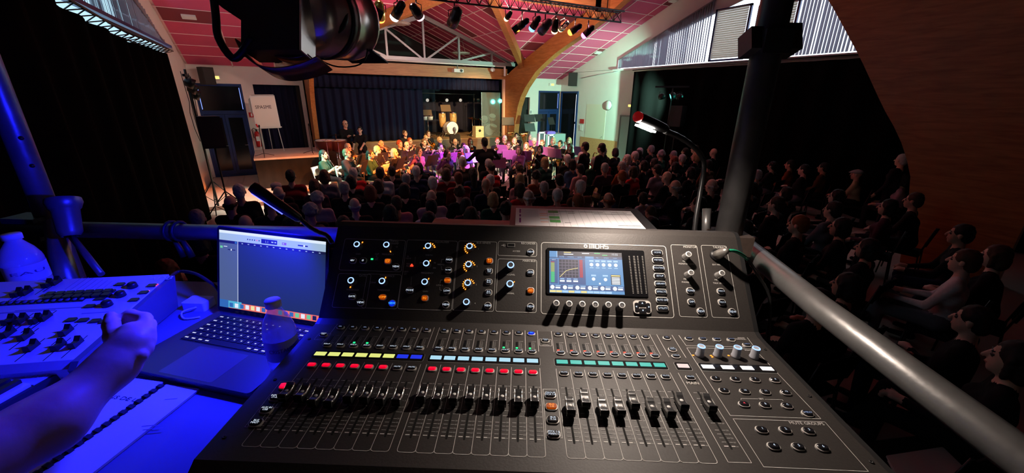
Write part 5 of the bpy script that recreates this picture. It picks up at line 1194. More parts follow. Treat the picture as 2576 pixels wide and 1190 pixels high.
# percussion at the back left
M_cop = mat('timpani_copper', (0.10, 0.018, 0.015), 0.3, metal=0.3)
for k, (px, py) in enumerate(((818, 352), (846, 352))):
    P = at_y(px, py, 15.2); t = thing('timpani', ['dark red kettledrum at the far left of the band', 'dark red kettledrum beside the low platform, second from left'][k], 'drum', (P[0], 15.2, 0)); h_ = max(P[2], 0.7)
    MB().lathe([(0.05, h_-0.42), (0.2, h_-0.36), (0.31, h_-0.2), (0.34, h_)], n=22, cap=False).build('bowl', M_cop, t, True); MB().lathe([(0.0, h_), (0.33, h_)], n=22, cap=False).build('drum_head', mat('white_head', (0.82, 0.8, 0.74), 0.5), t, True)
    MB().lathe([(0.33, h_-0.02), (0.355, h_-0.02), (0.355, h_+0.015), (0.33, h_+0.015)], n=22, cap=False).build('hoop', M_chr, t, True)
    for j in range(4): a = 2*pi*j/4; MB().tube([(cos(a)*0.33, sin(a)*0.33, h_-0.05), (cos(a)*0.30, sin(a)*0.30, 0.25), (cos(a)*0.34, sin(a)*0.34, 0.02)], 0.012, 6).build('leg', M_chr, t, True)
P = at_y(912, 376, 14.2); t = thing('vibraphone', 'chrome vibraphone glinting behind the horn player', 'vibraphone', (P[0], 14.2, 0), 0.2)
for k in range(18): MB().box((-0.5+0.058*k, 0, 0.86), (0.045, 0.34-0.008*k, 0.012)).build('bar', M_slv, t, True)
for k in range(18): MB().cyl((-0.5+0.058*k, -0.05, 0.83), (-0.5+0.058*k, -0.05, 0.45+0.012*k), 0.02, n=8).build('resonator', M_slv, t, True)
for (x, y) in ((-0.58, -0.2), (0.58, -0.2), (-0.58, 0.2), (0.58, 0.2)): MB().cyl((x, y, 0), (x, y, 0.84), 0.016, n=8).build('leg', M_blk, t, True)
for y in (-0.2, 0.2): MB().bar((-0.6, y, 0.84), (0.6, y, 0.84), 0.03, 0.03).build('rail', M_blk, t, True)
P = at_y(845, 340, 15.7); cym = thing('cymbal', 'dark cymbal beside the tall percussionist', 'cymbal', (P[0], 15.7, 0))
MB().lathe([(0.22, P[2]), (0.05, P[2]+0.02), (0, P[2]+0.03)], n=20, cap=False).build('disc', M_brass, cym, True); MB().cyl((0, 0, 0), (0, 0, P[2]+0.05), 0.011, n=8).build('stand_post', M_chr, cym, True)
for k in range(3): a = 2*pi*k/3; MB().cyl((0, 0, 0.25), (cos(a)*0.25, sin(a)*0.25, 0), 0.009, n=6).build('leg', M_chr, cym, True)
# ------------------------------------------------------------------ control platform: local frame of the mixing console
O_ = V(0.28284, 0.30284, 2.31038)
ex = V(0.84971, -0.52714, -0.01105); ex /= np.linalg.norm(ex)
ez = V(0.00455, -0.01362, 0.9999); ez = ez-ex*(ez@ex); ez /= np.linalg.norm(ez); ey = np.cross(ez, ex)
def L(x, y, z): return O_+ex*x+ey*y+ez*z
def toL(P): d = np.array(P)-O_; return V(d@ex, d@ey, d@ez)
TB = 48*pi/180; CR = 0.275
e2 = ey*cos(TB)+ez*sin(TB); n2 = -ey*sin(TB)+ez*cos(TB); O2 = O_+ey*CR
def hit(px, py, O, n): d = ray(px, py); return CAM+d*(((O-CAM)@n)/(d@n))
class Pl:                                                   # a panel plane: u right, v up the panel, h off the surface
    def __init__(s, O, X, Y, N): s.O, s.X, s.Y, s.N = O, X, Y, N
    def P(s, u, v, h=0.0): return s.O+s.X*u+s.Y*v+s.N*h
    def uv(s, px, py, h=0.0): q = hit(px, py, s.O+s.N*h, s.N)-s.O; return q@s.X, q@s.Y
F1 = Pl(O_, ex, ey, ez); F2 = Pl(O2, ex, e2, n2)
TZ = -0.088                                                  # table top in the local frame

# platform, table, plank
M_deckw = wood('platform_ply', (0.10, 0.06, 0.04), (0.15, 0.09, 0.06), 0.7)
def lbox(mb_, c, size, m=0): return mb_.box(L(*c), size, ex, ey, ez, m)
t = thing('control_platform', 'raised plywood platform under the control desk', 'platform', (*L(-0.4, 0.1, 0)[:2], 0), kind=None)
lbox(MB(), (-0.5, -0.15, -0.86), (2.3, 1.9, 0.06)).build('deck', M_deckw, t)
for (x, y) in ((-1.6, 0.75), (0.6, 0.75), (-1.6, -1.05), (0.6, -1.05)): P = L(x, y, -0.89); MB().cyl((P[0], P[1], 0), P, 0.024, n=10).build('scaffold_leg', M_steelg, t)
t = thing('control_table', 'dark table carrying the mixing console and lighting desk', 'table', L(-0.5, 0.2, -0.83))
M_tab = mat('table_laminate', (0.16, 0.17, 0.22), 0.55, noise=0.06, nscale=8)
lbox(MB(), (-0.52, 0.23, TZ-0.014), (1.90, 0.72, 0.028)).build('table_top', M_tab, t)
for (x, y) in ((-1.4, 0.52), (0.36, 0.52), (-1.4, -0.06), (0.36, -0.06)): MB().bar(L(x, y, -0.83), L(x, y, TZ-0.03), 0.04, 0.04).build('leg', M_blk, t)
tag(lbox(MB(), (-0.045, 0.655, 0.085), (0.56, 0.04, 0.022)).build('wooden_plank', wood('red_brown_plank', (0.20, 0.075, 0.045), (0.28, 0.12, 0.07), 0.5)), 'reddish wooden plank behind the top edge of the console', 'plank')

# ------------------------------------------------------------------ scaffold guard rail
M_pipe = mat('galvanised_pipe', (0.24, 0.235, 0.235), 0.38, metal=0.6, noise=0.35, nscale=18, bump=0.15)
gr = thing('scaffold_guard', 'galvanised scaffold tube guard rail around the control desk', 'guard rail', L(-0.4, 0.6, -0.83))
RY = 0.70
a_, b_ = toL(dep(150, 574, 1.2)), toL(dep(830, 592, 1.2))
MB().tube([L(-1.75, RY, 0.016), L(0.62, RY, 0.036)], 0.0245, 16).build('front_rail', M_pipe, gr)
MB().tube([L(0.535, RY, 0.072), L(0.527, 0.3, 0.052), L(0.533, -0.6, 0.03)], 0.0255, 16).build('side_rail', M_pipe, gr)
# upright on the left, vertical in the world
PB = dep(112, 520, 1.22); zt = dep(10, 225, 1.22)
M_pipd = mat('dull_dark_pipe', (0.07, 0.068, 0.07), 0.45, metal=0.5, noise=0.4, nscale=25, bump=0.2)
def upright(P, z0, z1, r, name, m=None): return MB().cyl((P[0], P[1], z0), (P[0], P[1], z1), r, n=16).build(name, m or M_pipe, gr)
upright(PB, 1.42, 4.2, 0.030, 'upright')
for z in (2.54, 2.62, 2.3): 
    MB().ell((PB[0]+0.018, PB[1]-0.026, z), (0.006, 0.006, 0.006), 8, 6).build('pin_hole', M_blk, gr)
# socket with flared collar and diagonal brace beside the upright
Sx = dep(158, 500, 1.14); Sb = dep(178, 592, 1.14)
ax = Sb-Sx; ax /= np.linalg.norm(ax)
MB().lathe([(0.038, 0), (0.040, 0.012), (0.034, 0.030), (0.030, 0.034), (0.027, 0.10), (0.020, 0.112)], Sx, ax, 20, cap=False).build('pipe_socket', M_pipe, gr)
MB().lathe([(0.0, 0.028), (0.034, 0.028)], Sx, ax, 20, cap=False).build('socket_floor', M_blk, gr)
MB().tube([Sb, dep(255, 690, 1.10)], 0.0085, 8).build('brace', M_pipe, gr)
MB().tube([dep(140, 560, 1.19), dep(150, 640, 1.16), dep(178, 730, 1.12)], 0.026, 12).build('lower_pipe', M_pipe, gr)
q = toL(dep(85, 570, 1.22)); lbox(MB(), (q[0], q[1], q[2]), (0.10, 0.07, 0.07)).build('coupler', mat('dark_coupler', (0.08, 0.08, 0.09), 0.4, metal=0.6), gr)
# right upright with coupler block
PR = dep(1838, 560, 0.98); upright(PR, 1.42, 4.2, 0.031, 'upright', M_pipd)
M_cpl = mat('dark_coupler', (0.08, 0.08, 0.09), 0.4, metal=0.6)
cz = dep(1905, 128, 0.98)
MB().box((PR[0], PR[1], cz[2]), (0.060, 0.070, 0.046), V(cos(-0.5), sin(-0.5), 0), V(-sin(-0.5), cos(-0.5), 0)).build('coupler', M_cpl, gr)
MB().box((PR[0], PR[1], cz[2])+r2*0.034+V(0, 0, 0.003), (0.042, 0.05, 0.054), r2, fw, u2).build('coupler_jaw', M_cpl, gr)
MB().box((PR[0], PR[1], cz[2])-r2*0.030, (0.042, 0.05, 0.046), r2, fw, u2).build('coupler_jaw', M_cpl, gr)
q = dep(1985, 0, 1.05); MB().cyl((q[0], q[1], cz[2]-0.05), (q[0], q[1], 4.2), 0.012, n=10).build('thin_rod', M_blk, gr)
MB().cyl(dep(1778, 525, 1.02), dep(1776, 600, 1.02), 0.011, n=12).build('spigot', M_pipe, gr)
q = toL(PR); lbox(MB(), (q[0], q[1], 0.10), (0.09, 0.08, 0.05)).build('base_coupler', mat('rusty_coupler', (0.12, 0.085, 0.07), 0.6, metal=0.3, noise=0.4, nscale=60), gr)
# cable ties on the left rail
for k, px in enumerate((437, 458)):
    P = dep(px, 575, 1.2); q = toL(P); c0 = L(q[0], RY, 0.024); mt = MB()
    mt.tube([c0+ey*0.029*cos(a)+ez*0.029*sin(a) for a in np.linspace(0, 2*pi, 14)], 0.0045, 6, cap=False); mt.tube([c0-ez*0.029, c0-ez*0.06+ex*0.01, c0-ez*0.085+ex*0.015], [0.006, 0.009, 0.010], 8); o = mt.build('cable_tie', M_blkp)
    tag(o, ['black cable tie around the blue-lit rail, left of two', 'black cable tie around the blue-lit rail, right of two'][k], 'cable tie', 'cable ties on the left rail')

# ------------------------------------------------------------------ the mixing console
M_con = mat('console_black_paint', (0.032, 0.028, 0.026), 0.55, noise=0.25, nscale=300, bump=0.05)
M_side = mat('console_side_black', (0.018, 0.018, 0.019), 0.45)
M_prt = mat('console_print_white', (0.62, 0.61, 0.58), 0.6)
M_prtd = mat('console_print_grey', (0.34, 0.34, 0.33), 0.6)
con = thing('mixing_console', 'large black digital mixing console with rows of faders and a lit screen', 'mixing console', L(-0.04, 0.2, TZ))
XA, XB = -0.484, 0.404
prof = [(-0.062, -0.080), (-0.066, -0.030), (-0.060, -0.010), (-0.045, 0.0), (CR-0.012, 0.0), (CR+0.004, 0.004)]
TL_ = 0.210
tp_ = (CR+TL_*cos(TB), TL_*sin(TB)); prof += [tp_, (tp_[0]+0.012, tp_[1]+0.006), (tp_[0]+0.028, tp_[1]+0.004), (tp_[0]+0.05, tp_[1]-0.02), (0.500, 0.0), (0.495, -0.080)]
mb = MB(); mb.prism(prof, O_+ex*(XA+0.008), ey, ez, ex, 0, XB-XA-0.016); mb.build('chassis', M_con, con)
for s, x0 in ((1, XA), (-1, XB-0.009)):
    mb = MB(); q = [(y-0.0, z) for y, z in prof]; mb.prism(q, O_+ex*x0, ey*1.0, ez, ex, 0, 0.009); mb.build('end_cheek', M_side, con)
for x in (XA+0.05, XB-0.05):
    for y in (-0.03, 0.46): MB().cyl(L(x, y, -0.081), L(x, y, TZ), 0.014, n=12).build('rubber_foot', M_blk, con)
# perforated front grille strip
g_ = MB()
for i in range(90):
    for j in range(3): g_.box(L(XA+0.03+i*0.0094+(j % 2)*0.0047, -0.0575-0.0021*j+0.001, -0.0105-0.006*j), (0.0052, 0.0022, 0.0032), ex, ey, ez)
tag(g_.build('front_grille', mat('grille_dark', (0.06, 0.06, 0.058), 0.5, metal=0.3), con), None, kind='stuff')

PT = MB()                                                    # all panel print: 0 white, 1 grey
def pline(Pn, a, b, w_=0.0007, m=0, h=0.0004):
    a, b = np.array(a, float), np.array(b, float); d = b-a; n = np.linalg.norm(d)
    if n < 1e-6: return
    d /= n; s = V(-d[1], d[0])*w_/2
    PT.add([Pn.P(*(a-s), h), Pn.P(*(b-s), h), Pn.P(*(b+s), h), Pn.P(*(a+s), h)], [(0, 1, 2, 3)], m)
def ppoly(Pn, pts_, closed=True, w_=0.0007, m=0):
    n = len(pts_)
    for i in range(n if closed else n-1): pline(Pn, pts_[i], pts_[(i+1) % n], w_, m)
def rrect(u0, v0, u1, v1, r=0.004, k=4):
    out = []
    for (cx, cy, a0) in ((u1-r, v1-r, 0), (u0+r, v1-r, 90), (u0+r, v0+r, 180), (u1-r, v0+r, 270)):
        for i in range(k+1): a = radians(a0+90*i/k); out.append((cx+r*cos(a), cy+r*sin(a)))
    return out
def box_px(Pn, p, q, r=0.004, w_=0.0008):
    a, b = Pn.uv(*p), Pn.uv(*q); u0, u1, v0, v1 = min(a[0], b[0]), max(a[0], b[0]), min(a[1], b[1]), max(a[1], b[1])
    ppoly(Pn, rrect(u0, v0, u1, v1, r), True, w_); return u0, v0, u1, v1
def ptext(Pn, st, u, v, size=0.004, align='c', m=0): add_text(PT, st, Pn.P(u, v, 0.0005), Pn.X, Pn.Y, size, m, align)
def ptext_px(Pn, st, px, py, size=0.004, align='c', m=0): u, v = Pn.uv(px, py); ptext(Pn, st, u, v, size, align, m)

CAPT = {k: emit('caption_'+k, c, s) for k, (c, s) in dict(white=((0.75, 0.85, 1.0), 1.0), blue=((0.05, 0.2, 1.0), 1.4), cyan=((0.05, 0.45, 1.0), 1.6), orange=((1.0, 0.28, 0.02), 1.7), red=((1.0, 0.03, 0.07), 1.3), dim=((0.35, 0.45, 0.75), 0.6)).items()}
M_btn = mat('button_black_gloss', (0.012, 0.012, 0.015), 0.22)
M_bez = mat('button_bezel_grey', (0.55, 0.53, 0.50), 0.35)
M_lit = {'orange': mat('button_lit_orange', (0.05, 0.01, 0.0), 0.3, emit=(0.9, 0.12, 0.0), estr=0.35), 'red': mat('button_lit_red', (0.05, 0.0, 0.0), 0.3, emit=(1.0, 0.0, 0.03), estr=0.85), 'blue': mat('button_lit_blue', (0, 0, 0.05), 0.3, emit=(0.0, 0.03, 0.9), estr=0.8)}
_btn = {}
def button(Pn, u, v, text, w_=0.0125, h_=0.0085, cap='white', lit=None, rnd=False, tsize=None, hh=0.0045):
    """button cap (part) with bezel and caption (sub-parts)"""
    R_ = min(w_, h_)/2 if rnd else min(w_, h_)*0.36
    key = (id(Pn), w_, h_, rnd, lit)
    if key not in _btn:
        z0 = MB(); out = rrect(-w_/2, -h_/2, w_/2, h_/2, R_*0.999, 4); top = rrect(-w_/2+0.0012, -h_/2+0.0012, w_/2-0.0012, h_/2-0.0012, max(R_-0.0012, 0.0008), 4); n = len(out)
        vs = [Pn.X*p[0]+Pn.Y*p[1] for p in out]+[Pn.X*p[0]+Pn.Y*p[1]+Pn.N*hh*0.8 for p in out]+[Pn.X*p[0]+Pn.Y*p[1]+Pn.N*hh for p in top]
        z0.add(vs, [(i, (i+1) % n, n+(i+1) % n, n+i) for i in range(n)]+[(n+i, n+(i+1) % n, 2*n+(i+1) % n, 2*n+i) for i in range(n)]+[tuple(range(2*n, 3*n))])
        z1 = MB(); big = rrect(-w_/2-0.0014, -h_/2-0.0014, w_/2+0.0014, h_/2+0.0014, R_+0.0012, 4)
        vs = [Pn.X*p[0]+Pn.Y*p[1] for p in big]+[Pn.X*p[0]+Pn.Y*p[1]+Pn.N*0.0022 for p in big]+[Pn.X*p[0]+Pn.Y*p[1]+Pn.N*0.0026 for p in out]
        z1.add(vs, [(i, (i+1) % n, n+(i+1) % n, n+i) for i in range(n)]+[(n+i, n+(i+1) % n, 2*n+(i+1) % n, 2*n+i) for i in range(n)])
        _btn[key] = (z0.mesh('button', M_lit[lit] if lit else M_btn), z1.mesh('bezel', M_bez))
    b, z = _btn[key]; o = put('button', b, con); o.matrix_basis = Matrix.Translation(Vector(Pn.P(u, v)))
    put('bezel', z, o, local=True)
    if text:
        tk = (id(Pn), text, cap, round(w_, 4), tsize)
        if tk not in _btn:
            m_ = MB(); ls = text.split('/'); sz = tsize or min(h_*0.42, w_*0.95/(0.62*max(len(q) for q in ls)))*(1.0 if len(ls) == 1 else 0.85)
            for k, q in enumerate(ls): add_text(m_, q, Pn.N*(hh+0.0003)+Pn.Y*((len(ls)-1)/2-k)*sz*1.05, Pn.X, Pn.Y, sz*1.25)
            _btn[tk] = m_.mesh('caption', CAPT[cap])
        put('caption', _btn[tk], o, local=True)
    return o
def button_px(Pn, px, py, text, **k): u, v = Pn.uv(px, py, 0.004); return button(Pn, u, v, text, **k)
M_knob = mat('knob_black', (0.07, 0.07, 0.075), 0.3); M_knobw = mat('knob_skirt_clear', (0.35, 0.36, 0.40), 0.3)
M_ring = emit('knob_ring_blue', (0.35, 0.55, 1.0), 1.6); M_ringw = mat('knob_rim_white', (0.75, 0.74, 0.72), 0.35)
M_led = emit('led_amber', (1.0, 0.30, 0.03), 2.2); M_ledr = emit('led_red', (1.0, 0.05, 0.02), 1.6); M_ledg = emit('led_green', (0.02, 0.9, 0.25), 1.6)
_kn = {}
def knob_px(Pn, px, py, r=0.0070, h=0.017, kind='lit', leds=(), ring=0.0115):
    u, v = Pn.uv(px, py, h); key = (id(Pn), r, h, kind)
    if key not in _kn:
        z = MB(); z.lathe([(r*1.12, 0), (r*1.12, h*0.15), (r, h*0.2), (r*0.94, h*0.96), (r*0.86, h), (r*0.60, h*0.985), (0.0, h*0.975)], (0, 0, 0), Pn.N, 20)
        k_ = MB(); k_.lathe([(r*0.66, h+0.0002), (r*0.92, h+0.0002), (r*0.96, h-0.001)], (0, 0, 0), Pn.N, 20, cap=False)
        if kind == 'metal': m0 = mat('knob_metal', (0.45, 0.44, 0.43), 0.3, metal=0.8)
        else: m0 = M_knobw if kind == 'clear' else M_knob
        _kn[key] = (z.mesh('knob', m0), k_.mesh('knob_ring', M_ring if kind in ('lit', 'clear') else M_ringw))
    a, b = _kn[key]; o = put('knob', a, con); o.matrix_basis = Matrix.Translation(Vector(Pn.P(u, v))); put('knob_ring', b, o, local=True)
    if len(leds):
        z = MB()
        for dg in leds:
            a = radians(90-dg); d = Pn.X*cos(a)+Pn.Y*sin(a); s = -Pn.X*sin(a)+Pn.Y*cos(a)
            z.box(d*ring+Pn.N*0.0006, (0.0032, 0.0018, 0.0012), d, s, Pn.N)
        z.build('led_ring', M_led, o, True)
    return u, v

# ---- upper panel sections
box_px(F2, (868.4, 600.7), (1009.5, 684)); box_px(F2, (852.3, 688), (919.5, 775.7)); box_px(F2, (924, 689), (998.5, 777.3)); box_px(F2, (1024.7, 603.3), (1135.6, 781.3))
box_px(F2, (1153.7, 606), (1241.5, 783.8)); box_px(F2, (1254, 606.6), (1350, 645.6)); box_px(F2, (1253, 651), (1349, 786.8)); 
box_px(F2, (1362, 610), (1696, 800), 0.006, 0.0012); box_px(F2, (1687, 615.7), (1780, 798.6)); box_px(F2, (1763, 617), (1860, 800.6))
for st, px, py in (('CONFIG/', 1003, 607), ('PREAMP', 1003, 613), ('GATE', 921, 694), ('DYNAMICS', 992, 695), ('EQUALISER', 1130, 609.5), ('BUS SENDS', 1234, 611.5), ('RECORDER', 1347, 613), ('MAIN BUS', 1347, 657), ('MONITOR', 1752, 622), ('TALKBACK', 1829, 623)):
    ptext_px(F2, st, px, py, 0.0062, 'r')
for st, px, py in (('GAIN', 901, 639), ('FREQUENCY', 976, 640), ('THRESHOLD', 887, 729), ('THRESHOLD', 965, 730), ('WIDTH', 1079, 642), ('FREQUENCY', 1075, 687), ('GAIN', 1070, 733), ('M/C LEVEL', 1283, 691), ('PAN/BAL', 1283, 738), ('MONITOR LEVEL', 1727, 664), ('PHONES', 1725, 710), ('EXT MIC', 1802, 666), ('TALK LEVEL', 1808, 712.5), ('HIGH 2', 1109, 665.5), ('LOW 2', 1106, 717.5), ('1', 1203, 626), ('2', 1200, 670), ('3', 1198, 716), ('4', 1195, 763), ('MIN', 1722, 657), ('MIN', 1724, 702), ('MIN', 1802, 704), ('CLIP', 948, 639), ('-6', 947, 644), ('-12', 948, 649), ('SIG', 947, 653), ('COMP', 938, 711), ('HI', 1026, 645), ('HSHV', 1028, 650), ('VEQ', 1027, 664), ('PEQ', 1027, 669.5), ('LSHV', 1022, 683.5), ('LC', 1020, 689), ('20', 965, 604.5), ('400', 983, 603.5), ('15', 998, 621), ('2k', 1094, 661), ('20k', 1093, 674), ('300', 1059, 661)):
    ptext_px(F2, st, px, py, 0.0046)
for pts_ in ([(1117, 652.5), (1111, 653), (1110, 661)], [(1117, 679), (1111, 678.5), (1110, 670)], [(1114, 704.5), (1108, 705), (1107, 713)], [(1113, 731), (1107, 730), (1106.5, 722)]):
    ppoly(F2, [F2.uv(*q) for q in pts_], False, 0.0006)
ppoly(F2, [F2.uv(1045, 646), F2.uv(1043.5, 665)], False, 0.0004); ppoly(F2, [F2.uv(1035.5, 696), F2.uv(1033.5, 718)], False, 0.0004)
knob_px(F2, 897, 614, leds=(25,)); knob_px(F2, 971.6, 615, leds=(150,)); knob_px(F2, 882, 705, leds=(-155,)); knob_px(F2, 960.5, 706.5, leds=(5,))
knob_px(F2, 1076.5, 618, leds=(-90, 5, 30, 55, 75)); knob_px(F2, 1072, 662, leds=(20,)); knob_px(F2, 1068, 708.5, leds=(20,))
arc = lambda a, b: list(range(a, b+1, 22))
knob_px(F2, 1181, 618.6, leds=arc(-150, 70)); knob_px(F2, 1178.6, 664.3, leds=arc(-150, 90)); knob_px(F2, 1176.5, 711, leds=arc(-150, 70)); knob_px(F2, 1173, 759)
knob_px(F2, 1284.7, 666, r=0.0078); knob_px(F2, 1283, 713.5, r=0.0078, leds=(45,))
for px, py in ((1399.5, 762.6), (1432, 764), (1465, 765), (1498, 766), (1531, 766.6), (1565, 767.6)): knob_px(F2, px, py, r=0.0070, h=0.022, kind='white')
for px, py in ((1733, 639.4), (1739, 685.7), (1817, 687)): knob_px(F2, px, py, r=0.0068, h=0.020, kind='metal')
z = MB()
for (px, py) in ((1034, 669), (1038, 669), (1036, 666)): u, v = F2.uv(px, py); z.box(F2.P(u, v, 0.0006), (0.003, 0.003, 0.0012), ex, e2, n2)
z.build('eq_mode_led', M_ledr, con); u, v = F2.uv(936, 652); MB().box(F2.P(u, v, 0.0006), (0.0045, 0.0034, 0.0012), ex, e2, n2).build('signal_led', M_ledg, con)
SQ = dict(w_=0.0125, h_=0.0105)
button_px(F2, 886.5, 655, '48V', **SQ); button_px(F2, 912.8, 655, 'Ø', **SQ); button_px(F2, 974.9, 656.3, 'LOW/CUT', cap='orange', lit='orange', **SQ)
button_px(F2, 885, 745.4, 'GATE', **SQ); button_px(F2, 962, 747, 'COMP', cap='orange', lit='orange', **SQ)
for st, px, py, c in (('HIGH', 1129.5, 653, 0), ('HI MID', 1127.5, 679, 0), ('LO MID', 1125.5, 704.7, 1), ('LOW', 1124, 731.3, 0), ('MODE', 1030.7, 729.7, 0), ('EQ', 1068, 749.5, 1), ('BUS/1-4', 1231.4, 655.3, 1), ('BUS/5-8', 1230.4, 681, 0), ('BUS/9-12', 1229.4, 708, 0), ('BUS/13-16', 1228.8, 735, 0), ('MONO/CENTRE', 1334.5, 684.5, 0), ('MAIN/STEREO', 1335, 730.3, 1), ('MONO', 1737, 731, 0), ('DIM', 1740, 759, 0), ('TALK A', 1814.3, 732, 0), ('TALK B', 1817, 760, 0)):
    button_px(F2, px, py, st, cap='orange' if c else 'white', lit='orange' if c else None, **SQ)
for px, py in ((995.8, 670.4), (906.7, 760.6), (985.8, 762.6), (1121.5, 766), (1227.3, 768.6), (1335, 633.5), (1335, 771), (1763.4, 783), (1843, 784.3)):
    bl_ = px == 985.8; button_px(F2, px, py, 'VIEW', cap='cyan' if bl_ else 'white', lit='blue' if bl_ else None, w_=0.0125, h_=0.0125, rnd=True)
for st, px, py in (('HOME', 1653.6, 635), ('METERS', 1655.7, 654), ('ROUTING', 1657.7, 673.8), ('SETUP', 1659.7, 694), ('LIBRARY', 1661.7, 713.5), ('EFFECTS', 1663.7, 733.7), ('MUTE GRP', 1666, 754.5), ('UTILITY', 1667.8, 775.3)): button_px(F2, px, py, st, w_=0.0215, h_=0.0100)
# navigation pad
u, v = F2.uv(1615.3, 772.6, 0.003); z = MB(); z.prism(rrect(-0.018, -0.0135, 0.018, 0.0135, 0.007), F2.P(u, v), ex, e2, n2, 0, 0.004); pad = z.build('navigation_pad', M_bez, con)
for k, (du, dv, w_, h_) in enumerate(((0, 0.0072, 0.015, 0.009), (0, -0.0072, 0.015, 0.009), (-0.0115, 0, 0.0085, 0.016), (0.0115, 0, 0.0085, 0.016))):
    o = MB().prism(rrect(du-w_/2, dv-h_/2, du+w_/2, dv+h_/2, 0.003), F2.P(u, v), ex, e2, n2, 0.0035, 0.0065).build('arrow_key', M_btn, pad)
z = MB()
for (du, dv, a) in ((0, 0.0072, 90), (0, -0.0072, 270), (-0.0125, 0, 180), (0.0125, 0, 0)):
    z.add([F2.P(u+du+0.0022*cos(radians(a+k)), v+dv+0.0022*sin(radians(a+k)), 0.0068) for k in (0, 120, 240)], [(0, 1, 2)])
z.build('arrow_marks', CAPT['white'], pad)
# usb socket and logo
u, v = F2.uv(1286, 617); MB().prism(rrect(u-0.0085, v-0.0045, u+0.0085, v+0.0045, 0.001), O2, ex, e2, n2, 0, 0.0015).build('usb_socket', mat('usb_metal', (0.7, 0.68, 0.65), 0.3, metal=0.8), con); MB().prism(rrect(u-0.0068, v-0.003, u+0.0068, v+0.003, 0.0006), O2, ex, e2, n2, 0.001, 0.0018).build('usb_opening', M_blk, con)
ppoly(F2, [F2.uv(1261, 617.5), F2.uv(1272, 617)], False, 0.0009); ppoly(F2, [F2.uv(1264, 617.5), F2.uv(1267, 614.8), F2.uv(1270, 614.8)], False, 0.0007); ppoly(F2, [F2.uv(1265, 617.5), F2.uv(1268, 620), F2.uv(1271, 620)], False, 0.0007)
ptext_px(F2, 'ACCESS', 1299, 632, 0.0046)
uu, vv = F2.uv(1483, 619.5); uu2, _ = F2.uv(1534, 619.5)
def logo_stroke(pts_, w_=0.0016): ppoly(F2, pts_, False, w_)
cw = (uu2-uu)/5.0; hgt = 0.0095; y0 = vv-hgt/2; y1 = vv+hgt/2; x = uu
logo_stroke([(x, y0), (x, y1), (x+cw*0.42, y1), (x+cw*0.42, y0)]); logo_stroke([(x+cw*0.42, y1), (x+cw*0.84, y1), (x+cw*0.84, y0)]); x += cw*1.15
logo_stroke([(x, y0), (x, y1)]); x += cw*0.35
logo_stroke([(x, y0), (x, y1), (x+cw*0.7, y1), (x+cw*0.82, vv), (x+cw*0.7, y0), (x, y0)]); x += cw*1.15
logo_stroke([(x, y0), (x, y1), (x+cw*0.8, y1), (x+cw*0.8, y0)]); logo_stroke([(x, vv), (x+cw*0.8, vv)]); x += cw*1.12
logo_stroke([(x+cw*0.8, y1), (x, y1), (x, vv), (x+cw*0.8, vv), (x+cw*0.8, y0), (x, y0)])
uc, vc = F2.uv(1473, 619.5); PT.prism([(0.0040*cos(a), 0.0040*sin(a)) for a in np.linspace(0, 2*pi, 20, endpoint=False)], F2.P(uc, vc), ex, e2, n2, 0.0003, 0.0005)
z = MB(); z.prism([(0.0020*cos(a), 0.0020*sin(a)) for a in np.linspace(0, 2*pi, 16, endpoint=False)], F2.P(uc, vc), ex, e2, n2, 0.0005, 0.0008); z.build('logo_centre', M_con, con)

# ---- main screen
a, b = F2.uv(1378, 627.4), F2.uv(1631.5, 744.4); u0, u1, v0, v1 = a[0], b[0]-0.004, b[1], a[1]
scr = MB().prism(rrect(u0-0.003, v0-0.003, u1+0.003, v1+0.003, 0.004), O2, ex, e2, n2, 0, 0.0022).build('screen_glass', mat('screen_glass_black', (0.006, 0.006, 0.007), 0.15), con)
a, b = F2.uv(1381.7, 632), F2.uv(1571, 742.4); u0, u1, v0, v1 = a[0], b[0], b[1], a[1]
sm = {n: emit('lcd_'+n, c, s) for n, c, s in (('bg', (0.09, 0.30, 0.62), 0.95), ('dark', (0.01, 0.02, 0.06), 0.8), ('tab', (0.03, 0.08, 0.22), 0.9), ('light', (0.40, 0.65, 0.95), 1.0), ('white', (0.85, 0.92, 1.0), 1.0), ('yellow', (0.85, 0.72, 0.28), 1.0), ('green', (0.05, 0.6, 0.2), 1.0), ('olive', (0.40, 0.50, 0.12), 0.9), ('red', (0.40, 0.03, 0.07), 1.0), ('grid', (0.16, 0.14, 0.22), 0.8), ('navy', (0.05, 0.12, 0.33), 0.9))}
smi = {n: i for i, n in enumerate(sm)}
SG = MB()
def srect(a, b, c, d, m, lay=1):                             # screen fractions x0,y0,x1,y1 with y downwards
    q = [(a, d), (c, d), (c, b), (a, b)]
    SG.add([F2.P(u0+(u1-u0)*x, v1-(v1-v0)*y, 0.0023+0.0001*lay) for x, y in q], [(0, 1, 2, 3)], smi[m])
def stext(st, x, y, size, m='white', lay=5, al='c'): add_text(SG, st, F2.P(u0+(u1-u0)*x, v1-(v1-v0)*y, 0.0023+0.0001*lay), ex, e2, size, smi[m], al)
srect(0, 0, 1, 1, 'bg', 0); srect(0, 0, 1, 0.11, 'dark'); srect(0, 0, 0.10, 0.15, 'bg', 2); srect(0.10, 0.0, 0.11, 0.15, 'light', 3)
srect(0, 0.11, 1, 0.17, 'tab'); srect(0.49, 0.11, 0.61, 0.18, 'bg', 2)
for k, st in enumerate(('HOME', 'CONFIG', 'GATE', 'DYN', 'EQ', 'SENDS', 'MAIN')): stext(st, 0.17+0.122*k, 0.14, 0.0036, 'light')
srect(0.20, 0.015, 0.30, 0.035, 'yellow', 2); srect(0.20, 0.06, 0.33, 0.08, 'white', 2); srect(0.62, 0.02, 0.70, 0.04, 'green', 2); srect(0.73, 0.06, 0.80, 0.08, 'green', 2); srect(0.45, 0.03, 0.55, 0.05, 'white', 2); stext('15:55', 0.90, 0.05, 0.0062, 'white')
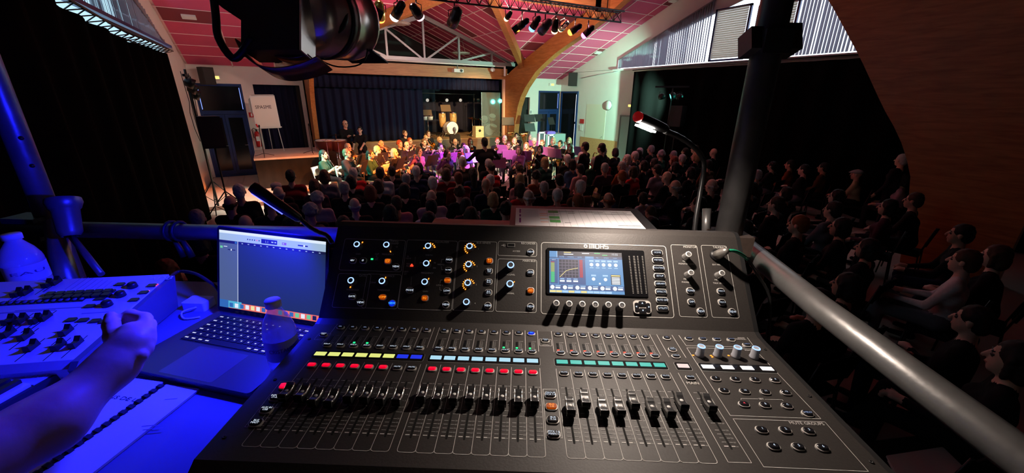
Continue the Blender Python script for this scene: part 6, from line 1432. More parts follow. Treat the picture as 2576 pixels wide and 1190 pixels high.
srect(0.01, 0.19, 0.115, 0.79, 'navy', 1); stext('INPUT', 0.06, 0.215, 0.003)
for k in range(20): srect(0.02, 0.26+0.025*k, 0.07, 0.28+0.025*k, 'red' if k == 0 else ('olive' if k < 10 else 'green'), 2)
srect(0.125, 0.18, 0.49, 0.80, 'navy', 0.5); srect(0.13, 0.20, 0.40, 0.64, 'grid', 1)
for i in range(6):
    for j in range(6): srect(0.135+0.0445*i, 0.21+0.073*j, 0.17+0.0445*i, 0.265+0.073*j, 'dark', 2)
cpts = [(0.14, 0.63), (0.225, 0.48), (0.26, 0.455), (0.39, 0.40)]
for (xa, ya), (xb, yb) in zip(cpts[:-1], cpts[1:]): srect(xa, min(ya, yb), xa, ya, 'white', 3) if False else None
for (xa, ya), (xb, yb) in zip(cpts[:-1], cpts[1:]):
    A_, B_ = V(u0+(u1-u0)*xa, v1-(v1-v0)*ya), V(u0+(u1-u0)*xb, v1-(v1-v0)*yb); d = B_-A_; d /= np.linalg.norm(d); s = V(-d[1], d[0])*0.0006
    SG.add([F2.P(*(A_-s), 0.0027), F2.P(*(B_-s), 0.0027), F2.P(*(B_+s), 0.0027), F2.P(*(A_+s), 0.0027)], [(0, 1, 2, 3)], smi['yellow'])
srect(0.41, 0.20, 0.455, 0.63, 'red', 2)
def sdisc(x, y, r, m, lay=3): SG.add([F2.P(u0+(u1-u0)*x+r*cos(a), v1-(v1-v0)*y+r*sin(a), 0.0023+0.0001*lay) for a in np.linspace(0, 2*pi, 14, endpoint=False)], [tuple(range(14))], smi[m])
for k in range(5): sdisc(0.575+0.083*k, 0.31, 0.0040, 'white'); srect(0.545+0.083*k, 0.20, 0.605+0.083*k, 0.24, 'light', 2); srect(0.55+0.083*k, 0.375, 0.60+0.083*k, 0.395, 'light', 2)
sdisc(0.595, 0.655, 0.0038, 'white'); sdisc(0.755, 0.66, 0.0038, 'white'); srect(0.565, 0.55, 0.63, 0.59, 'light', 2); srect(0.72, 0.55, 0.79, 0.59, 'light', 2); srect(0.665, 0.74, 0.69, 0.78, 'white', 2)
srect(0.83, 0.54, 0.96, 0.78, 'dark', 2); srect(0.835, 0.55, 0.955, 0.58, 'yellow', 3)
for k in range(5): srect(0.84, 0.60+0.036*k, 0.95, 0.625+0.036*k, 'white', 3)
for k in range(3): srect(0.14+0.09*k, 0.70, 0.205+0.09*k, 0.74, 'white', 2); srect(0.145+0.09*k, 0.66, 0.20+0.09*k, 0.68, 'light', 2)
srect(0, 0.81, 1, 0.93, 'navy', 1)
for k in range(6): sdisc(0.04+0.167*k, 0.87, 0.0045, 'white'); srect(0.08+0.167*k, 0.86, 0.145+0.167*k, 0.90, 'white', 2); srect(0.08+0.167*k, 0.825, 0.15+0.167*k, 0.845, 'light', 2)
for k, m_ in enumerate(('yellow', 'yellow', 'light', 'yellow', 'light', 'yellow', 'light', 'light', 'light', 'light')): srect(0.005+0.083*k, 0.94, 0.083+0.083*k, 0.99, m_, 2)
SG.build('screen_image', list(sm.values()), scr)
z = MB()
for i, px in enumerate((1582, 1594, 1603, 1615)):
    for k in range(24): u, v = F2.uv(px+k*0.45, 646+k*4.0); z.box(F2.P(u, v, 0.0024), (0.004 if i in (1,) else 0.0028, 0.0016, 0.0003), ex, e2, n2)
z.build('meter_column', mat('meter_grey', (0.16, 0.15, 0.14), 0.5), scr)

# ---- fader panel
PI = 0.0242949; uB = [PI*i for i in range(8)]; u16 = -2.1443*PI; uC2 = [u16-PI*(7-i) for i in range(8)]; u8 = uC2[0]-1.43*PI; uC1 = [u8-PI*(7-i) for i in range(8)]; uM = uB[7]+1.692*PI
vS0, vS1 = 0.0, 0.107
vref = lambda px, py, h=0.0: F1.uv(px, py, h)[1]
vtop = vref(1340, 829); vup0 = vref(1340, 884); vlo1 = vref(1340, 926); vlo0 = vref(1340, 1150); vsel = vref(1335.6, 837, 0.004); vsolo = vref(1337, 882.4, 0.004); vmute = vref(1339, 934, 0.004); vscr = vref(1339, 909.5)
scale_v = [0.1048, 0.092, 0.079, 0.066, 0.053, 0.0435, 0.031, 0.0242, 0.0175, 0.0105, 0.004]
scale_t = ['10', '5', '0', '5', '10', '20', '30', '40', '50', '60', 'oo']
M_slot = mat('fader_slot', (0.002, 0.002, 0.002), 0.9)
M_capb = mat('fader_cap_black', (0.02, 0.02, 0.022), 0.3); M_caps = mat('fader_cap_silver', (0.70, 0.69, 0.67), 0.22, metal=0.85)
def cap_mesh():
    z = MB(); wd, Ln = 0.0062, 0.0145                      # half width, half length (v)
    prof_ = [(-Ln, 0.009), (-Ln*0.92, 0.0165), (-Ln*0.55, 0.0135), (0, 0.0120), (Ln*0.55, 0.0135), (Ln*0.92, 0.0165), (Ln, 0.009)]
    n = len(prof_); vs = []
    for s in (-1, 1):
        vs += [ex*s*wd+ey*p[0]+ez*p[1] for p in prof_]+[ex*s*wd*0.95+ey*(-Ln*0.9)+ez*0.003, ex*s*wd*0.95+ey*(Ln*0.9)+ez*0.003]
    o = n+2
    z.add(vs, [(i, o+i, o+i+1, i+1) for i in range(n-1)], 0, True)
    z.add(vs, [tuple(list(range(n))+[n+1, n]), tuple(reversed([o+i for i in list(range(n))+[n+1, n]])), (n, o+n, o, 0), (n-1, o+n-1, o+n+1, n+1)], 0)
    side = MB()
    for s in (-1, 1):
        vv_ = [ex*(s*wd)+ey*p[0]+ez*(p[1]+0.0002) for p in prof_]+[ex*(s*(wd-0.0013))+ey*p[0]*0.97+ez*(p[1]+0.0003) for p in prof_]+[ex*s*(wd+0.0003)+ey*p[0]*1.0+ez*(p[1]-0.0022) for p in prof_]
        side.add(vv_, [(i, i+1, n+i+1, n+i) if s > 0 else (i, n+i, n+i+1, i+1) for i in range(n-1)]+[(i, 2*n+i, 2*n+i+1, i+1) for i in range(n-1)], 0, True)
    dot = MB().lathe([(0.0028, 0.0122), (0.0028, 0.0127), (0.0, 0.0129)], (0, 0, 0), ez, 12)
    return z.mesh('fader_cap', M_capb), side.mesh('cap_edge', M_caps), dot.mesh('cap_dot', M_ringw)
CM = cap_mesh()
def fader(u, px, py):
    v = F1.uv(px, py, 0.013)[1]; v = min(max(v, 0.004), 0.103)
    o = put('fader_cap', CM[0], con); o.matrix_basis = Matrix.Translation(Vector(F1.P(u, v))); put('cap_edge', CM[1], o, local=True); put('cap_dot', CM[2], o, local=True)
slot_me = MB().prism(rrect(-0.0014, -0.001, 0.0014, 0.108, 0.0012), V(0, 0, 0), ex, ey, ez, -0.001, 0.0003).mesh('fader_slot', M_slot)
def strip(u, main=False):
    o = put('fader_slot', slot_me, con); o.matrix_basis = Matrix.Translation(Vector(F1.P(u, 0)))
    for k, (v, st) in enumerate(zip(scale_v, scale_t)):
        w_ = 0.0009 if k < 10 else 0.0015
        pline(F1, (u-PI*0.34, v), (u-PI*0.10, v), w_, 1 if k < 10 else 0); pline(F1, (u+PI*0.08, v), (u+PI*0.28, v), w_, 1 if k < 10 else 0)
        ptext(F1, st, u+PI*0.37, v, 0.0036, 'c', 1)
def bank_lines(us, edges=True):
    n = len(us)
    for (a, b) in ((vup0, vtop), (vlo0, vlo1)):
        for i in range(n+1): u = us[0]-PI/2+PI*i; pline(F1, (u, a+(0.004 if a == vlo0 else 0)), (u, b-(0.002 if a == vup0 else 0)), 0.0007)
    pline(F1, (us[0]-PI/2, vtop), (us[-1]+PI/2, vtop), 0.0007)
    for u in us:                                                   # rounded foot of each strip
        l, r = u-PI/2, u+PI/2; ppoly(F1, [(l, vlo0+0.004), (l+0.001, vlo0+0.0012), (l+0.004, vlo0), (r-0.004, vlo0), (r-0.001, vlo0+0.0012), (r, vlo0+0.004)], False, 0.0007)
DISP = {k: emit('scribble_'+k, c, s) for k, (c, s) in dict(yellow=((0.78, 0.82, 0.22), 1.0), blue=((0.01, 0.03, 0.75), 1.0), sky=((0.42, 0.72, 0.88), 1.0), teal=((0.0, 0.50, 0.42), 1.0), pink=((0.95, 0.72, 0.68), 1.0), white=((0.90, 0.86, 0.85), 1.1)).items()}
M_bezd = mat('display_bezel', (0.010, 0.010, 0.011), 0.18)
def display(us, cols, v, hw=0.0098, hh_=0.0050):
    o = MB().prism(rrect(us[0]-hw-0.0028, v-hh_-0.0042, us[-1]+hw+0.0028, v+hh_+0.0042, 0.002), O_, ex, ey, ez, 0, 0.0016).build('display_strip', M_bezd, con)
    for u, c in zip(us, cols): MB().prism(rrect(u-hw, v-hh_, u+hw, v+hh_, 0.0008), O_, ex, ey, ez, 0.0016, 0.0020).build('channel_display', DISP[c], o)
    ppoly(F1, rrect(us[0]-hw-0.0038, v-hh_-0.0052, us[-1]+hw+0.0038, v+hh_+0.0052, 0.003), True, 0.0006, 1)
def channel(u, mute, red_meter=None, green=False, sel='white'):
    button(F1, u, vsel, 'SEL', w_=0.0125, h_=0.0085, rnd=True, cap='cyan' if sel == 'lit' else 'dim', lit='blue' if sel == 'lit' else None)
    button(F1, u, vsolo, 'SOLO', w_=0.0130, h_=0.0085, rnd=True, cap='white')
    button(F1, u, vmute, 'MUTE', w_=0.0130, h_=0.0080, cap='red' if mute else 'white', lit='red' if mute else None)
    for k in range(6): ptext(F1, '-%d' % (6+6*k), u+0.0035, vsolo+0.012+0.0032*(5-k), 0.0028, 'c', 1)
    pline(F1, (u+0.0008, vsolo+0.011), (u+0.0008, vsolo+0.030), 0.0005, 1); ptext(F1, 'COMP', u+0.004, vsolo+0.0325, 0.0030, 'c', 1); ptext(F1, 'GATE' if red_meter is None else 'PRE', u+0.004, vsolo+0.0085, 0.0030, 'c', 0)
    z = MB()
    for k in range(6): z.box(F1.P(u-0.0035, vsolo+0.012+0.0034*k, 0.0005), (0.0042, 0.0022, 0.0008), ex, ey, ez)
    z.build('meter', M_blk, con)
    if red_meter: MB().box(F1.P(u-0.0035, vsolo+0.0085, 0.0007), (0.0046, 0.0026, 0.0012), ex, ey, ez).build('meter_led', M_ledr, con)
    if green: MB().box(F1.P(u-0.0035, vsolo+0.0115, 0.0007), (0.0040, 0.0030, 0.0012), ex, ey, ez).build('meter_led', M_ledg, con)
FP1 = [(112, 572), (222, 578), (318, 610), (432, 620), (568, 585), (683, 590), (792, 603), (912, 605)]; FP2 = [(52, 585), (167, 602), (283, 598), (400, 598), (517, 607), (635, 612), (752, 622), (873, 618)]
FP3 = [(160, 668), (273, 612), (410, 672), (537, 672), (643, 622), (787, 675), (915, 680), (1015, 630), (1213, 640)]
for i in range(8):
    strip(uC1[i]); fader(uC1[i], 700+FP1[i][0]/2.976, 790+FP1[i][1]/2.976); channel(uC1[i], i < 6, green=i in (2, 3))
    strip(uC2[i]); fader(uC2[i], 1050+FP2[i][0]/2.976, 790+FP2[i][1]/2.976); channel(uC2[i], True, green=i > 4, sel='lit' if i == 7 else 'white')
    strip(uB[i]); fader(uB[i], 1380+FP3[i][0]/3.052, 800+FP3[i][1]/3.052); channel(uB[i], False, red_meter=True)
strip(uM); fader(uM, 1380+FP3[8][0]/3.052, 800+FP3[8][1]/3.052)
for us in (uC1, uC2, uB): bank_lines(us)
display(uC1, ['yellow']*6+['blue']*2, vscr); display(uC2, ['sky']*8, vscr); display(uB, ['teal']*8, vscr); display([uM], ['pink'], vscr)
pline(F1, (uM-PI*0.62, vlo0+0.003), (uM-PI*0.62, vlo1)); pline(F1, (uM+PI*0.62, vlo0+0.003), (uM+PI*0.62, vlo1)); pline(F1, (uM-PI*0.62, vlo0+0.003), (uM+PI*0.62, vlo0+0.003)); pline(F1, (uM-PI*0.62, vup0-0.004), (uM-PI*0.62, vtop)); pline(F1, (uM+PI*0.62, vup0-0.004), (uM+PI*0.62, vtop)); pline(F1, (uM-PI*0.62, vtop), (uM+PI*0.62, vtop))
button(F1, uM, vsel, 'SEL', w_=0.0125, h_=0.0085, rnd=True, cap='dim'); button_px(F1, 1692, 877, 'CLR/SOLO', w_=0.0130, h_=0.0095, rnd=True); button_px(F1, 1701, 894, 'SOLO', w_=0.0130, h_=0.0085, rnd=True); button(F1, uM, vmute, 'MUTE', w_=0.0130, h_=0.008); ptext_px(F1, 'MAIN', 1742, 964, 0.0085)
# layer buttons
def qpoly(pp): ppoly(F1, [F1.uv(*q) for q in pp], True, 0.0007)
qpoly([(706, 960), (740.6, 960.6), (654.7, 1074), (615.6, 1074.7)]); qpoly([(1366, 979.5), (1400, 980), (1414.6, 1103), (1374, 1102)])
for st, px, py, c in (('INPUTS/1-16', 716.5, 968.8, 1), ('INPUTS/17-32', 693, 997.4, 0), ('AUX IN/USB', 669.4, 1028, 0), ('BUS/MAST', 643, 1060.6, 0)): button_px(F1, px, py, st, w_=0.0155, h_=0.0115, cap='red' if c else 'white', lit='red' if c else None, tsize=0.0036)
for st, px, py, c in (('GROUP/DCA 1-8', 1384.3, 990.6, 0), ('BUS/1-8', 1387.7, 1020, 1), ('BUS/9-16', 1391, 1052.8, 0), ('MTX 1-6/MAIN C', 1393.4, 1089, 0)): button_px(F1, px, py, st, w_=0.0155, h_=0.0115, cap='orange' if c else 'white', lit='orange' if c else None, tsize=0.0036)
for px, py in ((813, 846), (1372, 861)):
    u, v = F1.uv(px, py); button(F1, u, v+0.002, 'SENDS/ON', w_=0.0125, h_=0.008); ppoly(F1, rrect(u-0.0115, v-0.012, u+0.0115, v+0.0095, 0.002), True, 0.0006); ptext(F1, 'SENDS', u, v-0.0065, 0.003, 'c', 1); ptext(F1, 'ON FADER', u, v-0.0098, 0.003, 'c', 1)
# assign section
qpoly([(1706, 842), (1878, 847.5), (1898, 874), (1726, 870)]); qpoly([(1727.5, 875.4), (1898, 878.6), (2065, 1054), (1837, 1045.7)]); qpoly([(1844, 1054), (2075, 1062), (2184.6, 1186.6), (1921, 1175)])
for st, px, py in (('LAST', 1733.4, 850), ('NEXT', 1768.5, 850.8), ('UNDO', 1803.5, 851.8), ('NOW', 1839.6, 852.4), ('VIEW', 1879, 865.5)): button_px(F1, px, py, st, w_=0.0130, h_=0.0085, rnd=True, cap='dim')
ptext_px(F1, 'SHOW', 1873, 850.5, 0.0045, 'r'); ptext_px(F1, 'CONTROL', 1876, 854, 0.0045, 'r'); ptext_px(F1, 'ASSIGN', 1893, 882, 0.0045, 'r'); ptext_px(F1, 'SET', 1915, 1004, 0.005); ptext_px(F1, 'MUTE GROUPS', 2072, 1067, 0.0075, 'r')
for k, (px, py) in enumerate(((1765, 870.5), (1810.4, 871.4), (1856.3, 873), (1902.8, 875.4))): knob_px(F1, px, py, r=0.0072, h=0.021, kind='clear', leds=[(-90,), (-110, -90), (-80,), ()][k])
ua = [F1.uv(px, 924)[0] for px in (1780, 1828, 1876, 1924)]; display(ua, ['white']*4, vscr, 0.0105, 0.0050)
for k, (px, py) in enumerate(((1801, 950), (1850.4, 951.4), (1900, 952.7), (1950, 954), (1822, 980), (1874, 982), (1925.7, 983.5), (1977.5, 985))): button_px(F1, px, py, str(5+k), w_=0.0140, h_=0.0085, rnd=True)
for k, (px, py) in enumerate(((1872, 1014), (1925, 1016), (1980.5, 1018))): button_px(F1, px, py, 'ABC'[k], w_=0.0140, h_=0.0090, rnd=True, cap='red' if k == 0 else 'white')
button_px(F1, 2032, 1037.5, 'VIEW', w_=0.0140, h_=0.010, rnd=True, cap='dim')
for k, (px, py) in enumerate(((1916.6, 1078), (1976, 1079), (2034.5, 1081), (1947, 1119.5), (2009, 1121), (2070, 1123))): button_px(F1, px, py, str(1+k), w_=0.0145, h_=0.0095, rnd=True)
ppoly(F1, [F1.uv(1864, 1006), F1.uv(1864, 1003), F1.uv(1907, 1004)], False, 0.0006); ppoly(F1, [F1.uv(1924, 1005), F1.uv(1968, 1006), F1.uv(1970, 1009)], False, 0.0006)
for px, py in ((692, 955), (778, 853), (2036, 997), (2192, 1163), (1925, 880), (563, 1100)):
    u, v = F1.uv(px, py); MB().lathe([(0.0028, 0), (0.0026, 0.0012), (0.001, 0.0012), (0.001, 0.0004)], F1.P(min(max(u, XA+0.014), XB-0.014), v), ez, 10).build('screw', mat('screw_black', (0.05, 0.05, 0.05), 0.4, metal=0.6), con)
PT.build('panel_print', [M_prt, M_prtd], con)
LM = Matrix(((ex[0], ey[0], ez[0], O_[0]), (ex[1], ey[1], ez[1], O_[1]), (ex[2], ey[2], ez[2], O_[2]), (0, 0, 0, 1)))
def hz(px, py, z): return toL(hit(px, py, O_+ez*z, ez))
# ------------------------------------------------------------------ gooseneck lamps
M_goose = mat('gooseneck_black', (0.02, 0.02, 0.021), 0.35, metal=0.4)
t = thing('gooseneck_lamp', 'black gooseneck desk lamp with a bright white tip over the console', 'lamp', dep(1748, 578, 0.93))
path = [dep(*q) for q in ((1747, 585, 0.93), (1752, 540, 0.93), (1764, 470, 0.93), (1771, 420, 0.92), (1764, 392, 0.90), (1742, 367, 0.86), (1710, 345, 0.81), (1672, 329, 0.76))]
def smooth(P, k=4):
    P = [np.array(p) for p in P]; out = []
    for i in range(len(P)-1):
        p0, p1, p2, p3 = P[max(i-1, 0)], P[i], P[i+1], P[min(i+2, len(P)-1)]
        for j in range(k):
            s = j/k; out.append(0.5*((2*p1)+(-p0+p2)*s+(2*p0-5*p1+4*p2-p3)*s*s+(-p0+3*p1-3*p2+p3)*s**3))
    return out+[P[-1]]
sp_ = smooth(path); MB().tube(sp_, [0.0055+0.0006*(i % 2) for i in range(len(sp_))], 8).build('neck', M_goose, t)
hA, hB = dep(1676, 331, 0.765), dep(1597, 297, 0.715); hd = hB-hA; hl = np.linalg.norm(hd); hd /= hl
dn = -ez-hd*((-ez)@hd); dn /= np.linalg.norm(dn); sd_ = np.cross(hd, dn)
mp = MB(); mp.lathe([(0.006, 0), (0.0085, 0.008), (0.0095, 0.03), (0.0095, hl-0.012), (0.008, hl-0.003), (0.0, hl)], hA-dn*0.004, hd, 14); mp.build('lamp_head', M_goose, t)
MB().lathe([(0.0098, 0), (0.0096, 0.006), (0.008, 0.009), (0.0, 0.010)], hA+hd*(hl-0.010)-dn*0.004, hd, 14).build('red_tip', mat('red_translucent', (0.5, 0.02, 0.02), 0.3, emit=(0.9, 0.02, 0.02), estr=0.12), t)
MB().box(hA+hd*hl*0.62+dn*0.0095, (0.012, hl*0.5, 0.003), sd_, hd, dn).build('light_strip', emit('lamp_white_strip', (1.0, 0.93, 0.84), 60.0), t)
MB().cyl(dep(1746, 610, 0.93), dep(1747, 582, 0.93), 0.008, n=12).build('plug', M_goose, t)
LW = light('console_lamp_light', 'SPOT', hA+hd*hl*0.62+dn*0.016, 14.0, (1.0, 0.83, 0.70), L(0.26, 0.24, 0.0), 0.012, 150, 0.68, parent=t)
t = thing('gooseneck_lamp', 'black gooseneck lamp with a blue lit underside above the laptop', 'lamp', dep(828, 600, 0.86))
path = [dep(*q) for q in ((836, 612, 0.86), (822, 592, 0.86), (800, 583, 0.85), (775, 568, 0.84), (752, 548, 0.83))]
sp_ = smooth(path); MB().tube(sp_, [0.0045+0.0005*(i % 2) for i in range(len(sp_))], 8).build('neck', M_goose, t)
hA, hB = dep(757, 553, 0.83), dep(630, 466, 0.78); hd = hB-hA; hl = np.linalg.norm(hd); hd /= hl
dn = -ez-hd*((-ez)@hd)-ex*0.4; dn -= hd*(dn@hd); dn /= np.linalg.norm(dn); sd_ = np.cross(hd, dn)
mp = MB(); mp.lathe([(0.006, 0), (0.009, 0.006), (0.0105, 0.03), (0.012, hl-0.01), (0.010, hl-0.002), (0.0, hl)], hA, hd, 14); mp.build('lamp_head', M_goose, t)
MB().box(hA+hd*hl*0.6+dn*0.0108, (0.010, hl*0.6, 0.002), sd_, hd, dn).build('light_strip', emit('lamp_blue_strip', (0.05, 0.06, 1.0), 6.0), t)
LB_ = light('desk_lamp_blue_light', 'SPOT', hA+hd*hl*0.65+dn*0.016, 42.0, (0.008, 0.010, 1.0), L(-0.98, 0.34, -0.15), 0.02, 170, 0.5, parent=t)

# ------------------------------------------------------------------ laptop
M_lap = mat('laptop_space_grey', (0.09, 0.09, 0.10), 0.35, metal=0.7); M_lapk = mat('laptop_key_black', (0.010, 0.010, 0.011), 0.5)
HL, HR = hz(548, 782, TZ+0.016), hz(790, 822, TZ+0.016); lu = (HR-HL)[:2]; lu /= np.hypot(*lu); lb = V(-lu[1], lu[0])
W_, Dp = 0.302, 0.212
lap = thing('laptop', 'open laptop with a lit editing screen beside the console', 'laptop', L(*((HL+HR)/2)[:2], TZ))
LX = ex*lu[0]+ey*lu[1]; LY = ex*lb[0]+ey*lb[1]; H0 = L(HL[0], HL[1], TZ+0.001)
mb = MB(); mb.prism(rrect(0, -Dp, W_, 0, 0.008), H0, LX, LY, ez, 0, 0.015); base = mb.build('base', M_lap, lap)
MB().prism(rrect(0.026, -0.115, W_-0.026, -0.012, 0.002), H0, LX, LY, ez, 0.0148, 0.0153).build('key_well', M_lapk, base)
keyme = MB().prism(rrect(-0.0078, -0.0072, 0.0078, 0.0072, 0.0015), V(0, 0, 0), LX, LY, ez, 0, 0.0012).mesh('key', M_lapk)
wide_ = MB().prism(rrect(-0.045, -0.0072, 0.045, 0.0072, 0.0015), V(0, 0, 0), LX, LY, ez, 0, 0.0012).mesh('key', M_lapk)
lg = MB()
for r_ in range(6):
    for c_ in range(14):
        if r_ == 5 and 4 <= c_ <= 8:
            if c_ == 6: k_ = put('key', wide_, base); k_.matrix_basis = Matrix.Translation(Vector(H0+LX*(0.035+0.0178*c_)+LY*(-0.021-0.0168*r_)+ez*0.0153))
            continue
        P = H0+LX*(0.035+0.0178*c_)+LY*(-0.021-0.0168*r_)+ez*0.0153; k_ = put('key', keyme, base); k_.matrix_basis = Matrix.Translation(Vector(P))
        wl = 0.0085 if c_ in (0, 13) or r_ == 5 else 0.0032
        lg.box(P+ez*0.00135, (wl, 0.0028, 0.0002), LX, LY, ez)
lg.build('key_legends', emit('key_backlight', (0.75, 0.8, 1.0), 0.8), base)
MB().prism(rrect(W_/2-0.062, -Dp+0.006, W_/2+0.062, -0.122, 0.004), H0, LX, LY, ez, 0.0148, 0.0152).build('trackpad', mat('trackpad_grey', (0.12, 0.12, 0.13), 0.3, metal=0.5), base)
ta = radians(14); UP = ez*cos(ta)+LY*sin(ta); NB = np.cross(LX, UP); H1 = H0+ez*0.016
mb = MB(); mb.prism(rrect(0, 0.0, W_, 0.208, 0.008), H1, LX, UP, NB, -0.006, 0.0); lid = mb.build('lid', M_lap, lap)
nf = NB if (NB@(CAM-H1)) > 0 else -NB
off_ = 0.0 if nf is NB else 0.006
Q = H1+nf*(0.0006+(0.0 if nf is NB else 0.006))
MB().prism(rrect(0.002, 0.002, W_-0.002, 0.206, 0.007), Q, LX, UP, nf, -0.0003, 0.0).build('screen_bezel', mat('screen_glass_black', (0.006, 0.006, 0.007), 0.15), lid)
lm = {n: emit('lap_'+n, c, s) for n, c, s in (('bg', (0.014, 0.028, 0.055), 1.0), ('side', (0.075, 0.115, 0.19), 1.0), ('bar', (0.36, 0.50, 0.64), 1.0), ('dark', (0.01, 0.012, 0.02), 1.0), ('orange', (0.85, 0.17, 0.07), 1.0), ('blue', (0.03, 0.14, 0.40), 1.0), ('white', (0.75, 0.85, 0.95), 1.0), ('green', (0.15, 0.6, 0.25), 1.0), ('purple', (0.22, 0.10, 0.60), 1.0), ('teal', (0.08, 0.45, 0.60), 1.0), ('red', (0.8, 0.1, 0.15), 1.0), ('yellow', (0.85, 0.75, 0.3), 1.0))}
li = {n: i for i, n in enumerate(lm)}; LS = MB(); sx0, sy0, sw_, sh_ = 0.007, 0.012, W_-0.014, 0.187
def lr(a, b, c, d, m, lay=1): LS.add([Q+LX*(sx0+sw_*x)+UP*(sy0+sh_*(1-y))+nf*(0.0002+0.00008*lay) for x, y in ((a, d), (c, d), (c, b), (a, b))], [(0, 1, 2, 3)], li[m])
lr(0, 0, 1, 1, 'bg', 0); lr(0, 0, 1, 0.035, 'white'); lr(0, 0.035, 1, 0.125, 'bar'); lr(0, 0.125, 0.18, 0.92, 'side'); lr(0, 0.125, 0.18, 0.16, 'dark', 2); lr(0.155, 0.13, 0.175, 0.155, 'blue', 3); lr(0.19, 0.125, 1, 0.16, 'dark', 2); lr(0.181, 0.125, 0.186, 0.92, 'white', 2)
for k in range(13): lr(0.22+0.06*k, 0.14, 0.235+0.06*k, 0.15, 'bar', 3)
lr(0.41, 0.055, 0.56, 0.11, 'dark', 2); add_text(LS, '1.1', Q+LX*(sx0+sw_*0.46)+UP*(sy0+sh_*0.915)+nf*0.0006, LX, UP, 0.008, li['bar']); lr(0.505, 0.075, 0.525, 0.09, 'bar', 3); lr(0.535, 0.075, 0.55, 0.09, 'bar', 3)
for k, m_ in enumerate(('dark', 'dark', 'dark', 'dark', 'red', 'dark')): lr(0.275+0.022*k, 0.075, 0.285+0.022*k, 0.09, m_, 2)
lr(0.605, 0.07, 0.645, 0.10, 'purple', 2); lr(0.612, 0.077, 0.624, 0.093, 'bar', 3); lr(0.75, 0.075, 0.84, 0.09, 'dark', 2); lr(0.80, 0.07, 0.815, 0.095, 'white', 3); lr(0.01, 0.20, 0.035, 0.23, 'green', 3); lr(0.045, 0.20, 0.08, 0.208, 'white', 3); lr(0.085, 0.235, 0.16, 0.245, 'dark', 3); lr(0.115, 0.228, 0.125, 0.25, 'white', 4)
lr(0, 0.92, 1, 1, 'orange', 1); lr(0, 0.90, 0.09, 1, 'blue', 2); lr(0.085, 0.905, 0.22, 0.995, 'teal', 2)
for k, m_ in enumerate(('blue', 'white', 'blue', 'white', 'yellow', 'white', 'blue', 'red', 'red', 'teal', 'purple', 'blue', 'green', 'white', 'green', 'dark')): lr(0.10+0.053*k, 0.93, 0.135+0.053*k, 0.985, m_, 3)
LS.build('screen_image', list(lm.values()), lid)

# ------------------------------------------------------------------ bottles
M_pet = mat('clear_bottle_plastic', (0.88, 0.90, 0.98), 0.08, alpha=0.5); M_capw = mat('bottle_cap_white', (0.75, 0.75, 0.82), 0.4); M_labl = mat('bottle_label', (0.65, 0.68, 0.85), 0.5, noise=0.15, nscale=60)
def bottle(P, r, h, label, text):
    t = thing('water_bottle', label, 'bottle', P)
    pr_ = [(r*0.75, 0), (r*0.96, 0.006), (r, 0.02), (r, h*0.28), (r*0.93, h*0.30), (r*0.93, h*0.33), (r, h*0.35), (r, h*0.56), (r*0.95, h*0.62), (r*0.75, h*0.74), (r*0.45, h*0.85), (r*0.38, h*0.88), (r*0.38, h*0.93)]
    MB().lathe(pr_, n=28).build('plastic_body', M_pet, t, True)
    MB().lathe([(r*0.36, h*0.905), (r*0.47, h*0.905), (r*0.48, h*0.985), (r*0.44, h), (0, h)], n=24).build('screw_cap', M_capw, t, True)
    MB().lathe([(r*1.012, h*0.22), (r*1.015, h*0.50)], n=28, cap=False).build('paper_label', M_labl, t, True)
    z = MB(); vs, fs, wd = text_data(text); d0 = np.array(CAM)-np.array(P); a0 = atan2(d0[1], d0[0]); s = r*1.7/wd
    z.add([(cos(a0+(p[0]*s-wd*s/2)/r)*r*1.025, sin(a0+(p[0]*s-wd*s/2)/r)*r*1.025, h*0.35+p[1]*h*0.075) for p in vs], fs); z.build('label_lettering', mat('label_ink', (0.10, 0.05, 0.25), 0.5), t, True)
bb = hz(722, 925, TZ+0.0165); bottle(L(bb[0], bb[1], TZ+0.0165), 0.0285, 0.150, 'clear plastic water bottle standing on the laptop', 'CRISTALINE')
b2 = hz(88, 728, TZ); bottle(L(b2[0], b2[1], TZ), 0.040, 0.160, 'plastic water bottle behind the lighting desk at the left edge', 'EAU')

# ------------------------------------------------------------------ lighting desk
M_ld = mat('lighting_desk_cream', (0.62, 0.62, 0.66), 0.45, noise=0.05, nscale=30); M_ldd = mat('lighting_desk_dark', (0.10, 0.10, 0.12), 0.5)
da = radians(11); DX, DYh = ex*cos(da)+ey*sin(da), -ex*sin(da)+ey*cos(da)
BR = L(*hz(425, 690, TZ+0.088)[:2], TZ+0.088)
ld = thing('lighting_desk', 'pale lighting control desk with black faders glowing in blue light', 'lighting desk', BR-DX*0.25-DYh*0.15-ez*0.088)
tl_ = radians(7); DY = DYh*cos(tl_)+ez*sin(tl_); DN = np.cross(DX, DY)
WD, DD = 0.62, 0.29
mb = MB(); sidep = [(0.0, 0.0), (0.0, 0.06), (-0.006, 0.0675)] 
poly = [(-0.02, -0.088), (0.0, 0.0), (-DD*cos(tl_), -DD*sin(tl_)), (-DD*cos(tl_)-0.012, -DD*sin(tl_)-0.012), (-DD*cos(tl_)-0.004, -0.088)]
mb.prism([(p[0], p[1]) for p in reversed(poly)], BR-DX*WD, DYh, ez, DX, 0, WD); mb.build('case', M_ld, ld)
mb = MB(); mb.prism([(p[0]*1.02, p[1]*0.9-0.004) for p in reversed(poly)], BR, DYh, ez, DX, 0.0, 0.012); mb.build('end_cheek', M_ldd, ld)
FD = Pl(BR, DX, DY, DN)
M_ldk = mat('desk_knob_black', (0.012, 0.012, 0.014), 0.4)
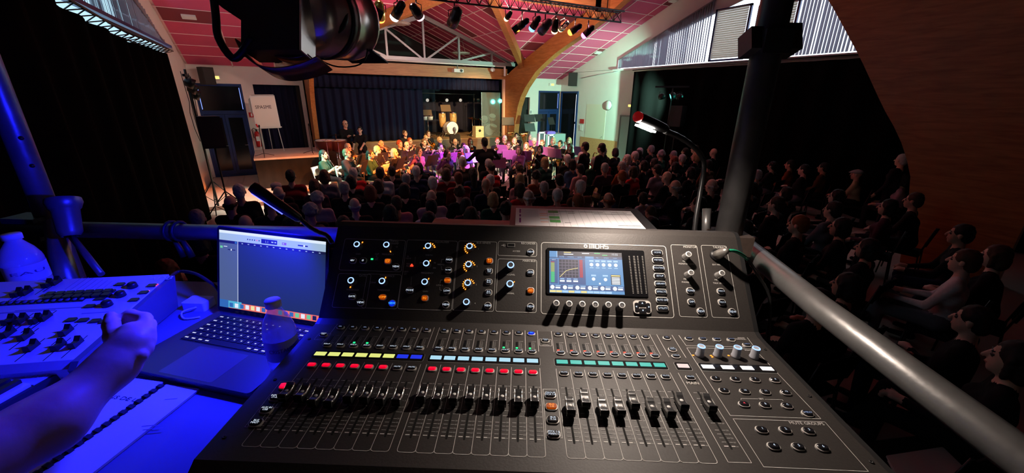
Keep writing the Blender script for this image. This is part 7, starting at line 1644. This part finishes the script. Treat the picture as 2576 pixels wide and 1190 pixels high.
capm = MB(); capm.add([DX*a*0.006+DY*b*0.011+DN*c for c, b2_ in ((0.0005, 1),) for b in (-1, 1) for a in (-1, 1)]+[DX*a*0.005+DY*b+DN*c for a in (-1, 1) for (b, c) in ((-0.010, 0.012), (-0.003, 0.008), (0.003, 0.008), (0.010, 0.015))], [(0, 1, 8, 4), (2, 7, 11, 3), (4, 8, 9, 5), (5, 9, 10, 6), (6, 10, 11, 7), (0, 4, 5, 6, 7, 2), (1, 3, 11, 10, 9, 8)])
capme = capm.mesh('fader_knob', M_ldk)
def dfader(px, py):
    u, v = FD.uv(px, py, 0.008); o = put('fader_knob', capme, ld); o.matrix_basis = Matrix.Translation(Vector(FD.P(u, v)))
    MB().box(FD.P(u, v-0.004, 0.0003), (0.0016, 0.062, 0.0004), DX, DY, DN).build('fader_slot', M_blk, ld)
for px, py in ((50, 801), (88, 801), (110, 794), (163, 830), (61, 841), (16, 834), (76, 868), (144, 866), (188, 860), (20, 803), (137, 706), (41, 735), (118, 712), (62, 731)): dfader(px, py)
kme = MB().prism(rrect(-0.0085, -0.0055, 0.0085, 0.0055, 0.002), V(0, 0, 0), DX, DY, DN, 0, 0.0035).mesh('desk_button', M_ldk)
for px, py in ((302, 714), (381.5, 717), (278, 731.6), (361, 734.5), (252, 750), (337, 753), (225, 769), (179, 803), (209, 804), (239.5, 805.7), (265, 807)):
    u, v = FD.uv(px, py, 0.003); o = put('desk_button', kme, ld); o.matrix_basis = Matrix.Translation(Vector(FD.P(u, v)))
rk = MB().lathe([(0.010, 0), (0.009, 0.010), (0.007, 0.012), (0, 0.012)], (0, 0, 0), DN, 14).mesh('rotary_knob', M_ldk)
for px, py in ((332, 717), (302, 739), (268, 763)):
    u, v = FD.uv(px, py, 0.006); o = put('rotary_knob', rk, ld); o.matrix_basis = Matrix.Translation(Vector(FD.P(u, v)))
sq = MB().prism(rrect(-0.0075, -0.006, 0.0075, 0.006, 0.001), V(0, 0, 0), DX, DY, DN, 0, 0.007).mesh('flash_key', M_ldk)
for k in range(7):
    for px, py, du in ((121, 748, 0.0185*k), (126, 739, 0.0185*k)):
        u, v = FD.uv(px, py, 0.005); o = put('flash_key', sq, ld); o.matrix_basis = Matrix.Translation(Vector(FD.P(u+du, v)))
u0_, v0_ = FD.uv(4, 762); u1_, _ = FD.uv(192, 770)
MB().prism([(u0_, v0_-0.012), (u1_, v0_-0.012), (u1_, v0_+0.004), (u0_, v0_+0.004)], BR, DX, DY, DN, 0, 0.001).build('key_strip', M_ldk, ld)
for k in range(12): MB().lathe([(0.005, 0), (0.0045, 0.003), (0, 0.0035)], FD.P(u0_+(u1_-u0_)*(k+0.5)/12, v0_-0.004, 0.001), DN, 10).build('bump_key', mat('bump_grey', (0.12, 0.12, 0.14), 0.4), ld)
z = MB(); u, v = FD.uv(405, 700); add_text(z, 'ADB', FD.P(u, v, 0.0006), DX, DY, 0.022, 0, 'c', 0.052); z.build('maker_lettering', mat('white_print_desk', (0.85, 0.85, 0.9), 0.5), ld)
z = MB()
for k in range(9): zx, zy = FD.uv(205+12*k, 700+2*k); z.box(FD.P(zx, zy-0.02, 0.0003), (0.0006, 0.055, 0.0003), DX, DY, DN)
for (px, py, l_) in ((150, 776, 0.16), (240, 787, 0.05), (70, 784, 0.1)): zx, zy = FD.uv(px, py); z.box(FD.P(zx, zy, 0.0003), (l_, 0.0022, 0.0003), DX, DY, DN)
z.build('panel_lines', mat('desk_print_grey', (0.25, 0.25, 0.3), 0.6), ld)
for px, py, m_ in ((397, 716, M_ledr), (393, 719, M_ledr), (374, 732, M_ledr), (297, 749, M_ledr), (265, 773, M_ledr)): u, v = FD.uv(px, py); MB().lathe([(0.0017, 0), (0.0014, 0.0015), (0, 0.0018)], FD.P(u, v), DN, 8).build('indicator_led', m_, ld)
def at_desk(px, py, h): u, v = FD.uv(px, py, h); return FD.P(u, v, h)
tag(MB().tube(smooth([at_desk(425, 700, -0.004)+ez*0.0, dep(450, 683, 1.02), dep(490, 688, 0.99), dep(525, 708, 0.97), dep(548, 727, 0.96), dep(575, 780, 0.97)]), 0.004, 8).build('signal_cable', M_blkp), 'black cable arching from the lighting desk to the laptop', 'cable')
P = hz(505, 775, TZ+0.01); t = thing('power_adapter', 'small pale adapter box beside the laptop hinge', 'adapter', L(P[0]-0.02, P[1]+0.02, TZ))
MB().prism(rrect(-0.028, -0.02, 0.028, 0.02, 0.004), L(P[0]-0.02, P[1]+0.02, TZ), ex, ey, ez, 0, 0.022).build('box', mat('adapter_white', (0.7, 0.7, 0.72), 0.4), t); MB().tube(smooth([L(P[0]-0.01, P[1]+0.0, TZ+0.012), L(P[0]-0.03, P[1]-0.02, TZ+0.01), L(P[0]-0.01, P[1]-0.04, TZ+0.004), L(P[0]+0.02, P[1]-0.03, TZ+0.004)]), 0.0022, 6).build('lead', mat('adapter_white', (0.7, 0.7, 0.72), 0.4), t)

# ------------------------------------------------------------------ small keyboard, notebook, pen, papers
k0, k1, k2 = hz(150, 938, TZ+0.03), hz(0, 925, TZ+0.03), hz(5, 1022, TZ+0.03)
KX = (k0-k1); KX[2] = 0; KX /= np.linalg.norm(KX); kx = ex*KX[0]+ey*KX[1]; ky = np.cross(ez, kx)
KO = L(k0[0], k0[1], TZ)
kb = thing('mini_keyboard', 'small black-framed music keyboard in the lower left corner', 'keyboard', KO-kx*0.1-ky*0.06)
mb = MB(); mb.prism([(-0.34, -0.115), (0.0, -0.115), (0.0, 0.012), (-0.34, 0.012)], KO, kx, ky, ez, 0.001, 0.03); mb.build('case', M_blkp, kb)
MB().prism([(-0.33, -0.034), (-0.006, -0.034), (-0.006, 0.008), (-0.33, 0.008)], KO, kx, ky, ez, 0.03, 0.0315).build('control_strip', mat('keyboard_strip', (0.42, 0.44, 0.50), 0.4), kb)
wk = MB().prism([(-0.0098, -0.076), (0.0098, -0.076), (0.0098, 0), (-0.0098, 0)], V(0, 0, 0), kx, ky, ez, 0, 0.010).mesh('white_key', mat('key_white', (0.75, 0.75, 0.76), 0.3)); bk_ = MB().prism([(-0.0055, -0.045), (0.0055, -0.045), (0.0055, 0), (-0.0055, 0)], V(0, 0, 0), kx, ky, ez, 0, 0.017).mesh('black_key', M_lapk)
for k in range(15): o = put('white_key', wk, kb); o.matrix_basis = Matrix.Translation(Vector(KO-kx*(0.018+0.0205*k)-ky*0.036+ez*0.026))
for k in range(14):
    if k % 7 in (2, 6): continue
    o = put('black_key', bk_, kb); o.matrix_basis = Matrix.Translation(Vector(KO-kx*(0.028+0.0205*k)-ky*0.036+ez*0.026))
z = MB(); add_text(z, 'DIO', KO-kx*0.028-ky*0.012+ez*0.0318, kx, ky, 0.020, 0, 'c', 0.036); z.build('lettering', mat('white_print_desk', (0.85, 0.85, 0.9), 0.5), kb)
sa, sb = hz(410, 975, TZ), hz(120, 1182, TZ); rt_ = hz(500, 985, TZ); s_d = (sa-sb)[:2]; s_d /= np.hypot(*s_d); NY = ex*s_d[0]+ey*s_d[1]; NX = np.cross(NY, ez)
nb = thing('spiral_notebook', 'open comb-bound notebook with printed pages under the forearm', 'notebook', L(*((sa+sb)/2)[:2], TZ))
NO = L(sa[0], sa[1], TZ+0.001); wR = abs((rt_-sa)[0])*1.02
M_page = mat('notebook_page', (0.74, 0.72, 0.70), 0.75, noise=0.03, nscale=20)
MB().prism([(0.004, -0.26), (wR, -0.26), (wR, 0.004), (0.004, 0.004)], NO, NX, NY, ez, 0, 0.004).build('right_page', M_page, nb)
lp_ = MB().prism([(-0.19, -0.26), (-0.004, -0.26), (-0.004, 0.006), (-0.19, 0.006)], NO, NX, NY, ez, 0, 0.006).build('left_page', M_page, nb)
z = MB(); q = hz(322, 1002, TZ+0.007); add_text(z, 'RENS DE LA', L(q[0]-0.012, q[1], TZ+0.0076), NX, NY, 0.011, 0, 'c', 0.085); z.build('page_lettering', mat('page_ink', (0.03, 0.03, 0.04), 0.7), lp_)
z = MB(); 
for (px, py, w_) in ((430, 1003, 0.02), (385, 1078, 0.03), (372, 1070, 0.018), (395, 1070, 0.012)): q = hz(px, py, TZ+0.006); z.box(L(q[0], q[1], TZ+0.0053), (w_, 0.0012, 0.0003), NX*0.95+NY*0.3, NY, ez)
z.build('handwriting', mat('pencil_grey', (0.30, 0.28, 0.30), 0.8), nb)
cme = MB()
cme.prism([(-0.0065, 0.0), (-0.005, 0.004), (0.0, 0.0055), (0.005, 0.004), (0.0065, 0.0)], V(0, 0, 0), NX, ez, NY, -0.0034, 0.0034); cme = cme.mesh('binding_ring', M_blkp)
for k in range(20): o = put('binding_tooth', cme, nb); o.matrix_basis = Matrix.Translation(Vector(NO-NY*(0.004+0.0128*k)+ez*0.003))
pa, pb = hz(335, 938, TZ+0.005), hz(468, 958, TZ+0.005)
t = thing('pen', 'black pen lying on the table in front of the laptop', 'pen', L(pa[0], pa[1], TZ)); A_, B_ = L(pa[0], pa[1], TZ+0.006), L(pb[0], pb[1], TZ+0.006)
MB().tube([A_, A_+(B_-A_)*0.12, A_+(B_-A_)*0.9], [0.002, 0.0048, 0.0048], 10).build('barrel', M_blkp, t); MB().tube([A_+(B_-A_)*0.62, B_], [0.0055, 0.0052], 10).build('pen_cap', M_blk, t)

# ------------------------------------------------------------------ cue sheet on a tray behind the console
ZP = 0.142
c_ = [hz(*q, ZP) for q in ((1298, 523), (1580, 525), (1625, 577), (1300, 572))]
t = thing('document_tray', 'black tray behind the console carrying the cue sheet', 'tray', L(0.08, 0.56, TZ))
lbox(MB(), (0.075, 0.585, ZP-0.008), (0.36, 0.20, 0.010)).build('shelf', M_blkp, t)
for x in (-0.08, 0.23): MB().bar(L(x, 0.62, TZ), L(x, 0.62, ZP-0.01), 0.02, 0.02).build('support', M_blk, t)
cs = thing('cue_sheet', 'printed spreadsheet cue sheet with green and orange columns', 'paper', L(0.07, 0.56, ZP))
PO = L(c_[0][0], c_[0][1], ZP); QX = ex; QY = -ey; sk = (c_[2][0]-c_[1][0])
def sp2(x, y, h=0.0): return PO+ex*((c_[1][0]-c_[0][0])*x+(sk*x)*y)+(-ey)*((c_[0][1]-c_[3][1]+0.05)*y)+ez*h
cols = {'paper': mat('cue_paper', (0.78, 0.74, 0.76), 0.7), 'ink': mat('cue_ink', (0.10, 0.11, 0.10), 0.7), 'green': mat('cue_green', (0.10, 0.35, 0.10), 0.7), 'orange': mat('cue_orange', (0.85, 0.25, 0.08), 0.7), 'purple': mat('cue_purple', (0.25, 0.05, 0.25), 0.7), 'grey': mat('cue_grey', (0.55, 0.52, 0.56), 0.7)}
def crect(mb_, a, b, c, d, m, h): mb_.add([sp2(a, d, h), sp2(c, d, h), sp2(c, b, h), sp2(a, b, h)], [(0, 1, 2, 3)], m)
mb = MB(); n4 = [sp2(*q, h) for h in (-0.0012, 0.0) for q in ((0, 1), (1, 1), (1, 0), (0, 0))]; mb.add(n4, [(3, 2, 1, 0), (4, 5, 6, 7), (0, 1, 5, 4), (1, 2, 6, 5), (2, 3, 7, 6), (3, 0, 4, 7)]); pg = mb.build('page', cols['paper'], cs)
mb = MB(); ci = {n: i for i, n in enumerate(cols)}
for k in range(12): crect(mb, 0.05, 0.03+0.03*k, 0.19, 0.04+0.03*k, ci['grey'], 0.0004)
for (a, b) in ((0.05, 0.22), (0.28, 0.37), (0.42, 0.60)): crect(mb, 0.03, a, 0.045, b, ci['purple'], 0.0004)
for y in (0.05, 0.22, 0.30, 0.42, 0.55): crect(mb, 0.20, y, 0.262, y+0.015, ci['orange'], 0.0004)
for (a, b) in ((0.08, 0.18), (0.32, 0.42), (0.46, 0.56)): crect(mb, 0.275, a, 0.36, b, ci['green'], 0.0004)
for y in (0.03, 0.24, 0.27, 0.44): crect(mb, 0.275, y, 0.36, y+0.008, ci['ink'], 0.0004)
for k in range(13): crect(mb, 0.265+0.055*k, 0.03, 0.2664+0.055*k, 0.95, ci['ink'], 0.0003)
for (y, a, b) in ((0.10, 0.36, 0.50), (0.10, 0.55, 0.75), (0.10, 0.82, 0.95), (0.17, 0.44, 0.50), (0.17, 0.66, 0.98), (0.55, 0.39, 0.44), (0.6, 0.8, 0.98)): crect(mb, a, y, b, y+0.014, ci['ink'], 0.0004)
mb.build('printed_table', list(cols.values()), pg)

# ------------------------------------------------------------------ talkback plug with green cable
u, v = F2.uv(1800, 643, 0.0); X0 = F2.P(u, v)
t = thing('microphone_plug', 'metal plug with a green cable in the talkback socket', 'plug', X0)
tip = dep(1828, 630, 0.70); tip = dep(1830, 630, (X0-CAM)@fw-0.042); dd = tip-X0; PLn = np.linalg.norm(dd); dd /= PLn
MB().lathe([(0.0125, 0), (0.0125, 0.006)], X0, n2, 18).build('socket', M_blk, con)
MB().lathe([(0.0095, 0.002), (0.0095, 0.5*PLn), (0.0085, 0.6*PLn), (0.0075, 0.85*PLn), (0.0045, PLn)], X0, dd, 16).build('plug_shell', mat('plug_nickel', (0.42, 0.40, 0.37), 0.35, metal=0.8), t)
D0 = (tip-CAM)@fw
cabp = smooth([tip-dd*0.004, dep(1850, 632, D0+0.01), dep(1880, 652, D0+0.03), dep(1905, 690, D0+0.05), dep(1935, 745, D0+0.06), dep(1935, 830, D0+0.05), dep(1920, 960, D0)])
MB().tube(cabp[:9], 0.0036, 8).build('green_sleeve', mat('green_cable', (0.02, 0.30, 0.16), 0.4), t); MB().tube(cabp[8:], 0.0033, 8).build('lead', M_blkp, t)

# ------------------------------------------------------------------ the operator's forearm and hand
def Ld(px, py, D): return toL(dep(px, py, D))
el, md, wr_, = Ld(-130, 1200, 0.44), Ld(120, 1066, 0.52), Ld(288, 920, 0.60)
kn = Ld(335, 848, 0.635)
pr = [('c', el, md, 0.046, 0.038, 0, 0.02), ('c', md, wr_, 0.038, 0.0255, 0, 0.02), ('c', wr_, kn, 0.0255, 0.025, 0, 0.03), ('e', Ld(334, 862, 0.622), (0.024, 0.026, 0.022), 0, 0.010)]
def fing(P, rr_): 
    for (a, b), (r0, r1) in zip(zip(P[:-1], P[1:]), zip(rr_[:-1], rr_[1:])): pr.append(('c', a, b, r0, r1, 0, 0.004))
K = [Ld(368, 838, 0.64), Ld(368, 858, 0.635), Ld(363, 878, 0.625), Ld(352, 896, 0.612)]
fing([K[0], Ld(362, 803, 0.665), Ld(328, 793, 0.67), Ld(300, 806, 0.66)], [0.013, 0.0115, 0.0100, 0.0085])
fing([K[1], Ld(372, 818, 0.68), Ld(342, 806, 0.70), Ld(312, 818, 0.69)], [0.013, 0.0115, 0.0100, 0.0085])
fing([K[2], Ld(366, 838, 0.69), Ld(340, 828, 0.71), Ld(318, 838, 0.70)], [0.0125, 0.011, 0.0095, 0.008])
fing([K[3], Ld(354, 862, 0.68), Ld(332, 854, 0.69), Ld(318, 858, 0.68)], [0.011, 0.0095, 0.0085, 0.0075])
fing([Ld(305, 880, 0.61), Ld(288, 845, 0.63), Ld(280, 818, 0.645), Ld(279, 797, 0.655)], [0.018, 0.0135, 0.0115, 0.009])
lo = np.min([np.minimum(q[1], q[2]) if q[0] == 'c' else np.array(q[1])-np.array(q[2]) for q in pr], axis=0)-0.06; hi = np.max([np.maximum(q[1], q[2]) if q[0] == 'c' else np.array(q[1])+np.array(q[2]) for q in pr], axis=0)+0.06
st_ = 0.0036
me = implicit(pr, np.arange(lo[0], hi[0], st_), np.arange(lo[1], hi[1], st_), np.arange(lo[2], hi[2], st_), 'forearm_and_hand')
me.materials.append(mat('operator_skin', (0.56, 0.30, 0.20), 0.5, noise=0.12, nscale=40, bump=0.1))
opr = thing('person', 'bare forearm and hand of the operator reaching to the lighting desk', 'person', L(*wr_))
put('body', me, opr, LM).matrix_parent_inverse = WM(opr).inverted()
opr.children[0].matrix_basis = LM

# ------------------------------------------------------------------ large theatre spotlight hanging overhead
M_sp = mat('spotlight_black', (0.010, 0.010, 0.011), 0.45); M_al = mat('spotlight_aluminium', (0.85, 0.76, 0.70), 0.30, metal=0.95, noise=0.12, nscale=8); M_brz = mat('bronze_sheet', (0.48, 0.30, 0.20), 0.35, metal=0.9)
sp_t = thing('theatre_spotlight', 'large metal theatre spotlight hanging above the operator', 'spotlight', dep(720, 60, 1.35))
f0 = dep(680, 35, 1.20); AX = dep(905, 72, 1.66)-f0; ALn = np.linalg.norm(AX); AX /= ALn
SX = r2-AX*(r2@AX); SX /= np.linalg.norm(SX); SU = np.cross(SX, AX); SU = SU if SU@u2 > 0 else -SU
MB().box(dep(678, 22, 1.20)+fw*0.045, (0.175, 0.09, 0.25), r2, fw, u2).build('lamp_house', M_sp, sp_t)
MB().box(dep(754, 22, 1.20)+fw*0.047, (0.006, 0.088, 0.25), r2, fw, u2).build('side_plate', M_al, sp_t)
c1 = dep(768, 36, 1.33); MB().lathe([(0.110, -0.03), (0.128, 0.0), (0.134, 0.01), (0.134, 0.13), (0.138, 0.135), (0.138, 0.15), (0.134, 0.155), (0.134, 0.26), (0.140, 0.265), (0.140, 0.28), (0.115, 0.28)], c1-AX*0.03, AX, 32).build('lens_tube', M_al, sp_t)
MB().lathe([(0.137, 0.0), (0.141, 0.0), (0.141, 0.03), (0.137, 0.03)], c1+AX*0.06, AX, 32, cap=False).build('clamp_band', M_sp, sp_t)
e_ = c1+AX*0.24
MB().box(e_+AX*0.05-SU*0.125+SX*0.02, (0.17, 0.13, 0.006), SX, AX*0.94-SU*0.34, SU).build('barn_door', M_sp, sp_t)
MB().box(e_+AX*0.03+SU*0.14+SX*0.02, (0.17, 0.10, 0.01), SX, AX, SU).build('barn_door', M_sp, sp_t)
# yoke handle bar on the left and curved shutter plates below
MB().tube(smooth([dep(536, -20, 1.22), dep(543, 40, 1.22), dep(550, 95, 1.22), dep(585, 146, 1.22), dep(612, 128, 1.21), dep(632, 92, 1.20)]), 0.0115, 10).build('yoke_handle', M_sp, sp_t)
MB().add([dep(*q) for q in ((500, -30, 1.25), (660, -30, 1.25), (620, 60, 1.25), (560, 20, 1.25), (500, -30, 1.31), (660, -30, 1.31), (620, 60, 1.31), (560, 20, 1.31))], [(0, 1, 2, 3), (7, 6, 5, 4), (0, 4, 5, 1), (1, 5, 6, 2), (2, 6, 7, 3), (3, 7, 4, 0)]).build('yoke_plate', M_sp, sp_t)
def band(pts_, w_, name, m_):
    P_ = smooth([dep(*q) for q in pts_], 5); vs = []
    for p in P_: vs += [p, p+fw*w_]
    o = MB().add(vs, [(2*i, 2*i+1, 2*i+3, 2*i+2) for i in range(len(P_)-1)], 0, True).build(name, m_, sp_t); md_ = o.modifiers.new('thick', 'SOLIDIFY'); md_.thickness = 0.004
band([(590, 98, 1.22), (612, 138, 1.22), (650, 165, 1.22), (700, 172, 1.22), (760, 160, 1.22), (800, 142, 1.22)], 0.10, 'shutter_plate', M_brz)
band([(640, 118, 1.24), (690, 140, 1.24), (735, 146, 1.24), (775, 138, 1.24)], 0.08, 'shutter_plate', M_brz)
MB().tube(smooth([dep(800, 150, 1.4), dep(850, 168, 1.45), dep(905, 162, 1.52), dep(924, 130, 1.55), dep(918, 60, 1.55)]), 0.003, 6).build('safety_wire', M_blk, sp_t)
MB().tube(smooth([dep(790, 88, 1.32), dep(830, 85, 1.32), dep(862, 62, 1.33), dep(868, 30, 1.35), dep(858, -30, 1.38)]), 0.012, 8).build('yoke_strap', M_sp, sp_t)
MB().cyl(dep(905, 10, 1.55), dep(960, 40, 1.6), 0.022, n=10).build('focus_knob', M_sp, sp_t)
MB().cyl(dep(700, -40, 1.3), dep(700, -400, 1.3), 0.02, n=10).build('hanging_bolt', M_sp, sp_t)

# pale board on a chair below the right rail
P = [at_z(*q, 0.5) for q in ((2230, 1146), (2372, 1124), (2445, 1195), (2260, 1200))]
mb = MB(); mb.add([p for p in P]+[p-V(0, 0, 0.02) for p in P], [(0, 3, 2, 1), (4, 5, 6, 7), (0, 1, 5, 4), (1, 2, 6, 5), (2, 3, 7, 6), (3, 0, 4, 7)])
c_ = sum(P)/4; t = thing('pale_board', 'pale board lying on an empty seat below the right rail', 'board', c_)
mb.build('sheet', mat('pale_board', (0.45, 0.44, 0.40), 0.6), t)
place_chair(ch_a, (c_[0], c_[1], 0.035), -0.4, 'empty black chair below the right guard rail', 'audience chairs')
